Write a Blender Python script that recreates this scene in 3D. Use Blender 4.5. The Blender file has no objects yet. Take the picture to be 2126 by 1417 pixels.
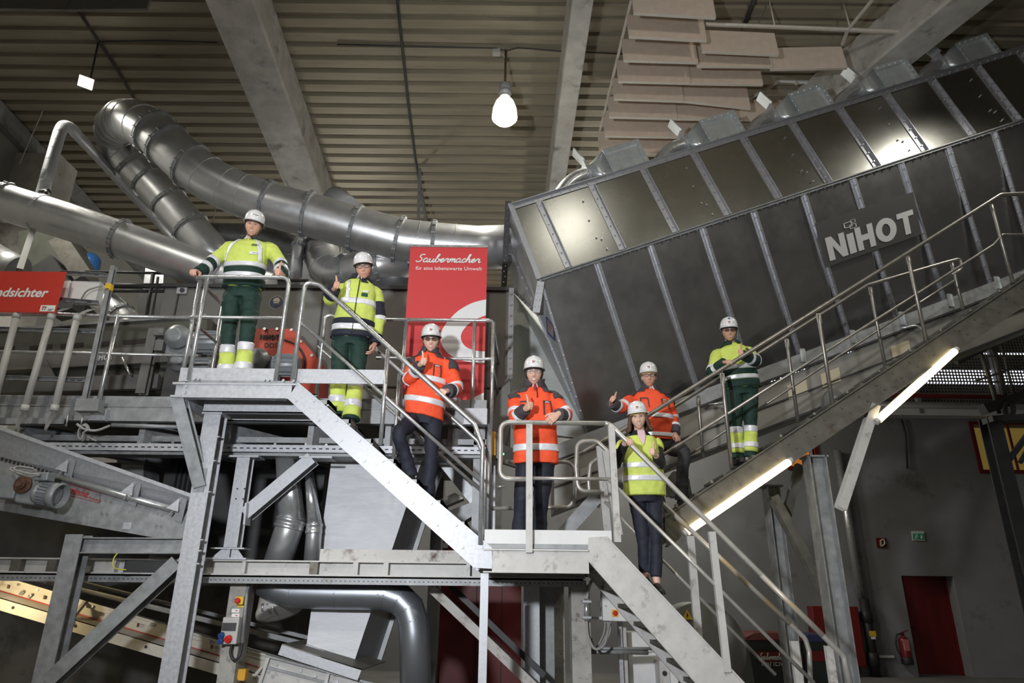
import bpy, bmesh, math, random
from mathutils import Vector as V, Matrix as M, Quaternion as Q
from math import sin, cos, pi, radians, sqrt, atan2
random.seed(7)
C = bpy.context.scene
COL = C.collection
# ------------------------------------------------------------------ camera
F_PX = 1417.3; CX = 1063.0; CY = 708.5
PITCH = radians(20.57); ROLL = radians(0.62)
CAM = V((0.0, 0.0, 1.65))
FW = V((0, cos(PITCH), sin(PITCH)))
U0 = V((0, -sin(PITCH), cos(PITCH)))
RT = V((1, 0, 0)) * cos(ROLL) + U0 * sin(ROLL)
UP = U0 * cos(ROLL) - V((1, 0, 0)) * sin(ROLL)
cam_data = bpy.data.cameras.new('camera'); cam = bpy.data.objects.new('camera', cam_data); COL.objects.link(cam)
cam_data.sensor_fit = 'HORIZONTAL'; cam_data.sensor_width = 36.0; cam_data.lens = 36.0 * F_PX / 2126.0
cam_data.clip_start = 0.05; cam_data.clip_end = 200
cam.matrix_world = M(((RT.x, UP.x, -FW.x, CAM.x), (RT.y, UP.y, -FW.y, CAM.y), (RT.z, UP.z, -FW.z, CAM.z), (0, 0, 0, 1)))
C.camera = cam
# ------------------------------------------------------------------ exposure
C.view_settings.view_transform = 'Standard'; C.view_settings.look = 'None'
C.view_settings.gamma = 1.0; C.view_settings.exposure = 0.0
try: C.view_settings.use_curve_mapping = False
except Exception: pass
# ------------------------------------------------------------------ world
wd = bpy.data.worlds.new('world'); C.world = wd; wd.use_nodes = True
wd.node_tree.nodes['Background'].inputs[0].default_value = (0.5, 0.55, 0.62, 1)
wd.node_tree.nodes['Background'].inputs[1].default_value = 0.10
# ------------------------------------------------------------------ lights
def add_light(name, kind, loc, power, color=(1, 1, 1), target=None, **kw):
    d = bpy.data.lights.new(name, kind); o = bpy.data.objects.new(name, d); COL.objects.link(o)
    o.location = loc; d.energy = power; d.color = color
    for k, v in kw.items(): setattr(d, k, v)
    if target is not None:
        o.rotation_euler = (V(target) - V(loc)).to_track_quat('-Z', 'Y').to_euler()
    return o
# the photographer's flash, on a stand left of the camera
add_light('flash', 'SPOT', (-1.8, 0.1, 2.85), 1500, (0.93, 0.96, 1.0), (0.0, 7.0, 3.7), shadow_soft_size=0.16, spot_size=radians(96), spot_blend=0.8)
# high bay lamps of the hall (the rest of the row that hangs behind and beside the camera)
HB = (1.0, 0.96, 0.84)
for i, (lx, ly) in enumerate([(-5.5, 1.5), (0.3, -3.5), (7.0, 7.0), (-5.6, -4.0), (7.5, -4.0), (1.2, 4.5), (0.4, 13.0), (-7.6, 8.5)]):  # the faintest is put there for a reflection on the housing's left panels
    add_light('hall_and_fill_light', 'SPOT', (lx, ly, 9.4 - 0.06 * ly), {1.2: 85, 7.0: 230}.get(lx, 500), HB, (lx, ly, 0), shadow_soft_size=0.5 if lx == 1.2 else 0.25, spot_size=radians(165), spot_blend=0.5)

add_light('hall_and_fill_light', 'POINT', (4.4, 2.6, 8.0), 210, HB, None, shadow_soft_size=0.25)  # added fill that brightens the acoustic baffles, not one of the row
for lx, ly, lz in ((-4.6, 16.3, 6.2), (3.0, 15.5, 6.2)):
    add_light('rear_fill', 'POINT', (lx, ly, lz), 260, (1.0, 0.96, 0.84), None, shadow_soft_size=0.3)  # fill lights added behind the machines to brighten the far roof

# ------------------------------------------------------------------ geometry helpers
def ray(px, py):
    return RT * ((px - CX) / F_PX) + UP * ((CY - py) / F_PX) + FW
def P(px, py, Y):
    d = ray(px, py); return CAM + d * ((Y - CAM.y) / d.y)
def PZ(px, py, Z):
    d = ray(px, py); return CAM + d * ((Z - CAM.z) / d.z)
def PX(px, py, X):
    d = ray(px, py); return CAM + d * ((X - CAM.x) / d.x)
ROOF0 = 11.31; ROOFS = 0.077
def roofz(Y): return ROOF0 - ROOFS * Y
def PR(px, py, drop=0.0):
    d = ray(px, py); t = (ROOF0 - drop - ROOFS * CAM.y - CAM.z) / (d.z + ROOFS * d.y); return CAM + d * t
def lerp(a, b, t): return a + (b - a) * t

class MB:
    """collects shapes into one mesh"""
    def __init__(s): s.v = []; s.f = []; s.m = []; s.s = []; s.mi = 0
    def add(s, vs, fs, smooth=False):
        n = len(s.v); s.v += [V(p) for p in vs]
        for f in fs: s.f.append([i + n for i in f]); s.m.append(s.mi); s.s.append(smooth)
        return s
    def box(s, c, size, rot=None):
        h = V(size) * 0.5; c = V(c); pts = []
        for z in (-1, 1):
            for x, y in ((-1, -1), (1, -1), (1, 1), (-1, 1)):
                p = V((x * h.x, y * h.y, z * h.z)); pts.append(c + (rot @ p if rot else p))
        return s.add(pts, [(3, 2, 1, 0), (4, 5, 6, 7), (0, 1, 5, 4), (1, 2, 6, 5), (2, 3, 7, 6), (3, 0, 4, 7)])
    def bb(s, lo, hi):
        lo = V(lo); hi = V(hi); return s.box((lo + hi) / 2, hi - lo)
    def prism(s, poly, vec):
        n = len(poly); vec = V(vec); a = [V(p) for p in poly]; b = [p + vec for p in a]
        return s.add(a + b, [list(range(n))[::-1], list(range(n, 2 * n))] + [(i, (i + 1) % n, (i + 1) % n + n, i + n) for i in range(n)])
    def frame(s, a, b, up):
        d = (b - a).normalized(); up = V(up); side = d.cross(up)
        if side.length < 1e-5: side = d.cross(V((0, 1, 0)))
        side.normalize(); u2 = side.cross(d); return d, side, u2
    def prof(s, a, b, poly, up=(0, 0, 1)):
        a = V(a); b = V(b); d, sd, u2 = s.frame(a, b, up)
        return s.prism([a + sd * u + u2 * w for u, w in poly], b - a)
    def bar(s, a, b, w, h, up=(0, 0, 1)):
        return s.prof(a, b, [(-w / 2, -h / 2), (w / 2, -h / 2), (w / 2, h / 2), (-w / 2, h / 2)], up)
    def ibeam(s, a, b, w, h, t=0.012, up=(0, 0, 1)):
        x = w / 2; y = h / 2; k = t * 0.5
        return s.prof(a, b, [(-x, -y), (x, -y), (x, -y + t), (k, -y + t), (k, y - t), (x, y - t), (x, y), (-x, y), (-x, y - t), (-k, y - t), (-k, -y + t), (-x, -y + t)], up)
    def channel(s, a, b, w, h, t=0.01, up=(0, 0, 1), flip=1):
        x = w * flip; y = h / 2; t2 = t * flip
        return s.prof(a, b, [(0, -y), (x, -y), (x, -y + t), (t2, -y + t), (t2, y - t), (x, y - t), (x, y), (0, y)], up)
    def angle(s, a, b, w, h, t=0.008, up=(0, 0, 1)):
        return s.prof(a, b, [(0, 0), (w, 0), (w, t), (t, t), (t, h), (0, h)], up)
    def tube(s, pts, r, seg=12, caps=True, smooth=True, closed=False):
        pts = [V(p) for p in pts]; n = len(pts); rr = r if isinstance(r, (list, tuple)) else [r] * n
        tang = []
        for i in range(n):
            if closed: t = (pts[(i + 1) % n] - pts[i - 1])
            elif i == 0: t = pts[1] - pts[0]
            elif i == n - 1: t = pts[-1] - pts[-2]
            else: t = (pts[i + 1] - pts[i]).normalized() + (pts[i] - pts[i - 1]).normalized()
            if t.length < 1e-9: t = V((0, 0, 1))
            tang.append(t.normalized())
        ref = V((0, 0, 1)) if abs(tang[0].z) < 0.9 else V((1, 0, 0))
        nx = tang[0].cross(ref).normalized(); vs = []
        for i in range(n):
            if i: 
                q = tang[i - 1].rotation_difference(tang[i]); nx = q @ nx
            nx = (nx - tang[i] * nx.dot(tang[i])).normalized(); ny = tang[i].cross(nx)
            k = 1.0
            if not closed and 0 < i < n - 1:
                c = max(0.5, tang[i].dot((pts[i + 1] - pts[i]).normalized())); k = 1.0
            for j in range(seg):
                a = 2 * pi * j / seg; vs.append(pts[i] + (nx * cos(a) + ny * sin(a)) * rr[i] * k)
        fs = []
        for i in range(n - 1 + (1 if closed else 0)):
            i2 = (i + 1) % n
            for j in range(seg):
                fs.append((i * seg + j, i * seg + (j + 1) % seg, i2 * seg + (j + 1) % seg, i2 * seg + j))
        s.add(vs, fs, smooth)
        if caps and not closed:
            s.add(vs[:seg], [list(range(seg))[::-1]]); s.add(vs[-seg:], [list(range(seg))])
        return s
    def cyl(s, a, b, r, seg=16, smooth=True): return s.tube([a, b], r, seg, True, smooth)
    def lathe(s, o, axis, prof, seg=24, smooth=True):
        o = V(o); axis = V(axis).normalized()
        ref = V((0, 0, 1)) if abs(axis.z) < 0.9 else V((1, 0, 0))
        nx = axis.cross(ref).normalized(); ny = axis.cross(nx); vs = []
        for r, h in prof:
            for j in range(seg):
                a = 2 * pi * j / seg; vs.append(o + axis * h + (nx * cos(a) + ny * sin(a)) * max(r, 1e-4))
        fs = []
        for i in range(len(prof) - 1):
            for j in range(seg): fs.append((i * seg + j, i * seg + (j + 1) % seg, (i + 1) * seg + (j + 1) % seg, (i + 1) * seg + j))
        s.add(vs, fs, smooth)
        s.add(vs[:seg], [list(range(seg))[::-1]]); s.add(vs[-seg:], [list(range(seg))])
        return s
    def sph(s, c, r, seg=16, rings=10, rot=None):
        c = V(c); r = V(r) if hasattr(r, '__len__') else V((r, r, r)); vs = []; fs = []
        for i in range(rings + 1):
            a = -pi / 2 + pi * i / rings
            for j in range(seg):
                b = 2 * pi * j / seg; p = V((r.x * cos(a) * cos(b), r.y * cos(a) * sin(b), r.z * sin(a))); vs.append(c + (rot @ p if rot else p))
        for i in range(rings):
            for j in range(seg): fs.append((i * seg + j, i * seg + (j + 1) % seg, (i + 1) * seg + (j + 1) % seg, (i + 1) * seg + j))
        return s.add(vs, fs, True)
    def bolts(s, pts, n, r=0.012, h=0.012):
        n = V(n).normalized()
        for p in pts: s.tube([V(p), V(p) + n * h], r, 6, True, False)
        return s
    def rows(s, rings, caps=True, smooth=True):
        k = len(rings[0]); vs = [p for r in rings for p in r]; fs = []
        for i in range(len(rings) - 1):
            for j in range(k): fs.append((i * k + j, i * k + (j + 1) % k, (i + 1) * k + (j + 1) % k, (i + 1) * k + j))
        s.add(vs, fs, smooth)
        if caps: s.add(rings[0], [list(range(k))[::-1]], smooth); s.add(rings[-1], [list(range(k))], smooth)
        return s
    def build(s, name, mat, parent=None, origin=None, bevel=0.0):
        bm = bmesh.new(); bvs = [bm.verts.new(p) for p in s.v]
        for f, mi, sm in zip(s.f, s.m, s.s):
            try: bf = bm.faces.new([bvs[i] for i in f])
            except ValueError: continue
            bf.material_index = mi; bf.smooth = sm
        bmesh.ops.remove_doubles(bm, verts=bm.verts, dist=1e-5)
        bmesh.ops.dissolve_degenerate(bm, dist=1e-6, edges=bm.edges)
        bmesh.ops.recalc_face_normals(bm, faces=bm.faces)
        me = bpy.data.meshes.new(name); 
        if parent is not None: off = WL[parent.name]
        elif origin is not None: off = V(origin)
        else:
            xs = [v.co for v in bm.verts]; off = V(((min(p.x for p in xs) + max(p.x for p in xs)) / 2, (min(p.y for p in xs) + max(p.y for p in xs)) / 2, min(p.z for p in xs)))
        bmesh.ops.translate(bm, verts=bm.verts, vec=-off)
        bm.to_mesh(me); bm.free()
        for mm in (mat if isinstance(mat, (list, tuple)) else [mat]): me.materials.append(mm)
        return link(me, name, parent, off, bevel)
WL = {}
def link(me, name, parent, off, bevel=0.0):
    o = bpy.data.objects.new(name, me); COL.objects.link(o); WL[o.name] = V(off)
    if parent is not None: o.parent = parent
    else: o.location = off
    if bevel:
        b = o.modifiers.new('bevel', 'BEVEL'); b.width = bevel; b.segments = 2; b.limit_method = 'ANGLE'; b.angle_limit = radians(40)
    return o
def tag(o, label=None, cat=None, group=None, kind=None):
    if label: o['label'] = label
    if cat: o['category'] = cat
    if group: o['group'] = group
    if kind or label: o['kind'] = kind or 'thing'
    return o
def thing(name, label, cat, loc, group=None):
    o = bpy.data.objects.new(name, None); COL.objects.link(o); o.location = V(loc); o.empty_display_size = 0.1
    WL[o.name] = V(loc); return tag(o, label, cat, group)
def struct(o): o['kind'] = 'structure'; return o
def dup(root, loc, label=None, rot=None):
    r = root.copy(); COL.objects.link(r); r.location = V(loc); WL[r.name] = V(loc)
    if rot is not None: r.rotation_euler = rot
    if label: r['label'] = label
    for ch in list(root.children):
        c = ch.copy(); COL.objects.link(c); c.parent = r
        for g in list(ch.children):
            d = g.copy(); COL.objects.link(d); d.parent = c
    return r
def smooth_path(ctrl, n=8):
    """Catmull-Rom through the control points"""
    p = [V(c) for c in ctrl]; p = [p[0] * 2 - p[1]] + p + [p[-1] * 2 - p[-2]]; out = []
    for i in range(1, len(p) - 2):
        for k in range(n):
            t = k / n; t2 = t * t; t3 = t2 * t
            out.append(0.5 * ((2 * p[i]) + (p[i + 1] - p[i - 1]) * t + (2 * p[i - 1] - 5 * p[i] + 4 * p[i + 1] - p[i + 2]) * t2 + (3 * p[i] - p[i - 1] - 3 * p[i + 1] + p[i + 2]) * t3))
    out.append(p[-2]); return out
def fillet(pts, r, n=6):
    """polyline with rounded corners"""
    pts = [V(p) for p in pts]; out = [pts[0]]
    for i in range(1, len(pts) - 1):
        a, b, c = pts[i - 1], pts[i], pts[i + 1]; u = (a - b); w = (c - b); lu, lw = u.length, w.length
        u.normalize(); w.normalize(); ang = u.angle(w); k = min(r / max(math.tan(ang / 2), 1e-3), lu * 0.48, lw * 0.48)
        p0 = b + u * k; p1 = b + w * k
        for j in range(n + 1):
            t = j / n; out.append(p0 * (1 - t) ** 2 + b * 2 * t * (1 - t) + p1 * t * t)
    out.append(pts[-1]); return out
def text_mesh(body, size, extrude=0.002, shear=0.0, offset=0.0, align='CENTER', spacing=1.0, condense=1.0):
    cu = bpy.data.curves.new('lettering', 'FONT'); cu.body = body; cu.size = size; cu.extrude = extrude; cu.shear = shear; cu.offset = offset
    cu.align_x = align; cu.align_y = 'CENTER'; cu.space_character = spacing; cu.resolution_u = 3
    t = bpy.data.objects.new('lettering', cu); COL.objects.link(t)
    dg = bpy.context.evaluated_depsgraph_get(); me = bpy.data.meshes.new_from_object(t.evaluated_get(dg)); bpy.data.objects.remove(t); bpy.data.curves.remove(cu)
    for v in me.vertices: v.co.x *= condense
    return me
def put_text(body, size, origin, xdir, updir, mat, parent, name='lettering', **kw):
    me = text_mesh(body, size, **kw); x = V(xdir).normalized(); u = V(updir); z = x.cross(u).normalized(); y = z.cross(x)
    R_ = M((x, y, z)).transposed(); off = WL[parent.name] if parent is not None else V(origin)
    for v in me.vertices: v.co = R_ @ v.co + V(origin) - off
    me.materials.clear(); me.materials.append(mat)
    return link(me, name, parent, off)

# ------------------------------------------------------------------ materials
MATS = {}
def mat(name, color, rough=0.6, metal=0.0, var=0.0, scale=6.0, bump=0.0, bscale=40.0, dirt=None, dirt_amt=0.0, dirt_scale=3.0, spec=0.5, stretch=None, alpha=None, trans=0.0, coat=0.0, rvar=0.0):
    m = bpy.data.materials.new(name); m.use_nodes = True; nt = m.node_tree; b = nt.nodes['Principled BSDF']
    col = (*color, 1) if len(color) == 3 else color
    b.inputs['Base Color'].default_value = col; b.inputs['Roughness'].default_value = rough; b.inputs['Metallic'].default_value = metal
    b.inputs['Specular IOR Level'].default_value = spec
    if coat: b.inputs['Coat Weight'].default_value = coat
    if trans: b.inputs['Transmission Weight'].default_value = trans
    tc = nt.nodes.new('ShaderNodeTexCoord'); src = tc.outputs['Object']
    if stretch:
        mp = nt.nodes.new('ShaderNodeMapping'); mp.inputs['Scale'].default_value = stretch; nt.links.new(src, mp.inputs[0]); src = mp.outputs[0]
    last = None
    if var:
        n = nt.nodes.new('ShaderNodeTexNoise'); n.inputs['Scale'].default_value = scale; n.inputs['Detail'].default_value = 6; n.inputs['Roughness'].default_value = 0.62
        nt.links.new(src, n.inputs['Vector']); r = nt.nodes.new('ShaderNodeValToRGB')
        r.color_ramp.elements[0].position = 0.3; r.color_ramp.elements[1].position = 0.72
        r.color_ramp.elements[0].color = tuple(c * (1 - var) for c in col[:3]) + (1,)
        r.color_ramp.elements[1].color = tuple(min(1, c * (1 + var)) for c in col[:3]) + (1,)
        nt.links.new(n.outputs['Fac'], r.inputs[0]); last = r.outputs[0]
        if rvar:
            mr = nt.nodes.new('ShaderNodeMapRange'); mr.inputs['To Min'].default_value = rough - rvar; mr.inputs['To Max'].default_value = rough + rvar
            mr.inputs['From Min'].default_value = 0.3; mr.inputs['From Max'].default_value = 0.7
            nt.links.new(n.outputs['Fac'], mr.inputs['Value']); nt.links.new(mr.outputs[0], b.inputs['Roughness'])
    if dirt is not None:
        n2 = nt.nodes.new('ShaderNodeTexNoise'); n2.inputs['Scale'].default_value = dirt_scale; n2.inputs['Detail'].default_value = 8; n2.inputs['Roughness'].default_value = 0.7
        nt.links.new(src, n2.inputs['Vector']); r2 = nt.nodes.new('ShaderNodeValToRGB')
        r2.color_ramp.elements[0].position = 0.62 - dirt_amt; r2.color_ramp.elements[1].position = 0.74 - dirt_amt * 0.5
        mx = nt.nodes.new('ShaderNodeMixRGB'); nt.links.new(n2.outputs['Fac'], r2.inputs[0]); nt.links.new(r2.outputs[0], mx.inputs[0])
        if last is not None: nt.links.new(last, mx.inputs[1])
        else: mx.inputs[1].default_value = col
        mx.inputs[2].default_value = (*dirt, 1); last = mx.outputs[0]
    if last is not None: nt.links.new(last, b.inputs['Base Color'])
    if bump:
        n3 = nt.nodes.new('ShaderNodeTexNoise'); n3.inputs['Scale'].default_value = bscale; n3.inputs['Detail'].default_value = 4
        nt.links.new(src, n3.inputs['Vector']); bp = nt.nodes.new('ShaderNodeBump'); bp.inputs['Strength'].default_value = bump; bp.inputs['Distance'].default_value = 0.02
        nt.links.new(n3.outputs['Fac'], bp.inputs['Height']); nt.links.new(bp.outputs[0], b.inputs['Normal'])
    MATS[name] = m; return m
def glow(name, color, strength):
    m = bpy.data.materials.new(name); m.use_nodes = True; b = m.node_tree.nodes['Principled BSDF']
    b.inputs['Base Color'].default_value = (*color, 1); b.inputs['Emission Color'].default_value = (*color, 1); b.inputs['Emission Strength'].default_value = strength
    MATS[name] = m; return m
galv = mat('galvanised_steel', (0.45, 0.46, 0.49), 0.50, 0.40, 0.14, 30, 0.02, 60, rvar=0.08)
galv_dull = mat('weathered_galvanised_steel', (0.29, 0.30, 0.31), 0.55, 0.4, 0.25, 9, 0.03, 60, dirt=(0.2, 0.19, 0.17), dirt_amt=0.05, rvar=0.1)
galv_tube = mat('galvanised_tube', (0.56, 0.57, 0.58), 0.30, 0.75, 0.06, 20, rvar=0.08)
duct_m = mat('duct_sheet_steel', (0.60, 0.605, 0.62), 0.36, 0.78, 0.08, 5, rvar=0.05)
duct_dark = mat('dull_duct_steel', (0.30, 0.31, 0.33), 0.38, 0.8, 0.12, 5, rvar=0.05)
cham_m = mat('galvanised_housing_sheet', (0.40, 0.40, 0.405), 0.30, 0.95, 0.05, 3, 0.01, 120, rvar=0.03)
cham_up = mat('galvanised_upper_sheet', (0.36, 0.36, 0.34), 0.27, 0.97, 0.05, 3, 0.01, 120, rvar=0.012)
zinc = mat('bright_zinc_sheet', (0.60, 0.64, 0.66), 0.32, 0.6, 0.10, 8, rvar=0.06)
seam_m = mat('seam_strip_steel', (0.50, 0.51, 0.55), 0.4, 0.85, 0.1, 20)
bolt_m = mat('bolt_steel', (0.6, 0.6, 0.62), 0.35, 0.9)
grey_p = mat('grey_machine_paint', (0.155, 0.155, 0.148), 0.5, 0.0, 0.10, 5, 0.02, 80)
grey_olive = mat('olive_grey_machine_paint', (0.075, 0.078, 0.065), 0.55, 0.0, 0.2, 4, 0.02, 80)
grey_dark = mat('dark_steel', (0.05, 0.05, 0.052), 0.55, 0.2, 0.2, 5)
grey_motor = mat('grey_motor_paint', (0.23, 0.245, 0.26), 0.4, 0.1, 0.12, 12)
light_p = mat('light_grey_paint', (0.50, 0.49, 0.475), 0.5, 0.05, 0.10, 9, dirt=(0.24, 0.21, 0.18), dirt_amt=0.05, dirt_scale=7)
white_p = mat('off_white_paint', (0.68, 0.68, 0.68), 0.45, 0.0, 0.05, 8)
cream_p = mat('cream_conveyor_paint', (0.52, 0.50, 0.45), 0.5, 0.0, 0.1, 5, dirt=(0.25, 0.2, 0.14), dirt_amt=0.03, dirt_scale=4)
dirty_steel = mat('dirty_brown_steel', (0.15, 0.143, 0.125), 0.55, 0.5, 0.25, 7, dirt=(0.10, 0.075, 0.05), dirt_amt=0.05, dirt_scale=5)
rail_old = mat('worn_rail_steel', (0.36, 0.34, 0.31), 0.38, 0.8, 0.2, 12, dirt=(0.16, 0.12, 0.09), dirt_amt=0.04, dirt_scale=20)
rail_lower = mat('scratched_painted_rail', (0.50, 0.48, 0.45), 0.35, 0.5, 0.15, 12, dirt=(0.16, 0.11, 0.08), dirt_amt=0.02, dirt_scale=25)
rail_yellow = mat('worn_yellow_rail_paint', (0.50, 0.48, 0.45), 0.4, 0.3, 0.1, 12, dirt=(0.55, 0.36, 0.10), dirt_amt=0.16, dirt_scale=3.0)
conc = mat('concrete', (0.47, 0.455, 0.43), 0.85, 0.0, 0.22, 3, 0.08, 30, dirt=(0.17, 0.16, 0.14), dirt_amt=0.06, dirt_scale=2.0)
conc_col = mat('stained_concrete_column', (0.36, 0.345, 0.32), 0.85, 0.0, 0.2, 5, 0.08, 40, dirt=(0.12, 0.10, 0.08), dirt_amt=0.08, dirt_scale=12)
plaster = mat('grey_plaster_wall', (0.20, 0.20, 0.207), 0.9, 0.0, 0.10, 1.2, 0.05, 60, dirt=(0.10, 0.098, 0.095), dirt_amt=0.04, dirt_scale=0.8)
wall_light = mat('pale_concrete_wall', (0.33, 0.325, 0.31), 0.9, 0.0, 0.08, 2, 0.04, 30)
floor_m = mat('dark_floor_screed', (0.16, 0.155, 0.15), 0.8, 0.0, 0.25, 1.5, 0.05, 20)
deck_m = mat('roof_deck_sheet', (0.30, 0.265, 0.20), 0.5, 0.25, 0.16, 2.5, dirt=(0.16, 0.13, 0.10), dirt_amt=0.02, dirt_scale=4, stretch=(0.25, 3, 1))
baffle_m = mat('beige_acoustic_board', (0.66, 0.55, 0.46), 0.9, 0.0, 0.08, 8, 0.06, 90)
baffle_edge = mat('acoustic_board_edge', (0.62, 0.58, 0.52), 0.6)
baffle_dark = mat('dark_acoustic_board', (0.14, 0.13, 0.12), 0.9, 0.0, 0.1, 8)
rail_white = mat('white_grid_rail', (0.62, 0.58, 0.53), 0.5, 0.1, 0.1, 10)
red_sign = mat('red_sign_panel', (0.55, 0.035, 0.02), 0.45, 0.0, 0.05, 10)
banner_red = mat('red_banner_fabric', (0.60, 0.045, 0.05), 0.6, 0.0, 0.03, 8)
banner_white = mat('white_banner_print', (0.72, 0.72, 0.74), 0.6)
letter_white = mat('white_lettering', (0.78, 0.78, 0.78), 0.5)
letter_grey = mat('light_grey_lettering', (0.55, 0.55, 0.55), 0.5, 0.1)
letter_black = mat('black_lettering', (0.02, 0.015, 0.015), 0.6)
orange_red = mat('orange_red_guard_paint', (0.50, 0.06, 0.03), 0.45, 0.0, 0.08, 8)
dark_red = mat('dark_red_door_paint', (0.13, 0.007, 0.008), 0.5, 0.0, 0.12, 3)
red_gloss = mat('red_gloss_paint', (0.15, 0.013, 0.011), 0.3)
yellow_p = mat('yellow_plastic', (0.75, 0.48, 0.03), 0.45)
yellow_o = mat('orange_yellow_housing', (0.70, 0.36, 0.03), 0.45)
red_btn = mat('red_button_plastic', (0.6, 0.02, 0.02), 0.35)
blue_pl = mat('blue_plastic', (0.02, 0.06, 0.22), 0.4)
blue_tank = mat('blue_tank_paint', (0.03, 0.12, 0.34), 0.3, 0.0, 0.1, 4)
black_r = mat('black_rubber', (0.02, 0.02, 0.022), 0.55)
cable_m = mat('grey_cable', (0.34, 0.33, 0.32), 0.5)
pvc = mat('grey_conduit', (0.46, 0.45, 0.43), 0.4)
rust = mat('rusty_steel', (0.13, 0.07, 0.045), 0.7, 0.4, 0.3, 15)
beige_plate = mat('beige_access_plate', (0.52, 0.46, 0.33), 0.5)
green_sign = mat('green_sign_paint', (0.0, 0.16, 0.06), 0.5)
bin_m = mat('dark_green_bin_plastic', (0.018, 0.024, 0.02), 0.5)
bin_lid = mat('dark_red_bin_lid', (0.11, 0.016, 0.012), 0.5)
sign_blue = mat('blue_sign_print', (0.01, 0.03, 0.12), 0.5)
cream_sign = mat('cream_sign_print', (0.62, 0.58, 0.45), 0.5)
room_y = glow('lit_yellow_room', (0.50, 0.34, 0.08), 0.2)
room_o = glow('lit_orange_room', (0.75, 0.25, 0.05), 0.45)
tube_glow = glow('warm_tube_light', (1.0, 0.80, 0.42), 9.0)
shade_glow = glow('glowing_lamp_shade', (1.0, 0.95, 0.66), 2.2)
lamp_glow = glow('high_bay_lamp_glow', (1.0, 0.96, 0.70), 30.0)
flood_glow = glow('floodlight_glow', (1.0, 0.95, 0.80), 45.0)
yg_cable = mat('yellow_green_cable', (0.55, 0.5, 0.05), 0.5)
# ================================================================== SETTING
YB = 17.9; XL = -10.0; XRW = 17.0; YF = -8.0
# floor
b = MB().bb((XL - 0.3, YF - 0.3, -0.2), (XRW + 0.3, YB + 1.2, 0)); struct(b.build('floor', floor_m))
# corrugated roof deck, ribs across the hall
def build_ceiling():
    prof = []; y = YF - 0.2
    while y < YB + 0.8:
        for dy, dz in ((0, 0), (0.172, 0), (0.192, 0.063), (0.267, 0.063)):
            prof.append((y + dy, roofz(y + dy) + dz))
        y += 0.2875
    vs = []; fs = []
    for (yy, zz) in prof: vs += [(XL - 0.3, yy, zz), (XRW + 0.3, yy, zz)]
    for i in range(len(prof) - 1): fs.append((2 * i, 2 * i + 1, 2 * i + 3, 2 * i + 2))
    n = len(vs); k = len(prof)
    for (yy, zz) in prof: vs += [(XL - 0.3, yy, zz + 0.25), (XRW + 0.3, yy, zz + 0.25)]
    for i in range(k - 1): fs.append((n + 2 * i, n + 2 * i + 2, n + 2 * i + 3, n + 2 * i + 1))
    fs += [(0, 1, n + 1, n), (2 * k - 2, n + 2 * k - 2, n + 2 * k - 1, 2 * k - 1)]
    for e in (0, 1):
        for i in range(k - 1): fs.append((2 * i + e, 2 * i + 2 + e, n + 2 * i + 2 + e, n + 2 * i + e))
    struct(MB().add(vs, fs).build('ceiling', deck_m))
build_ceiling()
# walls behind and beside the camera
struct(MB().bb((XL - 0.3, YF - 0.3, 0), (XRW + 0.3, YF, 12.2)).build('wall_front', plaster))
struct(MB().bb((XRW, YF, 0), (XRW + 0.3, YB + 0.3, 12.2)).build('wall_right', plaster))
struct(MB().bb((XL - 0.3, YF, 0), (XL, YB + 0.3, 12.2)).build('wall_left', wall_light))
# back wall with the door opening and the lit room window
DX0 = P(1871, 1195, YB).x; DX1 = P(1979, 1195, YB).x; DZ = P(1930, 1195, YB).z
WX0 = P(2029, 930, YB).x; WX1 = XRW - 0.5; WZ0 = P(2060, 975, YB).z; WZ1 = P(2060, 882, YB).z
OX0 = P(1640, 950, YB).x; OX1 = P(1692, 950, YB).x; OZ0 = P(1660, 968, YB).z; OZ1 = P(1660, 915, YB).z
def back_wall():
    m = MB(); T = 0.4
    xs = sorted([XL, OX0, OX1, DX0, DX1, WX0, WX1, XRW]); zs = sorted([0, DZ, OZ0, OZ1, WZ0, WZ1, 10.2])
    for i in range(len(xs) - 1):
        for j in range(len(zs) - 1):
            cx = (xs[i] + xs[i + 1]) / 2; cz = (zs[j] + zs[j + 1]) / 2
            if DX0 < cx < DX1 and cz < DZ: continue
            if WX0 < cx < WX1 and WZ0 < cz < WZ1: continue
            if OX0 < cx < OX1 and OZ0 < cz < OZ1: continue
            m.bb((xs[i], YB, zs[j]), (xs[i + 1], YB + T, zs[j + 1]))
    struct(m.build('wall_back', plaster))
back_wall()
# red door in its deep reveal
d = thing('door_1', 'dark red steel door set deep in the grey wall beside the fire extinguisher', 'door', ((DX0 + DX1) / 2, YB + 0.4, 0)); struct(d)
MB().bb((DX0 + 0.02, YB + 0.36, 0.02), (DX1 - 0.02, YB + 0.42, DZ - 0.02)).build('door_leaf', dark_red, d, bevel=0.006)
m = MB()
for a, c in (((DX0, YB + 0.33, 0), (DX0 + 0.05, YB + 0.40, DZ)), ((DX1 - 0.05, YB + 0.33, 0), (DX1, YB + 0.40, DZ)), ((DX0, YB + 0.33, DZ - 0.05), (DX1, YB + 0.40, DZ))): m.bb(a, c)
m.build('door_frame', dark_red, d)
MB().cyl((DX0 + 0.12, YB + 0.30, 1.05), (DX0 + 0.12, YB + 0.36, 1.05), 0.012).cyl((DX0 + 0.12, YB + 0.30, 1.05), (DX0 + 0.25, YB + 0.30, 1.05), 0.011).build('door_handle', black_r, d)
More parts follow.
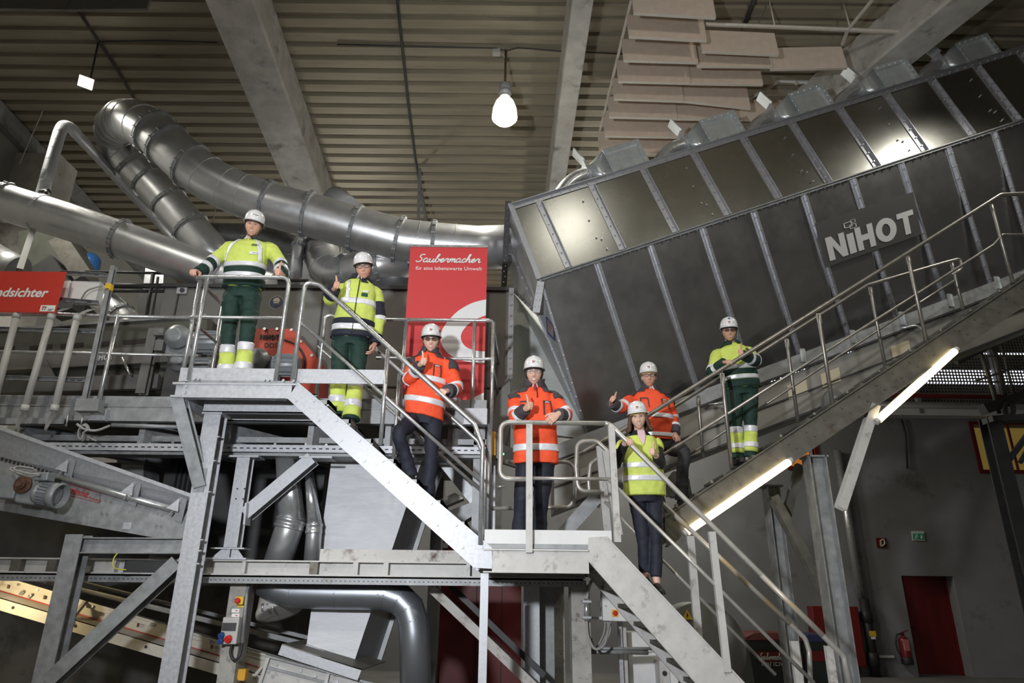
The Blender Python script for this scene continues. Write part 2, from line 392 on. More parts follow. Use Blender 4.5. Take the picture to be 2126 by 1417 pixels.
# lit windows
def lit_window(name, x0, x1, z0, z1, mglow, label):
    w = thing(name, label, 'window', ((x0 + x1) / 2, YB, z0)); struct(w)
    m = MB(); t = 0.09
    m.bb((x0, YB - 0.05, z0 - t), (x1, YB + 0.1, z0)); m.bb((x0, YB - 0.05, z1), (x1, YB + 0.1, z1 + t))
    m.bb((x0 - t, YB - 0.05, z0 - t), (x0, YB + 0.1, z1 + t)); m.bb((x1, YB - 0.05, z0 - t), (x1 + t, YB + 0.1, z1 + t))
    m.build('window_frame', dark_red, w)
    MB().bb((x0, YB + 0.32, z0), (x1, YB + 0.36, z1)).build('lit_room_wall', mglow, w)
    if x1 - x0 > 2: MB().bb((x0 + 0.95, YB + 0.02, z0), (x0 + 1.0, YB + 0.06, z1)).build('mullion', dark_red, w)
lit_window('window_1', WX0, WX1, WZ0, WZ1, room_y, 'window into a yellow lit room behind the dark steel column')
lit_window('window_2', OX0, OX1, OZ0, OZ1, room_o, 'small window into an orange lit room below the gangway')
# pale ledge and the perforated facade with its daylight strip above it
LZ = P(1900, 868, YB).z
struct(MB().bb((P(1560, 868, YB).x, YB - 0.35, LZ), (XRW, YB, LZ + 0.22)).build('trim_1', white_p))
def perforated():
    m = bpy.data.materials.new('perforated_sheet'); m.use_nodes = True; nt = m.node_tree; bs = nt.nodes['Principled BSDF']
    bs.inputs['Roughness'].default_value = 0.5; bs.inputs['Metallic'].default_value = 0.4
    tc = nt.nodes.new('ShaderNodeTexCoord'); sp = nt.nodes.new('ShaderNodeSeparateXYZ'); nt.links.new(tc.outputs['Object'], sp.inputs[0])
    def math_(op, a, bv):
        n = nt.nodes.new('ShaderNodeMath'); n.operation = op
        for k, v in enumerate((a, bv)):
            if v is None: continue
            if hasattr(v, 'is_linked'): nt.links.new(v, n.inputs[k])
            else: n.inputs[k].default_value = v
        return n.outputs[0]
    def cell(s): 
        f = math_('FRACT', math_('DIVIDE', s, 0.085), None); g = math_('SUBTRACT', f, 0.5); return math_('MULTIPLY', g, g)
    r2 = math_('ADD', cell(sp.outputs['X']), cell(sp.outputs['Z'])); hole = math_('LESS_THAN', r2, 0.075)
    mx = nt.nodes.new('ShaderNodeMixRGB'); nt.links.new(hole, mx.inputs[0]); mx.inputs[1].default_value = (0.30, 0.29, 0.27, 1); mx.inputs[2].default_value = (0.02, 0.02, 0.02, 1)
    nt.links.new(mx.outputs[0], bs.inputs['Base Color'])
    m2 = m.copy(); m2.name = 'perforated_sheet_before_daylight'; nt = m2.node_tree; bs = nt.nodes['Principled BSDF']
    hole2 = [n for n in nt.nodes if n.type == 'MATH' and n.operation == 'LESS_THAN'][0].outputs[0]
    ml = nt.nodes.new('ShaderNodeMath'); ml.operation = 'MULTIPLY'; nt.links.new(hole2, ml.inputs[0]); ml.inputs[1].default_value = 2.6
    bs.inputs['Emission Color'].default_value = (0.82, 0.86, 1.0, 1); nt.links.new(ml.outputs[0], bs.inputs['Emission Strength'])
    return m, m2
perf, perf_day = perforated()
pf = thing('window_3', 'perforated facade with a bright daylight strip above the pale ledge', 'window', (6, YB - 0.15, LZ + 0.4)); struct(pf)
fx0 = P(1470, 800, YB).x
zz = [LZ + 0.35, P(1900, 800, YB).z, P(1900, 771, YB).z, P(1900, 742, YB).z, P(1900, 735, YB).z, P(1900, 640, YB).z]
for j in range(5):
    w = 2.25; x = fx0; mm = perf_day if j in (1, 3) else perf
    m = MB()
    while x < XRW - 0.2:
        m.bb((x, YB - 0.2, zz[j] + 0.01), (min(x + w - 0.02, XRW), YB - 0.16, zz[j + 1] - 0.01)); x += w
    m.build('daylight_strip' if j in (1, 3) else 'perforated_panel', mm, pf)
m = MB(); x = fx0 + 1.0
while x < XRW: m.bar((x, YB - 0.3, zz[0] - 0.3), (x, YB - 0.3, zz[5]), 0.12, 0.12, (0, 1, 0)); x += 2.25
m.build('facade_post', galv_dull, pf)
# left wall: edge beam under the roof and the concrete column
m = MB(); m.bb((XL, YF, 0), (XL + 0.01, YF + 0.01, 0.01))
def beam_along(name, poly_near, far, mt, up):
    pass
struct(MB().prism([(XL, 8.0, roofz(8.0) - 0.42), (XL + 0.16, 8.0, roofz(8.0) - 0.42), (XL + 0.16, 8.0, roofz(8.0) - 0.02), (XL, 8.0, roofz(8.0) - 0.02)], (0, YB - 8.0, -ROOFS * (YB - 8.0))).build('trim_2', galv_dull))
cy0 = PX(72, 400, XL + 0.6).y; cy1 = cy0 + 0.62
struct(MB().bb((XL, cy0, 0), (XL + 0.86, cy1, roofz(cy1) - 0.45)).build('trim_3', conc))
# roof beams (precast concrete), bottom edges read where they meet the eye
def roof_beam(name, e0, e1, drop, t0, t1, flange=None):
    a0 = PR(*e0[0], drop); a1 = PR(*e0[1], drop); b0 = PR(*e1[0], drop); b1 = PR(*e1[1], drop)
    dr = ((a1 - a0).normalized() + (b1 - b0).normalized()).normalized(); dr /= dr.y
    mid = (lerp(a0, a1, .5) + lerp(b0, b1, .5)) / 2; w = abs(lerp(b0, b1, .5).x - lerp(a0, a1, .5).x)
    def at(Y): c = mid + dr * (Y - mid.y); return V((c.x, Y, roofz(Y) - drop))
    p = at(t0); q = at(t1); h = w / 2
    poly = [p + V((-h * .94, 0, 0)), p + V((h * .94, 0, 0)), p + V((h, 0, 0.05)), p + V((h, 0, drop + 0.03)), p + V((-h, 0, drop + 0.03)), p + V((-h, 0, 0.05))]
    struct(MB().prism(poly, q - p).build(name, conc, bevel=0.01))
    return w
roof_beam('ceiling_beam_1', ((428, 0), (587, 391)), ((521, 0), (670, 395)), 0.71, 2.5, YB)
roof_beam('ceiling_beam_2', ((1186, 0), (1142, 380)), ((1235, 0), (1174, 375)), 0.71, 2.5, YB)
roof_beam('ceiling_beam_3', ((1967, 0), (1798, 149)), ((2073, 0), (1870, 149)), 0.71, 2.5, YB)
# thin cable conduits on the deck
def deck_cable(pts, r, label, name='cable_conduit', mt=grey_dark):
    tag(MB().tube([PR(*p, 0.03) for p in pts], r, 6).build(name, mt), label, 'conduit')
deck_cable([(818, -60), (833, 80), (848, 220), (862, 330), (874, 400), (886, 465)], 0.022, 'thin dark conduit running along the roof deck left of the hanging lamp')
deck_cable([(700, 92), (900, 97), (1030, 100), (1050, 106), (1075, 99), (1160, 106), (1300, 112)], 0.012, 'black cable crossing the roof deck to the hanging lamp')
deck_cable([(160, 20), (200, 80), (240, 140), (285, 215)], 0.022, 'thin dark conduit on the roof deck above the square floodlight')
deck_cable([(205, 86), (330, 84), (450, 88)], 0.012, 'black cable crossing the roof deck beside the floodlight')
deck_cable([(1570, -10), (1546, 52)], 0.04, 'black rod slanting down from the roof deck above the white grid')
# ================================================================== HUNG FROM THE ROOF
# pendant high bay lamp
def pendant():
    top = PR(1050, 104, 0.0); L = 8.12
    x, y = top.x, top.y; zb = P(1048, 246, y).z; zt = P(1048, 178, y).z
    o = thing('pendant_lamp', 'lit bell-shaped high bay lamp hanging from a rod under the roof deck', 'lamp', (x, y, zb), None)
    H = zt - zb; r = 0.5 * abs(P(1075, 228, y).x - P(1022, 228, y).x)
    m = MB(); m.lathe((x, y, zb), (0, 0, 1), [(r * .985, 0.02), (r, 0.03), (r * .93, H * .28), (r * .72, H * .48), (r * .45, H * .60), (r * .40, H * .64), (r * .38, H * .63)], 32); s_ = m.build('lamp_shade', shade_glow, o)
    m = MB(); m.lathe((x, y, zb), (0, 0, 1), [(r * .30, -0.075), (r * .75, -0.05), (r * .97, 0.005), (r * .97, 0.024)], 32); m.build('lamp_lens', lamp_glow, o)
    m = MB(); m.lathe((x, y, zb), (0, 0, 1), [(r * .36, H * .62), (r * .40, H * .64), (r * .40, H * .72), (r * .5, H * .74), (r * .52, H * .80), (r * .44, H * .84), (r * .48, H * .86), (r * .48, H * .99), (r * .40, H * 1.04), (r * .1, H * 1.06)], 24); m.build('lamp_housing', galv, o)
    m = MB(); m.tube([(x, y, zb + H * 1.03), (x, y, top.z + 0.02)], 0.02, 8); m.build('hanging_rod', rust, o)
    m = MB(); m.box((x - 0.16, y - 0.02, top.z - 0.07), (0.13, 0.1, 0.09)); m.tube(smooth_path([(x - 0.1, y, top.z - 0.06), (x - 0.02, y, top.z - 0.14), (x, y, top.z - 0.3)]), 0.01, 6); m.build('junction_box', pvc, o)
    add_light('pendant_light', 'SPOT', (x, y, zb - 0.10), 420, HB, (x, y, 0), shadow_soft_size=0.15, spot_size=radians(165), spot_blend=0.5)
pendant()
# square floodlight on its rod
def flood():
    top = PR(205, 84, 0.0); y = top.y; pz = [P(*q, y) for q in ((166, 153), (196, 165), (191, 190), (160, 177))]
    c = sum(pz, V()) / 4
    o = thing('floodlight', 'square lit floodlight hanging on a thin rod at upper left', 'lamp', c)
    n = V((0.15, -0.8, -0.6)).normalized(); ux = (pz[1] - pz[0]).normalized(); ux = (ux - n * ux.dot(n)).normalized(); uy = n.cross(ux)
    def q(a, b_, k): return c + ux * a + uy * b_ + n * k
    s = 0.12
    MB().rows([[q(-s, -s * .8, 0), q(s, -s * .8, 0), q(s, s * .8, 0), q(-s, s * .8, 0)], [q(-s * .6, -s * .5, -0.14), q(s * .6, -s * .5, -0.14), q(s * .6, s * .5, -0.14), q(-s * .6, s * .5, -0.14)]], smooth=False).build('lamp_housing', grey_dark, o)
    MB().rows([[q(-s * .9, -s * .7, 0.001), q(s * .9, -s * .7, 0.001), q(s * .9, s * .7, 0.001), q(-s * .9, s * .7, 0.001)], [q(-s * .9, -s * .7, 0.012), q(s * .9, -s * .7, 0.012), q(s * .9, s * .7, 0.012), q(-s * .9, s * .7, 0.012)]], smooth=False).build('lamp_glass', flood_glow, o)
    MB().tube([q(0, 0, -0.14), lerp(q(0, 0, -0.14), top, .25), top], 0.016, 8).build('hanging_rod', grey_dark, o)
flood()
# white wire down the left wall
tag(MB().tube([PX(131, 66, -8.7), PX(95, 215, -9.2), PX(40, 340, -9.5)], 0.012, 6).build('hanging_wire', cable_m), 'thin pale wire slanting down from the roof at upper left', 'wire')
# acoustic baffles
def baffle(bl, br, label, drop=1.03, h=0.48, mt=None, grp=None):
    a = PR(*bl, drop); b = P(*br, a.y)
    o = thing('acoustic_baffle', label, 'baffle', (a + b) / 2, grp)
    dx = (b - a); t = 0.045; up = V((0, 0.10, 1)).normalized() * h
    m = MB(); m.prism([a, b, b + V((0, t, 0)), a + V((0, t, 0))], up); m.build('board', mt or baffle_m, o, bevel=0.004)
    m = MB(); g = dx.normalized() * 0.012; lip = V((0, 0, -0.006))
    m.prism([a + lip, b + lip, b + lip + V((0, t, 0)), a + lip + V((0, t, 0))], (0, 0, 0.006))
    for e, s in ((a, -1), (b, 1)): m.prism([e, e + g * s * 0.6, e + g * s * 0.6 + V((0, t, 0)), e + V((0, t, 0))], up)
    m.build('edge_strip', baffle_edge if mt is None else mt, o)
    return o
BG = 'acoustic baffles under the roof'
ordn = ['nearest', 'second', 'third', 'fourth', 'fifth', 'sixth', 'seventh', 'eighth']
left = [((1317, 26), (1486, 36)), ((1307, 75), (1467, 83.5)), ((1296, 124.6), (1449, 129)), ((1285, 168), (1434, 172)), ((1276, 204.5), (1420, 209.5)), ((1266, 242), (1406, 245.6)), ((1256, 281.7), (1391, 284)), ((1245, 316), (1377, 318))]
for i, (a, c) in enumerate(left):
    baffle(a, c, ['beige acoustic board cut by the top of the photo', 'beige acoustic board second from the top in the left column', 'beige acoustic board third from the top with a torn patch', 'beige acoustic board fourth from the top in the left column', 'speckled beige acoustic board fifth from the top in the left column', 'speckled beige acoustic board sixth from the top in the left column', 'beige acoustic board seventh from the top in the left column', 'lowest beige acoustic board in the left column above the housing'][i], grp=BG)
right = [((1459, 106), (1617, 113), 'topmost beige acoustic board of the right column under the white grid rail'), ((1449, 136.5), (1604, 138), 'shaded acoustic board just behind and below the topmost right one'), ((1601.5, 143), (1759, 140), 'pale beige acoustic board farthest right on its own'), ((1435, 172.5), (1584, 175), 'pale acoustic board of the right column fourth from top'), ((1421, 209.5), (1558, 224.5), 'tilted beige acoustic board sagging at its right end'), ((1407, 246), (1544, 248), 'acoustic board below the sagging one'), ((1545, 248), (1640, 250), 'acoustic board end showing between two grey fan boxes'), ((1392, 284), (1510, 286), 'acoustic board of the right column seventh from the top'), ((1378, 318), (1500, 320), 'lowest acoustic board of the right column behind the silver elbow')]
for a, c, l in right: baffle(a, c, l, grp=BG)
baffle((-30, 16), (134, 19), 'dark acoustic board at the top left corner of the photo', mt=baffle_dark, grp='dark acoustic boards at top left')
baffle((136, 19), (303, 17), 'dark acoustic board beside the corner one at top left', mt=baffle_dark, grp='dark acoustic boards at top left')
# white suspension grid with its hangers
g = thing('suspension_grid', 'white metal grid rails hung on thin rods beside the beige acoustic boards', 'grid', PR(1660, 60, 0.52))
def grail(name, pts, r, drop=0.5): MB().tube([PR(*p, drop) for p in pts], r, 6, smooth=False).build(name, rail_white, g)
grail('grid_rail', [(1464, 50), (1700, 59), (1921, 68)], 0.035)
grail('grid_rail', [(1815, -5), (1760, 62), (1749, 92)], 0.03)
grail('grid_rail', [(1975, -6), (1921, 66), (1890, 110)], 0.03)
grail('grid_rail', [(1865, 145), (1855, 160), (1700, 300)], 0.03)
grail('grid_rail', [(1311, 0), (1280, 130), (1245, 275)], 0.026)
for a, c in (((1600, -12), (1608, 52)), ((1753, -12), (1765, 60)), ((1905, -12), (1921, 66))):
    p = PR(*c, 0.5); MB().tube([p, V((p.x - 0.03, p.y - 0.02, roofz(p.y)))], 0.012, 6).build('hanger_rod', rail_white, g)
# old bracket behind the fan boxes
br = thing('roof_bracket', 'rusty white bracket behind the acoustic boards', 'bracket', P(1610, 170, 10.2))
MB().tube([P(1555, 205, 10.0), P(1600, 180, 10.0), P(1640, 152, 10.0), P(1655, 175, 10.0)], 0.03, 6, smooth=False).build('bracket_arm', rail_white, br)
MB().bar(P(1615, 164, 10.0), P(1680, 168, 10.0), 0.05, 0.1).build('white_bar', white_p, br)
# ================================================================== NOTHING BUT AIR: DUCTS
def duct(name, label, pts, r, flanges=(), mt=None, seams=(), seg=28, ring=1.10):
    pts = [V(p) for p in pts]; o = thing(name, label, 'duct', pts[len(pts) // 2])
    rr = r if isinstance(r, (list, tuple)) else [r] * len(pts)
    MB().tube(pts, list(rr), seg).build('duct_pipe', mt or duct_m, o)
    for i in flanges:
        k = int(i); f = i - k; p = lerp(pts[k], pts[min(k + 1, len(pts) - 1)], f); d = (pts[min(k + 1, len(pts) - 1)] - pts[max(k - (1 if f == 0 else 0), 0)]).normalized()
        q = rr[k]; m = MB(); m.lathe(p - d * 0.028, d, [(q * .99, 0), (q * ring, 0.0), (q * ring, 0.022), (q * (ring - .02), 0.024), (q * (ring - .02), 0.034), (q * ring, 0.036), (q * ring, 0.056), (q * .99, 0.056)], seg, False)
        ref = d.cross(V((0, 0, 1))).normalized(); r2 = d.cross(ref)
        for j in range(14):
            a = 2 * pi * j / 14; c = p + (ref * cos(a) + r2 * sin(a)) * q * (ring + .015); m.cyl(c - d * 0.03, c + d * 0.03, 0.011, 6, False)
        m.build('flange', galv_dull, o)
    if seams:
        for i in seams:
            m = MB()
            k = int(i); f = i - k; p = lerp(pts[k], pts[min(k + 1, len(pts) - 1)], f); d = (pts[min(k + 1, len(pts) - 1)] - pts[max(k - (1 if f == 0 else 0), 0)]).normalized()
            m.lathe(p - d * 0.006, d, [(rr[k] * .99, 0), (rr[k] * 1.02, 0.002), (rr[k] * 1.02, 0.010), (rr[k] * .99, 0.012)], seg, False)
            m.build('seam_ring', mt or duct_m, o)
    return o
# main inverted U duct
ctrl = [((1062, 512), 9.6), ((990, 514), 9.6), ((900, 507), 9.55), ((838, 500), 9.5), ((740, 474), 9.4), ((640, 445), 9.3), ((555, 424), 9.2), ((495, 402), 9.15), ((440, 375), 9.1), ((385, 335), 9.05), ((322, 276), 9.0)]
leg1 = [P(*p, y) for p, y in ctrl]
elb = [P(283, 252, 9.15), P(257, 250, 9.5), P(243, 262, 9.85), P(240, 283, 10.15), P(252, 310, 10.35)]
leg2 = [P(*p, y) for p, y in (((280, 345), 10.5), ((330, 397), 10.6), ((380, 455), 10.7), ((430, 512), 10.8), ((470, 560), 10.9))]
pts = leg1 + elb + leg2
rad = [0.345] * 11 + [0.345, 0.34, 0.34, 0.335, 0.33] + [0.31] * 5
duct('air_duct', 'large silver duct bending over at upper left and dipping down to the dark housing', pts, rad, (2.0, 3.1, 4.02, 5.0, 6.0, 8.8, 9.6, 10.0, 15.9, 16.6, 17.4, 18.3), None, (1.5, 2.5, 6.8, 7.4, 8.2, 10.6, 11.2, 11.8, 12.4, 13.0, 13.6, 14.2, 14.8, 15.3))
# left duct
pts = [P(-60, 402, 8.3), P(10, 420, 8.35), P(130, 456, 8.45), P(250, 496, 8.55), P(350, 532, 8.65), P(460, 572, 8.75), P(560, 604, 8.85)]
duct('air_duct', 'long straight silver duct slanting down from the left edge behind the waving railing', pts, 0.262, (1.0, 3.0, 5.0), None, ())
b = MB(); c = P(85, 442, 8.42); dd = (P(250, 496, 8.55) - P(10, 420, 8.35)).normalized()
tag(MB().lathe(c - dd * 0.03, dd, [(0.264, 0), (0.272, 0), (0.272, 0.05), (0.264, 0.05)], 28, False).box(c + V((0.02, -0.02, 0.29)), (0.07, 0.05, 0.06)).build('pipe_clamp', galv), 'strap clamp around the left duct below the thin insulated pipe', 'clamp')
# thin insulated pipe, up and over
pts = [P(88, 402, 8.5), P(100, 358, 8.55), P(113, 312, 8.6)] + smooth_path([P(123, 278, 8.65), P(132, 262, 8.8), P(148, 266, 9.1), P(162, 282, 9.5)], 4) + [P(200, 322, 10.1), P(260, 388, 10.9), P(320, 452, 11.7), P(372, 506, 12.4)]
duct('insulated_pipe', 'thin silver jacketed pipe rising from the left duct and bending back down', pts, 0.086, (), galv, tuple(i * 0.5 for i in range(1, 30) if i * .5 < len(pts) - 1), 18)
tag(MB().cyl(P(84, 400, 8.42), P(102, 399, 8.42), 0.05).cyl(P(96, 396, 8.38), P(96, 404, 8.38), 0.025).build('valve_box', black_r), 'black valve at the foot of the thin jacketed pipe', 'valve')
# short elbow duct behind the second man
pts = [P(670, 470, 10.2), P(668, 512, 10.2), P(668, 535, 10.15), P(676, 556, 10.1), P(694, 568, 10.05), P(720, 566, 9.95), P(770, 552, 9.85), P(850, 540, 9.8)]
duct('elbow_duct', 'short segmented elbow duct behind the head of the man in yellow and navy', pts, 0.285, (1.0, 5.0, 6.2), None, (2, 3, 4), 28, 1.1)
pts = [P(622, 495, 10.0), P(617, 540, 10.0), P(612, 610, 10.0)]
duct('vertical_pipe', 'slim vertical silver pipe between the first man and the elbow duct', pts, 0.095, (0.3,), galv, (1.0, 1.4), 20)
pts = [P(690, 470, 11.0), P(690, 432, 10.9), P(700, 418, 10.7), P(720, 440, 10.5)]
duct('elbow_duct', 'silver duct bend showing above the main duct near the left roof beam', pts, 0.27, (), galv, (1,), 24)
pts = [P(820, 590, 10.4), P(770, 560, 10.3), P(820, 470, 10.6)]
duct('duct_branch', 'dull duct branch slanting up under the main duct beside the banner', [P(790, 610, 10.1), P(830, 560, 10.0), P(868, 520, 9.95)], 0.30, (1.1,), duct_dark, (), 24)
pts = [P(395, 490, 12.5), P(480, 490, 12.5), P(560, 495, 12.4), P(620, 520, 12.3), P(660, 545, 12.2)]
sd_ = duct('spiral_duct', 'dark ribbed spiral duct running behind the head of the first man', pts, 0.26, (), duct_dark, tuple(i * 0.25 for i in range(1, 16)), 22)
for q_ in (P(440, 470, 12.5), P(590, 478, 12.35)): MB().cyl(q_ + V((0, 0, -.05)), V((q_.x, q_.y, roofz(q_.y))), .01, 6).build('hanger_rod', galv_dull, sd_)
duct('duct_branch', 'fat dull duct stub behind the left yellow shoulder', [P(470, 560, 11.5), P(560, 560, 11.4), P(640, 575, 11.3)], 0.36, (1.0,), duct_dark, (0.5, 1.5), 22)
# support struts
tag(MB().bar(P(872, 350, 12.5), P(868, 470, 12.6), 0.05, 0.05).bar(P(873, 395, 12.5), P(886, 465, 12.6), 0.03, 0.03).build('hanger_strut', galv_dull), 'grey hanger strut dropping from the roof conduit above the duct', 'strut')
tag(MB().bar(P(68, 478, 8.2), P(40, 562, 7.6), 0.07, 0.07).build('support_strut', grey_p), 'grey strut below the left duct above the red sign', 'strut')
# ================================================================== THE LARGE INCLINED HOUSING (UPPER RIGHT)
YC = 8.7
ML = P(1122, 580, YC); _mr = P(2126, 250, YC); AX = (_mr - ML).normalized(); AXL = (_mr - ML).length
TL = P(1062, 428, YC); _tr = P(2126, 100, YC)
def seam_pt(t): return ML + AX * t
MR = seam_pt(AXL * 1.22); TR = TL + (_tr - TL) * 1.2
BLo = P(1226, 925, 9.6); _br = P(2030, 597, 9.65); BRo = BLo + (_br - BLo) * 1.4
ALPHA = atan2(AX.z, AX.x); NU = V((sin(ALPHA), 0, -cos(ALPHA)))
hs = thing('separator_housing', 'huge dark galvanised housing slanting up to the right behind the gangway', 'machine', V((ML.x, 9.4, BLo.z)))
def quad_sheet(name, q, th, mt, parent, nrm=None):
    n = (q[1] - q[0]).cross(q[3] - q[0]).normalized()
    if n.y < 0: n = -n
    return MB().prism(q, n * th).build(name, mt, parent)
quad_sheet('upper_sheet', [TL, TR, MR, ML], 0.02, cham_up, hs)
quad_sheet('lower_sheet', [ML, MR, BRo, BLo], 0.02, cham_m, hs)
bk = V((0, 1.6, 0))
MB().prism([TL, TR, TR + bk + V((0, 0, .12)), TL + bk + V((0, 0, .12))], (0, 0, -0.02)).build('roof_sheet', cham_up, hs)
MB().prism([BLo, BRo, BRo + V((0, .8, 0)), BLo + V((0, .8, 0))], (0, 0, 0.02)).build('bottom_sheet', cham_m, hs)
MB().prism([TL + bk + V((0, 0, .12)), TR + bk + V((0, 0, .12)), BRo + V((0, .8, 0)), BLo + V((0, .8, 0))], (0, 0.02, 0)).build('rear_sheet', cham_m, hs)
FN = V((0, -1, 0))
# top and middle edge angles
m = MB(); m.bar(TL + V((0, -.012, -.03)), TR + V((0, -.012, -.03)), 0.012, 0.075, (0, 0, 1)); m.bar(TL + V((0, -.04, .008)), TR + V((0, -.04, .008)), 0.07, 0.014, (0, 0, 1))
n_b = 75; m.bolts([lerp(TL, TR, (i + .5) / n_b) + V((0, -.02, -.035)) for i in range(n_b)], FN, 0.010, 0.02); m.build('ridge_angle', seam_m, hs)
m = MB(); m.bar(ML + V((0, -.03, 0)), MR + V((0, -.03, 0)), 0.07, 0.016, (0, 0, 1)); m.bar(ML + V((0, -.015, -.02)), MR + V((0, -.015, -.02)), 0.02, 0.03, (0, 0, 1))
m.bolts([lerp(ML, MR, (i + .5) / 75) + V((0, -.02, -.035)) for i in range(75)], V((0, -.4, -1)), 0.010, 0.022); m.build('edge_angle', galv_dull, hs)
# seams of the upper sheet: folded flange plus bolts
_s0 = (P(1116, 411, YC) - TL).dot((TR - TL).normalized()); _s1 = (P(2112, 104, YC) - TL).dot((TR - TL).normalized()); RD = (TR - TL).normalized()
def ray_plane(px, py, p0, n):
    d = ray(px, py); return CAM + d * ((p0 - CAM).dot(n) / d.dot(n))
for i in range(-0, 12):
    t = _s0 + (_s1 - _s0) * i / 10; a = TL + RD * t
    # foot on the seam line
    k = (a - ML).dot(AX); bfoot = ML + AX * (k + (0.0)); bfoot = bfoot + AX * 0.015
    a2 = a + (bfoot - a) * 0.055; b2 = a + (bfoot - a) * 0.97
    m = MB(); m.bar(a2 + V((0.04, -.03, 0)), b2 + V((0.04, -.03, 0)), 0.012, 0.06, (0, 1, 0)); m.bar(a2 + V((-.012, -.008, 0)), b2 + V((-.012, -.008, 0)), 0.085, 0.012, (0, 1, 0))
    m.bolts([lerp(a2, b2, (j + .5) / 7) + V((-.01, -.012, 0)) for j in range(7)], FN, 0.012, 0.028); m.build('seam_strip', seam_m, hs)
# bolts in mid panel
m = MB()
for i in range(0, 11, 2):
    t0 = _s0 + (_s1 - _s0) * (i + .5) / 10; a = TL + RD * (t0 + .1); b2 = ML + AX * ((a - ML).dot(AX))
    m.bolts([lerp(a, b2, f) + AX * e for f, e in ((.22, .1), (.48, .06), (.72, .05), (.76, .11), (.9, .12))], FN, 0.014, 0.03)
m.build('panel_bolts', bolt_m, hs)
# seams of the lower sheet
NL = (MR - ML).cross(BLo - ML).normalized()
if NL.y > 0: NL = -NL
DL = NL.cross(AX); DL = DL if DL.z < 0 else -DL
def low_end(a):
    # walk down DL until the bottom edge
    e = (BRo - BLo).normalized(); w = BLo - a; nn = e.cross(NL); return a + DL * (w.dot(nn) / DL.dot(nn))
_t0 = (P(1240, 545, YC) - ML).dot(AX); _t1 = (P(2064, 271.5, YC) - ML).dot(AX)
for i in range(0, 11):
    a = ML + AX * (_t0 + (_t1 - _t0) * i / 8); a = a + DL * 0.03; b2 = low_end(a)
    m = MB(); w = NL * 0.012; m.bar(a + w, b2 + w, 0.014, 0.085, AX); m.bar(a + NL * .03, b2 + NL * .03, 0.03, 0.016, AX)
    L = (b2 - a).length; n = int(L / 0.19); m.bolts([lerp(a, b2, (j + .5) / n) + NL * .02 + AX * s_ for j in range(n) for s_ in (-.028, .028)], NL, 0.009, 0.016); m.build('seam_strip', seam_m, hs)
# left end hood made of folded sheets
hc = P(1053, 505, 9.45); hd = P(1118, 656, 9.1); he = P(1224, 912, 9.58); hf = P(1062, 602, 9.75); hg = P(1062, 890, 10.05); hh = P(1154, 905, 10.0); ht = P(1055, 432, 9.3)
def facet(name, pts, mt):
    n = (pts[1] - pts[0]).cross(pts[2] - pts[0]).normalized(); n = n if n.y > 0 else -n
    return MB().prism(pts, n * 0.012).build(name, mt, hs)
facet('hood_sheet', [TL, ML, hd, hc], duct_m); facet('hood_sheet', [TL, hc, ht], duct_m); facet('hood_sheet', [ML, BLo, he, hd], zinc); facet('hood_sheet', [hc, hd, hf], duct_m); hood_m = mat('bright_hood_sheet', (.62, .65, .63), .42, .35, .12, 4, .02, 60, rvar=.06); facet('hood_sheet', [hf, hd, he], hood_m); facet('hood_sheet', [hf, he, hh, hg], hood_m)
for a, b2 in ((hc, hd), (hd, he), (ML, BLo), (hf, hd), (hh, he)):
    m = MB(); a2 = a + V((0, -.012, 0)); b3 = b2 + V((0, -.012, 0)); m.bar(a2, b3, 0.035, 0.014, (0, 1, 0)); n = max(3, int((b3 - a2).length / .2)); m.bolts([lerp(a2, b3, (j + .5) / n) for j in range(n)], FN, 0.012, 0.03); m.build('hood_seam', seam_m, hs)
m = MB(); a = P(1055, 418, 8.95); b2 = P(1046, 604, 9.35); m.bar(a, b2, 0.085, 0.05, (0, 1, 0)); m.build('end_flange', grey_dark, hs)
m = MB(); m.bolts([lerp(a, b2, (j + .5) / 17) + V((0.01 * (-1) ** j, -.03, 0)) for j in range(17)], FN, 0.009, 0.012); m.build('flange_bolts', bolt_m, hs)
m = MB(); a = TL + V((-.02, -.02, .03)); b2 = ML + V((-.02, -.02, 0)); m.bar(a, b2, 0.075, 0.03, (0, 1, 0)); m.build('corner_angle', galv, hs)
# bracket with holes and inspection flap
m = MB(); a = P(1123, 584, 8.66); b2 = P(1113, 648, 8.75); m.bar(a, b2, 0.10, 0.012, (0, 1, 0)); m.bolts([lerp(a, b2, f) + V((s_, -.006, 0)) for f in (.15, .38, .6, .82) for s_ in (-.025, .025)], FN, 0.010, 0.008); m.build('corner_bracket', galv, hs)
q = [P(1133, 655, 8.93), P(1150, 678, 8.93), P(1151, 706, 9.0), P(1136, 690, 9.0)]
MB().prism(q, (0, 0.02, 0)).build('inspection_flap', sign_blue, hs)
MB().prism([lerp(p, sum(q, V()) / 4, .22) + V((0, -.006, 0)) for p in q], (0, 0.004, 0)).build('flap_window', cham_m, hs)
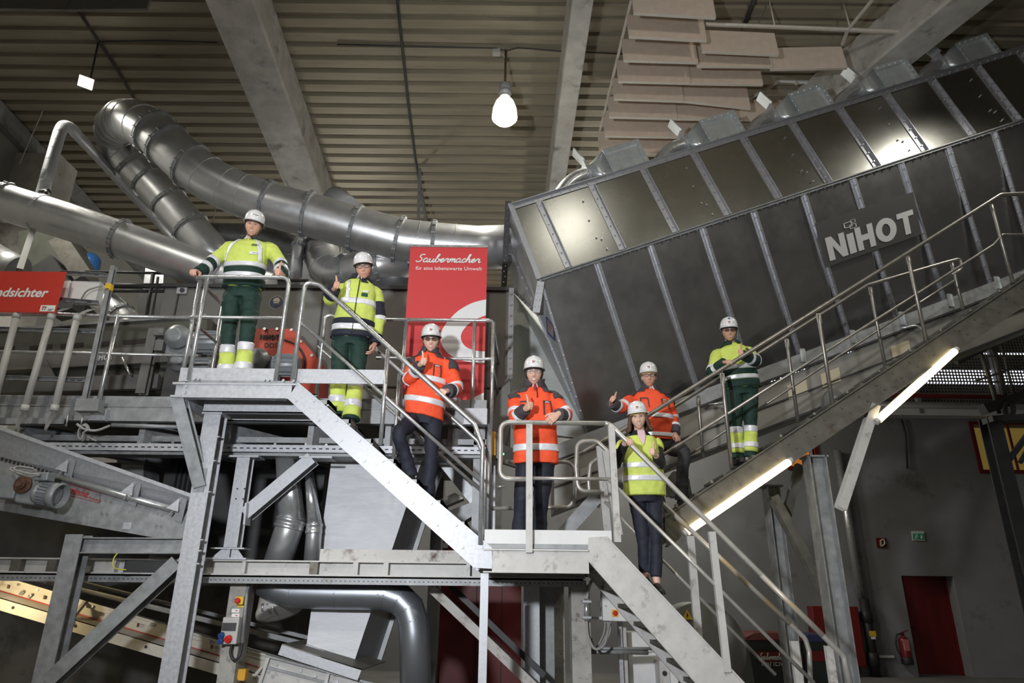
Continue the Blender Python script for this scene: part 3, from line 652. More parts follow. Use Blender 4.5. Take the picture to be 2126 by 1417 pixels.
# name plate with block letters
pn = NL; o0 = ML + pn * 0.05
q = [ray_plane(*c, o0, pn) for c in ((1692, 463.5), (1896, 398), (1913, 486), (1714, 555))]
pl = MB().prism(q, -pn * 0.02).build('name_plate', mat('name_plate_paint', (0.11, 0.11, 0.11), 0.45, 0.5), hs)
def on_plate(q, u, v, k=0.004):
    return lerp(lerp(q[3], q[2], u), lerp(q[0], q[1], u), v) + pn * k
def block_letters(q, onp, mtl, parent, u0, u1, v0, v1, logo=True):
    polys = {'N': [[(0, 0), (0, 1), (.32, 1), (.70, .42), (.70, 1), (1, 1), (1, 0), (.70, 0), (.30, .60), (.30, 0)]], 'I': [[(0, 0), (0, .86), (1, .86), (1, 0)]],
             'H': [[(0, 0), (0, 1), (.31, 1), (.31, .62), (.69, .62), (.69, 1), (1, 1), (1, 0), (.69, 0), (.69, .37), (.31, .37), (.31, 0)]], 'T': [[(.34, 0), (.34, .77), (0, .77), (0, 1), (1, 1), (1, .77), (.66, .77), (.66, 0)]]}
    widths = [('N', .21), ('I', .075), ('H', .20), ('O', .235), ('T', .19)]; gap = (1 - sum(w for _, w in widths)) / 4; x = 0; m = MB()
    def pt(u, v): return onp(q, u0 + (u1 - u0) * u, v0 + (v1 - v0) * v)
    for ch, w in widths:
        if ch == 'O':
            n = 20
            for i in range(n):
                a, b_ = 2 * pi * i / n, 2 * pi * (i + 1) / n
                m.prism([pt(x + w * (.5 + .5 * cos(a)), .5 + .52 * sin(a)), pt(x + w * (.5 + .5 * cos(b_)), .5 + .52 * sin(b_)), pt(x + w * (.5 + .20 * cos(b_)), .5 + .27 * sin(b_)), pt(x + w * (.5 + .20 * cos(a)), .5 + .27 * sin(a))], pn * .006)
        else:
            for pg in polys[ch]: m.prism([pt(x + w * a, b_) for a, b_ in pg], pn * .006)
        x += w + gap
    if logo:
        for cx_, cy_, s_ in ((.275, 1.24, .085), (.325, 1.12, .07), (.335, 1.40 - .07, .05)):
            hw = s_ * .55; hh_ = s_ * 1.35; t = .25
            for (a, b_, c_, d_) in ((-1, -1, 1, -1 + 2 * t * .5), (-1, 1 - 2 * t * .5, 1, 1), (-1, -1, -1 + 2 * t * .5, 1), (1 - 2 * t * .5, -1, 1, 1)):
                m.prism([pt(cx_ + a * hw, cy_ + b_ * hh_), pt(cx_ + c_ * hw, cy_ + b_ * hh_), pt(cx_ + c_ * hw, cy_ + d_ * hh_), pt(cx_ + a * hw, cy_ + d_ * hh_)], pn * .006)
    return m.build('plate_lettering', mtl, parent)
block_letters(q, on_plate, letter_grey, pl, .055, .955, .10, .62)
# ------------------------------------------------------------------ fan boxes on the ridge
def fan_box(idx, label):
    w, h, d = 0.60, 0.50, 0.5
    o = bpy.data.objects.new('fan_box', None); COL.objects.link(o); WL[o.name] = V(); tag(o, label, 'ventilation box', 'grey fan boxes along the housing ridge')
    MB().bb((0, .05, 0), (w, d, h)).build('box_body', zinc, o)
    m = MB()
    m.bb((0, .015, h - .07), (w, .05, h)); m.bb((w - .07, .015, 0), (w, .05, h - .07)); m.bb((0, .03, 0), (.02, .05, h - .07))
    m.bolts([(.05 + j * .11, .015, h - .035) for j in range(5)] + [(w - .035, .015, .05 + j * .1) for j in range(4)] + [(.012, .03, .06 + j * .1) for j in range(4)], FN, 0.009, 0.014); m.build('box_flange', zinc, o)
    r = .115; m = MB(); ring0 = []; ring1 = []
    for j in range(24):
        a = 2 * pi * j / 24; cy_, cz_ = cos(a), sin(a); k = 1 / max(abs(cy_), abs(cz_))
        ring0.append(V((-.005, .275 + cy_ * k * .225, .25 + cz_ * k * .25))); ring1.append(V((-.30, .20 + cy_ * r, .27 + sin(a) * r)))
    m.rows([ring0, ring1]); m.build('hood', zinc, o)
    m = MB(); m.lathe((-.29, .20, .27), (-1, 0, 0), [(r, 0), (r * 1.18, 0), (r * 1.18, .03), (r, .03)], 24, False); m.bb((-.335, .06, .10), (-.325, .36, .46)); m.build('collar', galv, o)
    MB().tube(smooth_path([(-.30, .20, .27), (-.48, .20, .265), (-.66, .20, .20), (-.85, .20, .06), (-.98, .20, -.12)], 5), r, 18).build('elbow_pipe', galv_tube, o)
    rt = M.Rotation(radians(-18), 3, 'Y'); MB().box((-.36, .12, .56), (.015, .20, .26), rt).box((-.37, .01, .54), (.006, .004, .14), rt).build('damper_plate', zinc, o)
    MB().cyl((.02, -.01, -.03), (.10, -.01, .05), .022, 8).build('handle', black_r, o)
    return o
fb0 = None
for i, (px, py) in enumerate(((1274, 352), (1478, 289), (1666, 230), (1846, 174), (2019, 121))):
    lab = ['grey fan box lowest on the housing ridge, left of the row', 'second grey fan box up the ridge in front of the beige boards', 'third grey fan box up the ridge, right of the beige boards', 'fourth grey fan box up the ridge before the concrete beam', 'topmost grey fan box cut close to the right edge'][i]
    t = (P(px, py, YC) - TL).dot(RD); loc = TL + RD * t + V((0, 0.05, 0.02))
    if fb0 is None:
        fb0 = fan_box(i, lab); fb0.location = loc; fb0.rotation_euler = (0, -ALPHA, 0)
    else: dup(fb0, loc, lab)
# ------------------------------------------------------------------ conveyor below the housing
cv = thing('inclined_conveyor', 'grey inclined conveyor running up right beneath the dark housing', 'conveyor', P(1500, 930, 9.2))
ca = P(1150, 962, 9.2); cb = P(1581, 800, 9.2); cdv = (cb - ca); cend = ca + cdv * 2.6
dn = V((0, 0, -.62))
MB().prism([ca, cend, cend + dn, ca + dn], (0, 0.8, 0)).build('side_plate', mat('conveyor_side_paint', (0.30, 0.29, 0.27), 0.42, 0.3, 0.08, 4), cv)
MB().prism([ca + V((0, -.05, .04)), cend + V((0, -.05, .04)), cend + V((0, -.05, .24)), ca + V((0, -.05, .24))], (0, 0.03, 0)).build('lip_strip', galv_dull, cv)
m = MB(); m.bar(ca + V((0, -.04, .02)), cend + V((0, -.04, .02)), .06, .02); m.bar(ca + V((0, -.04, -.62)), cend + V((0, -.04, -.62)), .08, .03); m.bar(ca + V((0, -.015, -.32)), cend + V((0, -.015, -.32)), .02, .02); m.build('edge_rail', grey_dark, cv)
def on_side(px, py): return P(px, py, 9.18)
for c_, mt_, wd_ in (((1343, 893), galv_dull, .34), ((1656, 807), beige_plate, .3), ((1725, 783), beige_plate, .3), ((1871, 726), beige_plate, .3), ((1216, 985), light_p, .16)):
    c0 = on_side(*c_); u = cdv.normalized() * wd_ / 2; w_ = V((0, 0, .10)); m = MB(); m.prism([c0 - u - w_, c0 + u - w_, c0 + u + w_, c0 - u + w_], (0, .012, 0)); m.bolts([c0 + u * .85 * s1 + w_ * .6 * s2 for s1 in (-1, 1) for s2 in (-1, 1)], FN, .008, .006); m.build('access_plate', mt_, cv)
for i in range(7):
    p = ca + cdv * (.95 + i * .26) + V((0, -.06, .2)); m = MB(); m.box(p, (.07, .02, .2)); m.box(p + V((.03, -.01, -.02)), (.012, .03, .2)); m.build('clamp_bracket', zinc, cv)
for c_ in ((1470, 860), (1870, 700)):
    p0 = on_side(*c_) + V((0, -.06, .12)); m = MB(); m.tube(fillet([p0, p0 + V((.25, -.02, .04)), p0 + V((.42, -.02, -.35))], .1), .018, 8); m.build('support_arm', galv_tube, cv)
# bearing blocks below
for c_ in ((1410, 1010), (1735, 838)):
    p = P(c_[0], c_[1], 8.9)
    m = MB(); m.prism([p + V((-.16, 0, -.12)), p + V((.16, 0, -.12)), p + V((.14, 0, .1)), p + V((.06, 0, .2)), p + V((-.06, 0, .2)), p + V((-.14, 0, .1))], (0, .1, 0)); m.prism([p + V((-.05, .1, -.1)), p + V((.05, .1, -.1)), p + V((.05, .1, .1)), p + V((-.05, .1, .1))], (0, .25, 0)); bt = m.build('bearing_block', grey_p, cv); MB().cyl(p + V((0, -.03, .06)), p + V((0, 0, .06)), .05).build('bearing_cap', bolt_m, bt)
# ================================================================== LANDINGS, STAIRS, GANGWAY
YN = 6.3; YFAR = 7.05
def rail(parent, pts, r, name='handrail', mt=None, seg=12, fil=0.09): return MB().tube(fillet(pts, fil), r, seg).build(name, mt or galv_tube, parent)
def post(parent, a, b, r, mt=None, name='post'): return MB().tube([a, b], r, 12).build(name, mt or galv_tube, parent)
ZU = P(480, 788, YN).z; ZL = P(1100, 1128, YN).z
# ---- upper landing
xl = P(383, 790, YN).x; xr = P(618, 795, YN).x
ld = thing('upper_landing', 'galvanised upper landing where the first man leans on the railing', 'platform', ((xl + xr) / 2, 6.65, ZU - .3))
MB().bb((xl + .02, YN + .02, ZU - .035), (xr, YFAR, ZU)).build('floor_grating', galv_dull, ld)
zc = P(480, 826, YN).z
def chan_front(name, x0, x1, y, zlo, zhi, parent, mt=galv, depth=.07):
    m = MB(); m.bb((x0, y, zlo), (x1, y + .008, zhi)); m.bb((x0, y - .0, zhi - .012), (x1, y + depth, zhi)); m.bb((x0, y, zlo), (x1, y + depth, zlo + .012)); return m.build(name, mt, parent)
m = MB(); m.bb((xl, YN, zc), (xr - .05, YN + .01, ZU - .04)); m.bb((xl, YN - .012, ZU - .05), (xr, YN + .07, ZU - .036)); m.bb((xl, YN - .012, zc), (xr - .1, YN + .07, zc + .014))
m.bolts([P(*q_, YN) for q_ in ((404, 787), (413, 787), (549, 789), (558, 789), (589, 790), (610, 791))], FN, .014, .016); m.build('edge_channel', galv, ld)
m = MB(); m.bb((xl - .08, YN + .02, zc + .02), (xl, YN + .12, ZU - .02)); m.bb((xl - .1, YN - .02, ZU - .055), (xl + .02, YN + .14, ZU - .035)); m.bb((xl - .1, YN - .02, zc), (xl, YN + .14, zc + .02)); m.bolts([(xl + .03, YN - .0, zc + .05), (xl + .03, YN - .0, zc + .11)], FN, .016, .014); m.build('end_bracket', galv, ld)
MB().bb((P(371, 770, YN).x, YN + .03, ZU - .01), (P(573, 770, YN).x, YN + .042, P(480, 762, YN).z)).build('toe_plate', galv, ld)
MB().bb((P(607, 770, YN).x, YN + .05, ZU - .01), (P(803, 775, YN).x, YN + .065, P(700, 763, YN).z)).build('toe_plate', galv, ld)
for yy in (6.62, 6.98): chan_front('cross_channel', xl + .25 * (yy - 6.3), xr + .1, yy, ZU - .24, ZU - .04, ld)
m = MB()
for q_ in ((467, 852), (566, 852)): 
    p = P(*q_, 6.5); m.cyl((p.x, 6.5, ZU - .06), (p.x, 6.5, ZU - .04), .035, 10); m.cyl((p.x, 6.5, ZU - .15), (p.x, 6.5, ZU - .04), .006, 6)
m.build('grating_clamp', bolt_m, ld)
MB().prism([(xl, YN + .07, ZU - .05), (xl, YFAR, ZU - .05), (xl, YFAR, ZU - .25), (xl, YN + .07, ZU - .25)], (.012, 0, 0)).build('side_channel', galv, ld)
# landing railing
ZR = P(500, 573, YN).z
a = P(403, 573, YN); b_ = P(600, 575, YN); pm = P(500, 657, YN).z
rl = thing('landing_railing', 'galvanised tube railing around the upper landing in front of the first man', 'railing', (a.x, YN, ZU))
rail(rl, [V((a.x, YFAR, ZR)), V((a.x, YN + .02, ZR)), V((b_.x, YN + .02, ZR)), V((b_.x, YN + .02, ZU))], .0215)
x1 = P(398, 775, YN).x
rail(rl, [V((a.x, YFAR, pm)), V((a.x, YN + .02, pm)), V((b_.x, YN + .02, pm))], .0165, 'mid_rail')
post(rl, V((a.x + .13, YN + .02, ZU)), V((a.x + .13, YN + .02, ZR)), .0215); post(rl, V((a.x + .01, YN + .12, ZU)), V((a.x + .01, YN + .12, ZR)), .0215); post(rl, V((a.x, YFAR, ZU)), V((a.x, YFAR, ZR)), .0215)
# ---- upper stair
S0 = V((xr, YN, ZU - .02)); S1 = V((P(1008, 1140, YN).x, YN, ZL)); SD = (S1 - S0)
st = thing('staircase', 'upper galvanised staircase down from the landing to the middle platform', 'staircase', S1)
u0 = P(618, 794, YN); u1 = P(1021, 1138, YN); l0 = P(598, 826, YN); l1 = P(986, 1178, YN)
def stringer(y, nm='stringer', mt=galv, sgn=1, q=(u0, u1, l1, l0), par=None, end=None):
    m = MB(); dy = V((0, y - YN, 0)); q2 = [p + dy for p in q]; 
    web = q2 if end is None else [q2[0], q2[1]] + [e + dy for e in end] + [q2[2], q2[3]]
    m.prism(web, (0, .01, 0)); m.bar(q2[0] + V((0, .03, 0)), q2[1] + V((0, .03, 0)), .075, .012); m.bar(q2[3] + V((0, .03, 0)), q2[2] + V((0, .03, 0)), .075, .012)
    nt = 8
    if sgn: 
        for i in range(nt):
            f = (i + .55) / nt; c1 = lerp(lerp(q2[0], q2[1], f), lerp(q2[3], q2[2], f), .5); m.bolts([c1 + V((.085, 0, .005)), c1 + V((-.085, 0, .005))], FN, .016, .010)
    return m.build(nm, mt, par)
stringer(YN, par=st, end=[P(1022, 1180, YN)]); stringer(YFAR - .07, par=st, sgn=0)
for i in range(7):
    f = (i + 1) / 8; z = lerp(ZU, ZL, f); x = lerp(S0.x + .02, S1.x - .02, f)
    MB().bb((x - .17, YN + .02, z - .04), (x + .07, YFAR - .08, z)).bb((x + .05, YN + .02, z - .06), (x + .07, YFAR - .08, z)).build('tread', galv_dull, st)
sr = thing('stair_railing', 'near galvanised railing of the upper staircase held by the man in orange', 'railing', V((xr, YN, ZU)))
t0 = P(628, 600, YN); t1 = P(650, 588, YN); t2 = P(985, 880, YN); t3 = P(1003, 915, YN); zp = P(1000, 1130, YN).z
rx = P(612, 760, YN).x; rt_ = V((rx, YN - .01, P(640, 586, YN).z + .02)); ex = t3.x
rail(sr, [V((rx, YN - .01, ZU)), rt_ + V((0, 0, -.02)), P(664, 592, YN) + V((0, -.01, 0)), P(985, 880, YN) + V((0, -.01, 0)), V((ex, YN - .01, t3.z - .05)), V((ex, YN - .01, zp))], .0225)
rail(sr, [P(619, 664, YN) + V((0, -.01, 0)), P(1003, 1003, YN) + V((0, -.01, 0))], .017, 'mid_rail', fil=.01)
pa = P(806, 726, YN); post(sr, V((pa.x, YN - .012, P(790, 925, YN).z)), V((pa.x, YN - .012, pa.z)), .0215)
sr2 = thing('stair_railing', 'far galvanised railing of the upper staircase behind the men', 'railing', V((xr, YFAR, ZU)))
dz = V((0, YFAR - YN, 0))
rail(sr2, [V((rx + .02, YFAR, ZU)), V((rx + .02, YFAR, rt_.z - .05)), P(664, 592, YN) + dz + V((0.05, 0, -.05)), P(985, 880, YN) + dz, V((ex, YFAR, t3.z - .05)), V((ex, YFAR, zp))], .0215)
rail(sr2, [P(619, 664, YN) + dz, P(1003, 1003, YN) + dz], .017, 'mid_rail', fil=.01)
post(sr2, V((pa.x, YFAR, P(790, 925, YN).z)), V((pa.x, YFAR, pa.z)), .0215)
# ---- middle (lower) platform
YB2 = 7.35
px0 = P(1004, 1140, YN).x; px1 = P(1272, 1140, YN).x; zt_ = P(1130, 1099, YN).z; zb_ = P(1110, 1189, YN).z
pf2 = thing('middle_platform', 'cream painted middle platform under the grey-haired man in orange', 'platform', ((px0 + px1) / 2, 6.8, zb_))
MB().bb((px0, YN + .02, ZL - .04), (px1, YB2, ZL)).build('floor_grating', galv_dull, pf2)
MB().bb((px0, YN + .03, ZL - .02), (px1, YN + .042, zt_)).build('toe_plate', white_p, pf2)
m = MB(); m.bb((P(1022, 1150, YN).x, YN, zb_), (P(1222, 1150, YN).x, YN + .012, ZL - .045)); m.bb((px0, YN - .02, ZL - .06), (P(1222, 1150, YN).x, YN + .08, ZL - .045)); m.bb((px0, YN - .012, zb_), (P(1222, 1150, YN).x, YN + .08, zb_ + .012)); m.build('edge_channel', light_p, pf2)
m = MB()
for i in range(12): m.bb((px0 + .02 + i * .1, YN + .1, ZL - .045), (px0 + .03 + i * .1, YB2, ZL - .02))
m.bb((px0, YB2 - .08, zb_), (px1, YB2, ZL - .04)); m.build('underside_frame', dirty_steel, pf2)
# platform railing (rounded loop with the leaning man)
pr = thing('platform_railing', 'scratched tube railing with a rounded loop that the grey-haired man leans on', 'railing', (px0, YN, ZL))
zr_ = P(1140, 877, YN).z; zm_ = P(1180, 993, YN).z; zlo = P(1070, 994, YN).z; lx = P(1039, 930, YN).x; ppx = P(1099, 1100, YN).x; ex2 = P(1262, 880, YN).x
LR0 = V((ex2, YN, zr_)); LR1 = P(1752, 1362, YN - .1)
rail(pr, [V((ppx, YN, zlo)), V((lx, YN, zlo)), V((lx, YN, zr_)), LR0 + V((-.03, 0, 0))], .0235, mt=rail_lower)
rail(pr, [V((ppx, YN, zm_)), V((ex2, YN, zm_ - .0))], .0165, 'mid_rail', rail_lower, fil=.01)
def flat_post(parent, a, b, w=.055, d=.02, mt=light_p, name='post'):
    m = MB(); m.bar(a, b, w, .008, (0, 1, 0)); m.bar(a + V((-w / 2, .02, 0)), b + V((-w / 2, .02, 0)), .008, .05, (0, 1, 0)); return m.build(name, mt, parent)
flat_post(pr, V((ppx, YN - .03, P(1098, 1147, YN).z)), V((ppx, YN - .03, zr_ - .02)))
flat_post(pr, V((ex2 + .045, YN - .03, P(1275, 1125, YN).z)), V((ex2 + .03, YN - .03, zr_ - .03)))
# back loop of the platform and far posts
pb = thing('platform_railing', 'rear tube railing of the middle platform behind the grey-haired man', 'railing', (px0, YB2, ZL))
rail(pb, [P(1012, 1055, YB2), P(1190, 1052, YB2), P(1196, 1000, YB2), P(1190, 958, YB2), P(1050, 958, YB2)], .0215, mt=rail_lower, fil=.12)
flat_post(pb, P(1262, 1105, YB2 - .1), P(1246, 925, YB2 - .1), .075)
post(pb, P(1014, 1100, YB2 - .02), P(1016, 880, YB2 - .02), .03, galv)
# ---- lower stair
YF2 = YN + .85
ls = thing('staircase', 'lower cream painted staircase descending right under the woman in the yellow vest', 'staircase', P(1500, 1400, YN))
q0 = P(1258, 1113, YN); q1 = P(1545, 1417, YN - .05); q2_ = P(1440, 1417, YN - .05); q3 = P(1220, 1160, YN)
dirn = (q1 - q0).normalized(); q1 = q1 + dirn * .7; q2_ = q2_ + dirn * .7
def lstr(dy, bolts, mt):
    m = MB(); D = V((0, dy, 0)); m.prism([P(1222, 1115, YN) + D, q0 + D, q1 + D, q2_ + D, q3 + D], (0, .012, 0)); m.bar(q0 + D + V((0, .03, 0)), q1 + D + V((0, .03, 0)), .08, .012); m.bar(q3 + D + V((0, .03, 0)), q2_ + D + V((0, .03, 0)), .08, .012)
    if bolts: m.bolts([P(*c_, YN) for c_ in ((1236, 1152), (1273, 1152), (1285, 1203), (1322, 1203), (1336, 1255), (1373, 1255), (1387, 1309), (1424, 1309), (1440, 1363), (1477, 1364), (1492, 1412), (1530, 1413))], FN, .018, .014)
    return m.build('stringer', mt, ls)
lstr(0, True, light_p); lstr(YF2 - YN, False, light_p)
for i in range(9):
    f = (i + 1) / 10; c_ = lerp(lerp(q0, q3, .45), lerp(q1, q2_, .45), f); MB().bb((c_.x - .16, YN + .02, c_.z - .035), (c_.x + .10, YF2, c_.z)).build('tread', dirty_steel, ls)
lr = thing('stair_railing', 'near lower stair railing with scratched yellowish paint in front of the woman', 'railing', LR1)
pend = V((LR1.x + .035, LR1.y, LR1.z - .4))
lr_a = LR0 + V((-.03, 0, 0)); 
rail(lr, [lr_a, LR0 + V((.02, 0, -.01)), LR1, pend], .0235, mt=rail_lower, fil=.07)
yA, yB_ = lerp(LR0, LR1, .68), lerp(LR0, LR1, .92); MB().tube([yA, yB_], .0240, 12).build('yellow_paint', rail_yellow, lr)
mr0 = P(1264, 995, YN); mr1 = P(1690, 1417, YN - .08); rail(lr, [mr0, mr1], .0165, 'mid_rail', rail_lower, fil=.01)
for a_, b2 in (((1512, 1395), (1479, 1103)), ((1742, 1480), (1722, 1340))): flat_post(lr, P(*a_, YN - .06), P(*b2, YN - .06))
lr2 = thing('stair_railing', 'far lower stair railing with yellow paint along its top behind the woman', 'railing', P(1680, 1345, YF2))
fa = P(1196, 1000, YF2)
rail(lr2, [P(1248, 1021, YF2), P(1200, 1019, YF2), P(1196, 970, YF2), P(1198, 916, YF2), P(1238, 914, YF2), P(1672, 1325, YF2), P(1680, 1352, YF2), P(1684, 1440, YF2)], .0235, mt=rail_lower, fil=.10)
MB().tube([P(1399, 1067, YF2 - .004) , P(1640, 1294, YF2 - .004)], .0240, 12).build('yellow_paint', rail_yellow, lr2)
rail(lr2, [P(1255, 1040, YF2), P(1610, 1400, YF2)], .0165, 'mid_rail', rail_lower, fil=.01)
for a_, b2 in (((1452, 1330), (1434, 1112)), ((1664, 1440), (1650, 1330)), ((1286, 1110), (1258, 935))): flat_post(lr2, P(*a_, YF2 - .03), P(*b2, YF2 - .03), .07)
lp2 = pb
rail(lp2, [P(1246, 1050, YF2 + .3), P(1226, 1045, YF2 + .3), P(1222, 1000, YF2 + .3), P(1226, 962, YF2 + .3), P(1250, 945, YF2 + .3)], .0215, 'tube_loop', mt=rail_lower, fil=.08)
# ---- gangway going up to the right
YG = 7.35; YG2 = 8.15
gw = thing('gangway', 'long steel gangway climbing to the right in front of the dark housing', 'gangway', P(1430, 1100, YG))
ga = P(1380, 1072, YG); gb = P(2126, 577, YG); gd = gb - ga; ge = ga + gd * 1.25; gdn = V((0, 0, -.30))
for y_ in (YG, YG2):
    D = V((0, y_ - YG, 0)); m = MB(); m.prism([ga + D, ge + D, ge + D + gdn, ga + D + gdn], (0, .012, 0)); m.bar(ga + D + V((0, .02, 0)), ge + D + V((0, .02, 0)), .10, .016); m.bar(ga + D + V((0, .02, -.30)), ge + D + V((0, .02, -.30)), .10, .016)
    if y_ == YG:
        n = 26; m.bolts([lerp(ga, ge, (i + .5) / n) + V((.0, 0, -.09 - .1 * (j))) + gd.normalized() * (.1 * j) for i in range(n) for j in (0, 1)], FN, .014, .012)
        m.bolts([lerp(ga, ge, (i + .3) / 14) + V((0, -.03, .02)) for i in range(14)], V((0, 0, 1)), .02, .03)
    m.build('stringer', dirty_steel, gw)
n = 17
for i in range(n):
    c_ = lerp(ga, ge, (i + .5) / n) + V((0, 0, -.06)); MB().bb((c_.x - .16, YG + .02, c_.z - .03), (c_.x + .12, YG2, c_.z)).build('tread', dirty_steel, gw)
g1 = thing('gangway_railing', 'near worn tube railing of the gangway held by the man at right', 'railing', ga)
rail(g1, [P(1190, 1052, YG), P(1196, 945, YG), P(1345, 862, YG), P(2078, 404, YG), P(2126, 402, YG), P(2260, 404, YG)], .0245, mt=rail_old, fil=.12)
rail(g1, [P(1240, 1030, YG), P(2062, 509, YG), P(2082, 487, YG), P(2260, 487, YG)], .0165, 'mid_rail', rail_old, fil=.05)
for a_, b2 in (((1519, 972), (1499, 776)), ((1729, 842), (1699, 652)), ((1923, 710), (1885, 532)), ((2103, 588), (2059, 424))): 
    pa_, pb_ = P(*a_, YG), P(*b2, YG); pa_.x = lerp(pa_, pb_, .5).x; pb_.x = pa_.x; MB().tube([pa_, lerp(pa_, pb_, .9), pb_], [.022, .022, .014], 12).box(pb_ + V((0, 0, -.05)), (.05, .012, .12)).build('post', rail_old, g1)
g2 = thing('gangway_railing', 'far worn tube railing of the gangway ending in a hook before the housing', 'railing', ga + V((0, .8, 0)))
rail(g2, [P(1265, 978, YG2), P(1310, 900, YG2), P(1800, 592, YG2), P(1962, 545, YG2), P(1996, 536, YG2), P(1996, 560, YG2), P(1975, 570, YG2)], .0235, mt=rail_old, fil=.1)
rail(g2, [P(1330, 1010, YG2), P(1900, 634, YG2), P(1985, 580, YG2)], .0155, 'mid_rail', rail_old, fil=.02)
for a_, b2 in (((1460, 950), (1449, 822)), ((1656, 876), (1634, 705)), ((1838, 758), (1806, 597)), ((2001, 642), (1975, 545))):
    pa_, pb_ = P(*a_, YG2), P(*b2, YG2); pa_.x = lerp(pa_, pb_, .5).x; pb_.x = pa_.x; MB().tube([pa_, lerp(pa_, pb_, .9), pb_], [.021, .021, .013], 12).box(pb_ + V((0, 0, -.05)), (.05, .012, .12)).build('post', rail_old, g2)
# warm tube lights fixed under the gangway
def tube_light(a_, b2, label):
    a0, b0 = P(*a_, YG - .02), P(*b2, YG - .02); o = thing('tube_light', label, 'lamp', (a0 + b0) / 2, 'warm tube lights under the gangway')
    d_ = (b0 - a0).normalized(); MB().tube([a0, lerp(a0, b0, .01), lerp(a0, b0, .5), lerp(a0, b0, .99), b0], [.02, .038, .04, .038, .02], 14).build('diffuser', tube_glow, o)
    MB().bar(a0 + V((0, .055, .025)), b0 + V((0, .055, .025)), .06, .05).build('lamp_housing', galv_dull, o)
    MB().cyl(a0 - d_ * .03, a0 + d_ * .02, .036, 12).build('end_cap', pvc, o); MB().cyl(b0 - d_ * .02, b0 + d_ * .03, .036, 12).build('end_cap', pvc, o)
tube_light((1424, 1105), (1640, 957), 'lower warm glowing tube light under the gangway behind the lower stair railing')
tube_light((1822, 873), (1984, 727), 'upper warm glowing tube light under the gangway at right')
# ================================================================== LEFT FRAME, MEZZANINE, SORTER
def hcol(name, label, cpx, ytop, ybot, Y, w=.16, dpt=.16, mt=galv, parent=None, t=.011):
    x = P(cpx[0], cpx[1], Y).x; zt = P(cpx[0], ytop, Y).z if ytop is not None else ybot; zb = 0.0 if ybot is None else P(cpx[0], ybot, Y).z
    if parent is None: 
        o = tag(MB().ibeam((x, Y + dpt / 2, zb), (x, Y + dpt / 2, zt), w, dpt, t, (0, 1, 0)).build(name, mt), label, 'column'); return o
    return MB().ibeam((x, Y + dpt / 2, zb), (x, Y + dpt / 2, zt), w, dpt, t, (0, 1, 0)).build(name, mt, parent)
YC1 = 6.62
c1 = thing('steel_column', 'bright galvanised column under the upper landing with a raking brace to its left', 'column', (P(384, 1200, YC1).x, YC1, 0))
MB().ibeam((P(384, 1200, YC1).x, YC1 + .085, 0), (P(384, 1200, YC1).x, YC1 + .085, ZU - .262), .168, .17, .011, (0, 1, 0)).build('column_shaft', galv, c1)
m = MB(); x = P(384, 1200, YC1).x
for yy in (905, 955, 1020, 1120, 1143, 1170): 
    z = P(430, yy, YC1).z; m.bb((x + .03, YC1 + .05, z), (x + .10, YC1 + .055, z + .008)); m.cyl((x + .045, YC1 + .02, z), (x + .10, YC1 + .02, z), .012, 6)
m.build('step_bolts', bolt_m, c1)
MB().bb((x - .10, YC1 - .02, ZU - .262), (x + .10, YC1 + .2, ZU - .243)).build('cap_plate', galv, c1)
a_ = P(371, 822, YN + .06); b2 = P(418, 1008, YC1 + .02); MB().ibeam(a_, b2, .12, .12, .01, (0, 1, 0)).build('raking_brace', galv_dull, c1)
MB().bb((P(402, 1008, YC1).x, YC1 - .012, P(410, 1020, YC1).z), (P(425, 1008, YC1).x, YC1, P(410, 972, YC1).z)).build('brace_plate', galv_dull, c1)
YC2 = 6.72
c2 = thing('steel_column', 'scuffed galvanised column nearest the left edge under the motor conveyor', 'column', (P(120, 1268, YC2).x, YC2, 0))
hcol('column_shaft', '', (118, 1268), 1108, None, YC2, .165, .17, galv_dull, c2)
bm_ = tag(MB().ibeam(P(166, 1132, YC2 + .08), P(382, 1133, YC2 + .08), .14, .145, .011).build('cross_beam', galv_dull), 'short galvanised beam between the two left columns below the motor conveyor', 'beam')
tag(MB().ibeam(P(108, 1412, YC2 + .06), P(374, 1166, YC2 + .02), .13, .165, .01, (0, 1, 0)).build('diagonal_brace', galv_dull), 'galvanised diagonal brace rising from the far left column foot', 'brace')
tag(MB().tube(smooth_path([P(244, 1147, YC2), P(236, 1160, YC2 - .03), P(235, 1175, YC2 - .03), P(246, 1181, YC2), P(262, 1182, YC2 + .05)]), .006, 6).build('earth_cable', yg_cable), 'yellow green earth cable looping under the short left beam', 'cable')
# ---- motor conveyor
YM = 6.95
mc = thing('motor_conveyor', 'galvanised belt conveyor with a geared motor entering from the left edge', 'conveyor', P(200, 1060, YM))
TLn = lambda x: 890 + .3527 * x
q = [P(-40, TLn(-40), YM - .16), P(402, 1032, YM - .16), P(402, 1064, YM), P(-40, 940, YM)]
MB().prism(q, (0, .008, 0)).build('guard_sheet', galv, mc)
MB().bar(P(-40, TLn(-40) - 2, YM - .17), P(402, 1030, YM - .17), .02, .035).build('guard_flange', galv, mc)
q = [P(-40, 938, YM - .01), P(390, 1060, YM - .01), P(392, 1118, YM - .01), P(330, 1117, YM - .01), P(-40, 1052, YM - .01)]
MB().prism(q, (0, .012, 0)).build('side_plate', galv_dull, mc)
m = MB()
for i in range(44):
    f = i / 43; c_ = lerp(P(4, 952, YM - .02), P(372, 1059, YM - .02), f); m.box(c_, (.024, .006, .030))
m.build('slot_row', letter_black, mc)
MB().tube([P(108, 985, YM - .05), P(240, 1024, YM - .05), P(372, 1060, YM - .05)], .033, 12).build('cable_tube', galv_tube, mc)
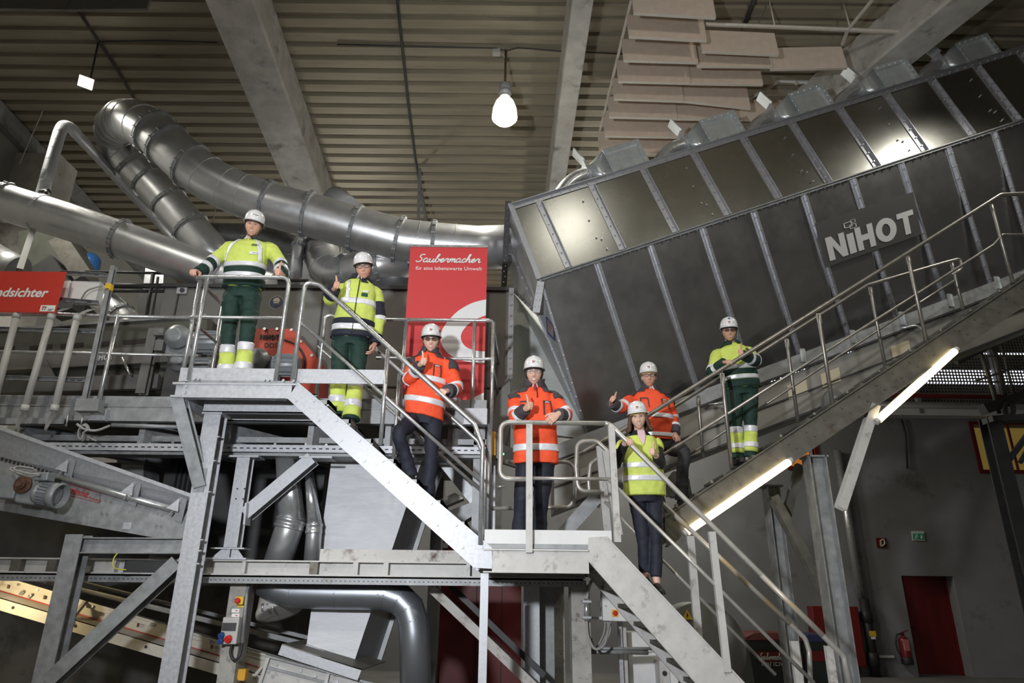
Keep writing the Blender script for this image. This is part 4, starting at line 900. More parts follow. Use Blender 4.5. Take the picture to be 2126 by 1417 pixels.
for px_, py_ in ((150, 952), (286, 1000), (381, 1033)):
    a_ = P(px_, py_, YM - .15); c_ = P(px_ - 12, py_ + 48, YM - .03); m = MB(); m.bar(a_, c_, .085, .008, (0, 1, 0)); m.prism([a_ + V((-.04, 0, 0)), a_ + V((-.15, 0, -.10)), a_ + V((-.04, .02, -.13))], (0, .006, 0)); m.bar(a_ + V((-.01, .0, 0)), a_ + V((-.13, .05, -.16)), .012, .012); m.build('guard_bracket', galv, mc)
m = MB(); m.bolts([P(*c_, YM - .01) for c_ in ((220, 1036), (231, 1039), (212, 1064), (223, 1066), (325, 1089), (335, 1090), (328, 1065), (337, 1067), (184, 1020), (222, 1004))], FN, .016, .016); m.build('plate_bolts', bolt_m, mc)
MB().bb(P(254, 1098, YM - .02), P(275, 1084, YM - .012)).build('latch_plate', galv, mc)
MB().prism([P(-40, 1050, YM), P(335, 1117, YM), P(335, 1117, YM) + V((0, 1.0, 0)), P(-40, 1050, YM) + V((0, 1.0, 0))], (0, 0, .02)).build('belt_underside', dirty_steel, mc)
red_print = mat('faded_red_print', (.36, .06, .06), .6)
dsl = (P(390, 1060, YM) - P(-40, 938, YM)).normalized()
put_text('Puschacher', .088, P(160, 1020, YM - .018), dsl, (0, 0, 1), red_print, mc, 'printed_name', extrude=.001, shear=.1, offset=.003, condense=.62)
put_text('www.Puschacher.at', .035, P(192, 1034, YM - .018), dsl, (0, 0, 1), red_print, mc, 'printed_address', extrude=.001, condense=.7)
m = MB(); c4 = [P(138, 1004, YM - .016), P(208, 1023, YM - .016), P(206, 1043, YM - .016), P(136, 1025, YM - .016)]
for i in range(4): m.bar(c4[i], c4[(i + 1) % 4], .005, .004, (0, 1, 0))
m.build('printed_border', red_print, mc)
# geared motor bolted to it
gm = thing('geared_motor', 'grey geared motor with a rusty flange at the left edge', 'motor', P(60, 1040, 6.6))
YG_ = 6.62
MB().prism([P(-30, 990, YG_), P(33, 984, YG_), P(40, 992, YG_), P(26, 1035, YG_), P(-30, 1030, YG_)], (0, .26, 0)).build('gear_cover', grey_motor, gm, bevel=.012)
MB().prism([P(34, 982, YG_ + .02), P(72, 986, YG_ + .02), P(84, 1003, YG_ + .02), P(70, 1048, YG_ + .02), P(28, 1042, YG_ + .02)], (0, .26, 0)).build('gear_housing', grey_motor, gm, bevel=.02)
MB().lathe(P(49, 1006, YG_ + .02), (0, -1, 0), [(.085, 0), (.085, .02), (.072, .028), (.05, .03), (.045, .055), (.03, .06), (.026, .075)], 24, False).build('output_flange', rust, gm)
m = MB(); ax = (P(132, 1031, 6.62) - P(80, 1021, 6.64)); o_ = P(80, 1021, 6.64); L_ = ax.length; m.lathe(o_, ax, [(.08, 0), (.105, .005), (.11, .045), (.085, .05), (.08, L_ * .7)], 24); m.build('motor_bell', grey_motor, gm)
m = MB(); an = ax.normalized(); r1 = an.cross(V((0, 0, 1))).normalized(); r2 = an.cross(r1)
for i in range(20):
    a = 2 * pi * i / 20; d_ = r1 * cos(a) + r2 * sin(a); m.bar(o_ + an * .05 + d_ * .092, o_ + an * L_ * .66 + d_ * .092, .007, .035, d_)
m.build('cooling_fins', grey_motor, gm)
m = MB(); m.lathe(o_ + an * L_ * .58, an, [(.108, 0), (.118, .0), (.118, .085), (.108, .085), (.106, .02)], 28); m.build('fan_cover', grey_motor, gm)
MB().box(P(92, 990, 6.6), (.14, .12, .08)).cyl(P(84, 985, 6.52), P(76, 985, 6.5), .02, 10).build('terminal_box', grey_motor, gm, bevel=.01)
MB().tube(smooth_path([P(82, 985, 6.5), P(60, 988, 6.5), P(30, 979, 6.55), P(22, 972, 6.6), P(50, 970, 6.65), P(76, 976, 6.6)]), .009, 6).tube(smooth_path([P(82, 984, 6.5), P(58, 982, 6.48), P(30, 974, 6.5), P(40, 968, 6.6), P(70, 972, 6.6)]), .009, 6).build('motor_cable', cable_m, gm)
# ---- mezzanine edge
YZ = 7.12; mz0 = P(-60, 840, YZ).x; mz1 = P(1010, 850, YZ).x
mz = thing('mezzanine_platform', 'long galvanised mezzanine edge carrying the sorter and the red banner', 'platform', (P(300, 850, YZ).x, YZ, P(300, 875, YZ).z))
zt2 = P(180, 820, YZ).z; zm2 = P(180, 841, YZ).z; zb2 = P(180, 873, YZ).z
MB().bb((mz0, YZ, zb2), (mz1, YZ + .01, zm2 - .006)).bb((mz0, YZ - .01, zm2 - .014), (mz1, YZ + .08, zm2 - .002)).bb((mz0, YZ - .01, zb2), (mz1, YZ + .08, zb2 + .012)).build('edge_channel', galv_dull, mz)
MB().bb((mz0, YZ + .02, zm2), (mz1, YZ + .03, zt2)).build('toe_plate', galv_dull, mz)
MB().bb((mz0, YZ + .05, zm2 - .05), (mz1, 11.6, zm2 - .01)).build('floor_grating', dirty_steel, mz)
m = MB(); m.bb((P(855, 860, YZ).x, YZ - .14, P(900, 852, YZ).z), (P(955, 860, YZ).x, YZ - .02, P(900, 832, YZ).z)); m.bb((P(965, 860, YZ).x, YZ - .10, P(990, 885, YZ).z), (P(1012, 860, YZ).x, YZ - .02, P(990, 852, YZ).z)); m.build('box_section', galv, mz)
m = MB()
for py_, h_, yy in ((912, .06, 7.3), (942, .03, 7.25)): 
    z = P(500, py_, yy).z; m.bb((mz0, yy, z - h_ / 2), (mz1, yy + .2, z + h_ / 2))
m.build('lower_flange', galv_dull, mz)
m = MB(); z0 = P(500, 937, 7.2).z; z1 = P(500, 922, 7.2).z; m.bb((mz0, 7.2, z0), (mz1, 7.21, z1)); m.build('cable_tray', galv, mz)
m = MB(); x = mz0 + .05
while x < mz1: m.bb((x, 7.195, (z0 + z1) / 2 - .006), (x + .035, 7.2, (z0 + z1) / 2 + .006)); x += .07
m.build('tray_slots', letter_black, mz)
m = MB(); m.bolts([P(*c_, 7.3) for c_ in ((494, 915), (537, 914), (572, 922), (636, 922), (678, 924), (360, 918), (312, 921))], FN, .016, .016); m.build('flange_bolts', bolt_m, mz)
m = MB(); z = zb2
for x0 in (40, 290, 470, 640, 800, 930): 
    a_ = P(x0, 880, 7.2); m.prism([(a_.x, YZ + .1, z), (a_.x + .9, YZ + 1.6, z), (a_.x + .9, YZ + 1.6, z - .22), (a_.x, YZ + .1, z - .22)], (.06, 0, 0))
m.build('floor_joist', galv_dull, mz)
m = MB(); z0, z1 = P(60, 883, YZ).z, P(60, 870, YZ).z; m.bb((mz0, YZ - .06, z0), (P(142, 870, YZ).x, YZ - .05, z1)); m.bb((mz0, YZ - .06, z0), (P(142, 870, YZ).x, YZ, z0 + .008)); m.build('cable_tray', galv_dull, mz)
MB().tube([P(232, 882, YZ - .02), P(372, 886, YZ - .02)], .022, 10).build('cable_conduit', galv_dull, mz)
# mezzanine railing at left, and at the banner
mr = thing('mezzanine_railing', 'tube railing of the mezzanine behind the red sign and the conduits', 'railing', P(240, 840, YZ))
rail(mr, [P(-60, 652, YZ - .03), P(100, 652, YZ - .03), P(412, 660, YZ - .03)], .0215, fil=.02); rail(mr, [P(-60, 728, YZ - .03), P(412, 738, YZ - .03)], .0165, 'mid_rail')
pa = P(222, 760, YZ - .03); post(mr, V((pa.x, YZ - .03, P(200, 868, YZ).z)), V((pa.x, YZ - .03, P(240, 656, YZ).z)), .0225)
MB().box(P(207, 862, YZ - .03), (.16, .06, .12)).build('post_foot', galv, mr)
m2_ = thing('mezzanine_railing', 'tube railing in front of the red banner with a rounded corner at right', 'railing', P(900, 840, YZ))
yb = YZ + .02; zt3 = P(900, 664, yb).z; zm3 = P(900, 744, yb).z; xc_ = P(1022, 668, yb).x; x0_ = P(788, 662, yb).x; zf = zm2
rail(m2_, [V((x0_, yb, zt3)), V((xc_, yb, zt3)), V((xc_ + .05, yb + 1.5, zt3)), V((xc_ + .05, yb + 1.5, zf))], .0215, fil=.07); rail(m2_, [V((x0_, yb, zm3)), V((xc_, yb, zm3)), V((xc_ + .05, yb + 1.5, zm3))], .0165, 'mid_rail', fil=.03)
for px_ in (838, 983): 
    x = P(px_, 750, yb).x; post(m2_, V((x, yb, zf - .1)), V((x, yb, zt3)), .021)
x = P(1022, 780, yb).x; post(m2_, V((x, yb, zf - .2)), V((x, yb, zt3 - .02)), .021)
rail(m2_, [P(1047, 1010, yb + .05), P(1030, 1010, yb + .05)], .01, 'end_cap')
# ---- sign, strut frame and conduits
fr = thing('strut_frame', 'galvanised slotted strut frame beside the red sign', 'frame', P(200, 830, 6.95)); YS = 6.95
MB().channel(P(232, 553, YS), P(172, 828, YS), .05, .055, .006, (0, 1, 0)).build('frame_post', galv_dull, fr)
for a_, b2 in (((-60, 682), (205, 690)), ((-60, 783), (180, 790)), ((125, 567), (222, 573)), ((115, 622), (205, 630))):
    MB().channel(P(*a_, YS + .02), P(*b2, YS + .02), .04, .045, .005).build('cross_strut', galv_dull, fr)
m = MB()
for px_, py_ in ((145, 568), (165, 569), (200, 571), (132, 624), (150, 625), (185, 627), (165, 688), (182, 689), (150, 789), (165, 789)): m.box(P(px_, py_, YS - .005), (.045, .006, .010))
m.build('strut_slots', letter_black, fr)
MB().box(P(186, 842, YS - .05), (.24, .10, .13)).build('foot_bracket', galv_dull, fr)
MB().cyl(P(143, 855, YS - .06), P(137, 885, YS - .06), .008, 6).cyl(P(172, 862, YS - .06), P(168, 882, YS - .06), .008, 6).build('threaded_rod', bolt_m, fr)
sg = thing('red_sign', 'red sign with white lettering cut by the left edge', 'sign', P(60, 650, 6.85)); YR = 6.84
zt4, zb4 = P(60, 563, YR).z, P(60, 648, YR).z; x1_ = P(137, 566, YR).x; x0_ = x1_ - 1.55
MB().bb((x0_, YR, zb4), (x1_, YR + .012, zt4)).build('sign_panel', red_sign, sg, bevel=.002)
put_text('Windsichter', .150, (P(98, 607, YR).x, YR - .003, P(60, 608, YR).z), (1, 0, 0), (0, 0, 1), letter_white, sg, 'sign_lettering', extrude=.001, shear=.2, offset=.004, align='RIGHT')
lg = MB().bb((x1_ - .175, YR - .003, zb4 + .012), (x1_ - .015, YR, zb4 + .085)).build('logo_plate', letter_white, sg)
def tt_logo(parent, c, s, xd=V((1, 0, 0)), ud=V((0, 0, 1)), nd=V((0, -1, 0))):
    def pg(p): return [c + xd * (u + .25 * v) * s + ud * v * s + nd * .001 for u, v in p]
    m = MB(); m.prism(pg([(-.5, .4), (.1, .4), (.1, .22), (-.08, .22), (-.08, -.4), (-.28, -.4), (-.28, .22), (-.5, .22)]), nd * .001); m.build('logo_red', red_sign, parent)
    m = MB(); m.prism(pg([(.12, .3), (.5, .3), (.5, .14), (.36, .14), (.36, -.4), (.18, -.4), (.18, .14), (.12, .14)]), nd * .001); m.build('logo_green', green_sign, parent)
tt_logo(lg, V((x1_ - .135, YR - .003, zb4 + .05)), .055)
m = MB()
for i, w in ((0, .06), (1, .045)): m.bb((x1_ - .09, YR - .005, zb4 + .034 - i * .014), (x1_ - .09 + w, YR - .003, zb4 + .040 - i * .014))
m.build('logo_lines', letter_black, lg)
jb = thing('junction_box', 'two pale grey junction boxes on the strut frame right of the red sign', 'junction box', P(170, 620, 6.98))
MB().prism([P(150, 582, 7.0), P(208, 584, 7.0), P(197, 626, 7.0), P(143, 624, 7.0)], (0, .12, 0)).build('box_body', white_p, jb, bevel=.006)
MB().prism([P(130, 580, 7.0), P(146, 581, 7.0), P(138, 623, 7.0), P(122, 621, 7.0)], (0, .12, 0)).build('box_body', white_p, jb, bevel=.006)
MB().tube(smooth_path([P(168, 622, 6.92), P(180, 604, 6.86), P(200, 596, 6.86), P(212, 594, 6.9)]), .010, 8).build('box_cable', cable_m, jb)
tag(MB().box(P(226, 595, 6.93), (.05, .06, .06)).box(P(231, 597, 6.93), (.02, .05, .07)).build('limit_switch', yellow_p), 'small yellow and white switch on the strut post', 'switch')
for i, (a_, b2, l) in enumerate((((36, 650), (-18, 858), 'grey plastic conduit pipe nearest the left edge'), ((108, 653), (50, 852), 'middle grey plastic conduit pipe below the red sign'), ((161, 655), (112, 852), 'right grey plastic conduit pipe below the junction boxes'))):
    cp = thing('conduit_pipe', l, 'conduit', P(*b2, 6.88), 'grey conduit pipes below the red sign')
    pa, pb2 = P(*a_, 6.88), P(*b2, 6.88); MB().cyl(pa, pb2, .034, 14).build('pipe', pvc, cp)
    d_ = (pb2 - pa).normalized(); MB().cyl(pa - d_ * .005, pa + d_ * .06, .039, 14).build('socket_end', light_p, cp); MB().cyl(pb2 - d_ * .06, pb2 + d_ * .005, .039, 14).build('socket_end', light_p, cp)
    for k in (-1, 0, 1):
        MB().tube(smooth_path([pb2 + V((k * .012, 0, 0)), pb2 + V((k * .02 - .05, .05, -.08)), pb2 + V((-.09 + k * .01, .08, -.17)), pb2 + V((-.12, .14, -.2))]), .007, 6).build('cable', cable_m, cp)
        if i: MB().tube(smooth_path([pa + V((k * .01, 0, 0)), pa + V((.02 + k * .02, .05, .06)), pa + V((.07 + k * .03, .10, .12))]), .006, 6).build('cable', cable_m, cp)
m = MB()
for k in range(5): m.tube([P(170 + 8 * cos(a) + 6 * (a / pi - 1) + k, 893 + (14 + k) * sin(a) + 4, 6.95 + .01 * k) for a in [2 * pi * i / 18 for i in range(18)]], .006, 6, closed=True)
m.tube(smooth_path([P(160, 880, 6.95), P(175, 890, 6.95), P(200, 893, 7.0), P(228, 883, 7.08)]), .014, 6); m.tube([P(180, 905, 6.95), P(200, 915, 6.95)], .006, 6)
tag(m.build('cable_coil', cable_m), 'coil of grey cable hanging under the mezzanine edge', 'cable')
# ---- sorter machine
so = thing('sorting_screen', 'olive grey slotted sorting screen behind the left railing', 'machine', P(200, 770, 8.2)); YSo = 8.2
q = [P(-60, 690, YSo), P(430, 656, YSo), P(430, 714, YSo), P(-60, 734, YSo)]
MB().prism(q, (0, 1.6, 0)).build('upper_panel', grey_olive, so)
q = [P(-60, 734, YSo - .02), P(430, 714, YSo - .02), P(430, 746, YSo - .02), P(-60, 772, YSo - .02)]
MB().prism(q, (0, 1.4, 0)).build('lower_panel', grey_p, so)
for x0, x1, y0 in ((-10, 30, 721), (60, 108, 718), (125, 173, 714), (198, 239, 710), (255, 303, 706), (335, 370, 702)):
    MB().prism([P(x0, y0, YSo - .008), P(x1, y0 - 4, YSo - .008), P(x1, y0 + 5, YSo - .008), P(x0 + 1, y0 + 9, YSo - .008)], (0, .006, 0)).build('vent_slot', letter_black, so)
MB().bar(P(-60, 689, YSo - .02), P(430, 655, YSo - .02), .05, .03).build('top_edge', galv_dull, so)
def nihot_flat(q, mtl, parent, logo=False, nrm=V((0, -1, 0))):
    global pn
    keep = pn; pn = nrm; block_letters(q, lambda q_, u, v, k=.004: lerp(lerp(q_[3], q_[2], u), lerp(q_[0], q_[1], u), v) + nrm * k, mtl, parent, 0, 1, 0, 1, logo); pn = keep
nihot_flat([P(192, 737, YSo - .03), P(237, 733, YSo - .03), P(235, 746, YSo - .03), P(190, 750, YSo - .03)], letter_grey, so)
MB().prism([P(-60, 772, YSo + .1), P(430, 746, YSo + .1), P(430, 812, YSo + .1), P(-60, 815, YSo + .1)], (0, .8, 0)).build('base_panel', grey_olive, so)
m = MB(); m.bar(P(65, 800, YSo - .1), P(330, 792, YSo - .1), .06, .18); m.build('base_beam', grey_p, so)
m = MB(); m.prism([P(75, 745, YSo - .06), P(95, 745, YSo - .06), P(118, 790, YSo - .06), P(60, 790, YSo - .06)], (0, .04, 0)); m.build('gusset', grey_p, so)
ip = thing('machine_column', 'grey channel column between the sorter and the gear motor', 'column', P(297, 815, 7.9))
MB().ibeam(P(322, 683, 7.9), P(294, 818, 7.9), .11, .10, .012, (0, 1, 0)).build('column_shaft', grey_p, ip); MB().box(P(333, 690, 7.85), (.12, .1, .10)).cyl(P(334, 686, 7.78), P(334, 686, 7.8), .03).box(P(333, 718, 7.85), (.10, .08, .14)).build('pivot_bracket', grey_p, ip)
MB().cyl(P(254, 742, 7.9), P(270, 778, 7.9), .015, 8).build('damper_rod', galv_tube, ip)
def small_motor(px_, py_, Y, s, label, axis=(1, 0, .0)):
    o = thing('drive_motor', label, 'motor', P(px_, py_ + 20 * s, Y)); c_ = P(px_, py_, Y); ax = V(axis).normalized()
    MB().lathe(c_ + V((-.02, -.03, .05)) * s, (0, -1, 0), [(.16 * s, 0), (.16 * s, .06), (.11 * s, .08), (.11 * s, .12), (.07 * s, .13)], 24).build('gear_hub', grey_motor, o)
    MB().box(c_ + V((0, .08, -.02)), (.36 * s, .2 * s, .34 * s)).build('gear_case', grey_motor, o, bevel=.03 * s); zf_ = P(180, 841, YZ).z; MB().bb((c_.x - .12 * s, c_.y, zf_ - .03), (c_.x + .3 * s, c_.y + .16, c_.z - .15 * s)).build('motor_foot', grey_dark, o)
    m = MB(); m.lathe(c_ + ax * .18 * s, ax, [(.12 * s, 0), (.13 * s, .02), (.13 * s, .34 * s), (.10 * s, .36 * s)], 20); m.build('motor_body', grey_motor, o)
    m = MB()
    for i in range(14):
        a = 2 * pi * i / 14; m.bar(c_ + ax * .22 * s + V((0, cos(a), sin(a))) * .14 * s, c_ + ax * .5 * s + V((0, cos(a), sin(a))) * .14 * s, .008, .03, V((0, cos(a), sin(a))))
    m.build('cooling_fins', grey_motor, o)
small_motor(375, 710, 7.85, .95, 'grey gear motor between the grey channel column and the landing railing')
small_motor(540, 757, 7.55, .85, 'grey gear motor under the orange-red guard behind the first man')
small_motor(378, 760, 7.9, .7, 'small grey gear motor below the larger one left of the landing')
# big grey cabinet behind the men
YCb = 8.6; cb_ = thing('machine_cabinet', 'big plain grey machine cabinet spanning behind the men and the banner', 'machine', P(700, 830, YCb))
zt5 = P(700, 600, YCb).z; xa, xb = P(322, 700, YCb).x, P(1062, 700, YCb).x
MB().bb((xa, YCb, zm2 - .1), (xb, YCb + 1.0, zt5)).build('cabinet_body', grey_p, cb_)
MB().bb((xa - .03, YCb - .05, zt5 - .01), (xb + .03, YCb + 1.05, zt5 + .04)).build('top_rim', grey_dark, cb_)
m = MB(); 
for px_ in (352, 660, 700, 1010): 
    p = P(px_, 700, YCb); m.bb((p.x, YCb - .015, zm2), (p.x + .02, YCb, zt5 - .02))
z_ = P(700, 800, YCb).z; m.bb((xa, YCb - .02, z_ - .02), (xb, YCb, z_)); m.build('panel_joint', grey_dark, cb_)
MB().box(P(378, 603, YCb - .02), (.14, .02, .10)).build('lock_plate', galv, cb_); MB().cyl(P(378, 602, YCb - .05), P(378, 602, YCb - .02), .032).build('round_lock', black_r, cb_)
m = MB(); m.bar(P(1062, 598, YCb - .05), P(1057, 880, YCb - .05), .07, .03, (0, 1, 0)); m.bolts([P(1062 - i * .4, 610 + i * 22, YCb - .07) for i in range(12)], FN, .015, .02); m.build('corner_profile', galv_dull, cb_)
MB().prism([P(1000, 870, YCb - .25), P(1058, 780, YCb - .25), P(1062, 860, YCb - .25), P(1040, 960, YCb - .25), P(1005, 930, YCb - .25)], (0, .2, 0)).build('lower_guard', grey_p, cb_)
sgn = thing('safety_sign', 'round blue sign showing a head with helmet, goggles and mask', 'sign', P(574, 645, YCb)); c_ = P(574, 628, YCb - .005); r_ = .10
MB().lathe(c_, (0, -1, 0), [(r_, 0), (r_, .004)], 32).build('sign_disc', cream_sign, sgn); MB().lathe(c_ + V((0, -.004, 0)), (0, -1, 0), [(r_ * .93, 0), (r_ * .93, .002)], 32).build('blue_field', sign_blue, sgn)
m = MB(); o_ = c_ + V((0, -.007, 0))
def pgn(pts, mt, nm): MB().prism([o_ + V((u * r_, 0, v * r_)) for u, v in pts], (0, -.002, 0)).build(nm, mt, sgn)
pgn([(-.48, .15), (-.45, .45), (-.25, .68), (0, .74), (.25, .68), (.45, .45), (.48, .15), (.36, .2), (.34, -.25), (0, -.62), (-.34, -.25), (-.36, .2)], cream_sign, 'pictogram_head'); o_ = c_ + V((0, -.010, 0))
pgn([(-.3, -.12), (.3, -.12), (.28, -.35), (0, -.62), (-.28, -.35)], sign_blue, 'pictogram_mask'); pgn([(-.34, .14), (.34, .14), (.34, .10), (-.34, .10)], sign_blue, 'pictogram_brim')
# orange red guard
og = thing('red_guard', 'orange-red belt guard plate with black stencilled letters behind the first man', 'guard', P(590, 780, 7.9)); YO = 7.9
MB().prism([P(530, 682, YO), P(607, 682, YO), P(655, 738, YO), P(648, 830, YO), P(505, 830, YO), P(500, 730, YO)], (0, .68, 0)).build('guard_plate', orange_red, og)
nihot_flat([P(541, 694, YO - .006), P(580, 695, YO - .006), P(579, 705, YO - .006), P(540, 704, YO - .006)], letter_black, og)
put_text('DDS', .085, P(562, 717, YO - .004), (1, 0, 0), (0, 0, 1), letter_black, og, 'stencil_lettering', extrude=.001)
put_text('R', .09, P(554, 688, YO - .004), (1, 0, -.15), (.15, 0, 1), letter_black, og, 'hand_lettering', extrude=.001)
m = MB(); m.bolts([P(*c_, YO) for c_ in ((550, 683), (576, 683), (606, 685), (625, 709), (648, 738))], FN, .02, .02); m.build('guard_bolts', bolt_m, og)
MB().tube(smooth_path([P(590, 705, YO - .02), P(618, 718, YO - .05), P(632, 745, YO - .05), P(632, 775, YO - .03)]), .012, 8).build('black_cable', black_r, og)
# ---- roll-up banner
bn = thing('banner', 'tall red roll-up banner with white script and white swoosh behind the men', 'banner', P(925, 838, 7.45)); YBn = 7.45
q = [P(849, 508, YBn), P(1013, 516, YBn), P(1003, 832, YBn), P(834, 832, YBn)]
zt6 = (q[0].z + q[1].z) / 2; zb6 = zm2 + .08; xa, xb = (q[0].x + q[3].x) / 2, (q[1].x + q[2].x) / 2
MB().bb((xa, YBn, zb6), (xb, YBn + .004, zt6)).build('banner_sheet', banner_red, bn)
MB().bb((xa - .005, YBn - .012, zt6 - .01), (xb + .005, YBn + .014, zt6 + .02)).build('top_rail', galv_tube, bn); MB().bb((xa - .02, YBn - .09, zm2), (xb + .02, YBn + .09, zm2 + .09)).build('banner_base', galv, bn, bevel=.02)
W_ = xb - xa; H_ = zt6 - zb6
def bp(u, v): return V((xa + W_ * u, YBn - .002, zb6 + H_ * v))
outer = [(1.0, .66), (.82, .635), (.64, .58), (.50, .50), (.45, .44), (.46, .385), (.54, .33), (.68, .29), (.84, .275), (1.0, .27)]
inner = [(1.0, .34), (.88, .345), (.77, .365), (.71, .40), (.70, .44), (.76, .49), (.86, .53), (1.0, .56)]
def smooth2(p): return [(w.x, w.y) for w in smooth_path([V((a, b_, 0)) for a, b_ in p], 4)]
o2 = smooth2(outer); i2 = smooth2(inner)[::-1]; n = 30; m = MB()
def rs(p, n):
    L = [0]; 
    for a, b_ in zip(p, p[1:]): L.append(L[-1] + sqrt((a[0] - b_[0]) ** 2 + (a[1] - b_[1]) ** 2))
    out = []
    for i in range(n + 1):
        t = L[-1] * i / n; k = max(j for j in range(len(L)) if L[j] <= t + 1e-9); k = min(k, len(p) - 2); f = (t - L[k]) / max(L[k + 1] - L[k], 1e-9); out.append((p[k][0] + (p[k + 1][0] - p[k][0]) * f, p[k][1] + (p[k + 1][1] - p[k][1]) * f))
    return out
o3, i3 = rs(o2, n), rs(i2, n)
for i in range(n): m.prism([bp(*o3[i]), bp(*o3[i + 1]), bp(*i3[i + 1]), bp(*i3[i])], (0, -.001, 0))
lo = [(1.0, .11), (.8, .06), (.55, .02), (.0, -.0), (1.0, 0.0)]
m.prism([bp(1, .10), bp(.8, .05), bp(.62, .0), bp(1, 0)], (0, -.001, 0)); m.build('white_swoosh', banner_white, bn)
# the script name, written as pen strokes
ST = {'S': [[(.62, .92), (.45, 1.0), (.2, .88), (.18, .68), (.38, .52), (.46, .3), (.3, .06), (.05, .05), (-.06, .18)]],
      'a': [[(.42, .4), (.25, .5), (.06, .35), (.06, .1), (.2, .0), (.36, .15), (.44, .45)], [(.44, .45), (.40, .1), (.5, .0), (.62, .12)]],
      'u': [[(.0, .3), (.08, .45), (.08, .12), (.2, .0), (.36, .14), (.42, .45)], [(.42, .45), (.40, .1), (.5, .0), (.62, .12)]],
      'b': [[(.0, .2), (.22, .7), (.28, 1.0), (.16, .98), (.1, .5), (.12, .1), (.24, .0), (.4, .15), (.4, .38), (.26, .42)], [(.36, .38), (.5, .34), (.58, .36)]],
      'e': [[(.0, .15), (.2, .22), (.34, .36), (.26, .47), (.12, .4), (.06, .18), (.18, .0), (.36, .06), (.48, .18)]],
      'r': [[(.0, .15), (.12, .4), (.18, .5), (.26, .42), (.36, .42), (.32, .15), (.42, .0), (.54, .12)]],
      'm': [[(.0, .3), (.08, .45), (.08, .0)], [(.08, .2), (.2, .45), (.3, .4), (.3, .0)], [(.3, .2), (.42, .45), (.52, .4), (.52, .1), (.6, .0), (.7, .12)]],
      'c': [[(.38, .38), (.26, .48), (.08, .34), (.08, .1), (.22, .0), (.4, .1), (.46, .18)]],
      'h': [[(.0, .2), (.2, .7), (.26, 1.0), (.14, .98), (.08, .4), (.06, .0)], [(.07, .2), (.22, .45), (.34, .4), (.34, .1), (.42, .0), (.54, .12)]]}
ADV = {'S': .62, 'a': .56, 'u': .56, 'b': .52, 'e': .44, 'r': .48, 'm': .64, 'c': .42, 'h': .50}
def script(word, p0, xd, ud, size, width, r, mtl, parent, nm='script_lettering', k=.3):
    tot = sum(ADV[c] for c in word.replace('S', 'S')); m = MB(); x = 0; sx = width / tot
    for ch in word:
        for stk in ST[ch]:
            pts = smooth_path([p0 + xd * (x + u + k * v) * sx + ud * v * size for u, v in [(a, b_) for a, b_ in stk]], 4)
            m.tube(pts, r, 5, smooth=True)
        x += ADV[ch]
    return m.build(nm, mtl, parent)
script('Saubermacher', bp(.085, .895) + V((0, -.004, 0)), V((1, 0, 0)), V((0, 0, 1)), .105, W_ * .82, .0088, letter_white, bn)
put_text('für eine lebenswerte Umwelt', .068, bp(.51, .855), (1, 0, 0), (0, 0, 1), letter_white, bn, 'tagline_lettering', extrude=.001, condense=1.0)
# ---- shapes behind at far left
hp = thing('feed_hopper', 'dark grey steel hopper behind the sorter at far left', 'hopper', P(110, 590, 10.4))
MB().prism([P(38, 480, 10.6), P(118, 468, 10.6), P(172, 600, 10.6), P(60, 625, 10.6), P(40, 590, 10.6)], (0, .9, 0)).build('hopper_wall', grey_olive, hp)
MB().prism([P(105, 528, 10.2), P(140, 560, 10.2), P(165, 566, 10.2), P(150, 640, 10.2), P(35, 640, 10.2), P(38, 572, 10.2)], (0, .3, 0)).build('hopper_front', grey_dark, hp)
MB().bar(P(118, 492, 10.1), P(172, 572, 10.1), .28, .04, (0, 1, 0)).build('hopper_flange', dirty_steel, hp)
bt_ = tag(MB().lathe((P(187, 540, 11.6).x, 11.6, P(187, 585, 11.6).z), (0, 0, 1), [(.17, 0), (.19, .03), (.19, .42), (.17, .50), (.11, .56), (.03, .585)], 24).build('pressure_tank', blue_tank), 'blue round-topped pressure tank beside the hopper', 'tank')
duct('branch_duct', 'short silver duct end between the strut frame and the grey cabinet', [P(200, 608, 9.6), P(232, 640, 9.55), P(262, 668, 9.5), P(290, 690, 9.5)], .2, (1.6,), None, (), 22)
duct('branch_duct', 'pale duct piece at the left edge above the red sign', [P(-40, 520, 9.9), P(10, 548, 9.9), P(38, 562, 9.9)], .24, (), None, (1,), 22)
tr = thing('transfer_chute', 'dark chute shape in front of the pale far wall left of the grey cabinet', 'chute', P(300, 650, 10.6))
MB().prism([P(288, 606, 10.6), P(352, 606, 10.6), P(352, 960, 10.6), P(262, 960, 10.6)], (0, .6, 0)).build('chute_wall', grey_dark, tr); MB().prism([P(302, 555, 10.8), P(340, 560, 10.8), P(338, 608, 10.8), P(296, 606, 10.8)], (0, .5, 0)).build('chute_box', duct_dark, tr)
rb = thing('rear_railing', 'dark rear railing and beams before the pale far wall', 'railing', P(280, 600, 9.4))
for a_, b2, r in (((178, 563), (372, 568), .022), ((200, 592), (340, 594), .045), ((200, 603), (345, 604), .03), ((318, 568), (300, 690), .03), ((328, 575), (312, 690), .02)): MB().tube([P(*a_, 9.4), P(*b2, 9.4)], r, 8).build('rail_bar', grey_dark, rb)
tag(MB().tube([P(440, 581, 9.0), P(640, 582, 9.0)], .025, 8).build('rear_rail', grey_dark), 'dark horizontal rail just above the grey cabinet behind the first man', 'railing')
# ================================================================== LOWER MIDDLE
def onfloor_(px, py, Y): q = P(px, py, Y); q.z = 0; return q
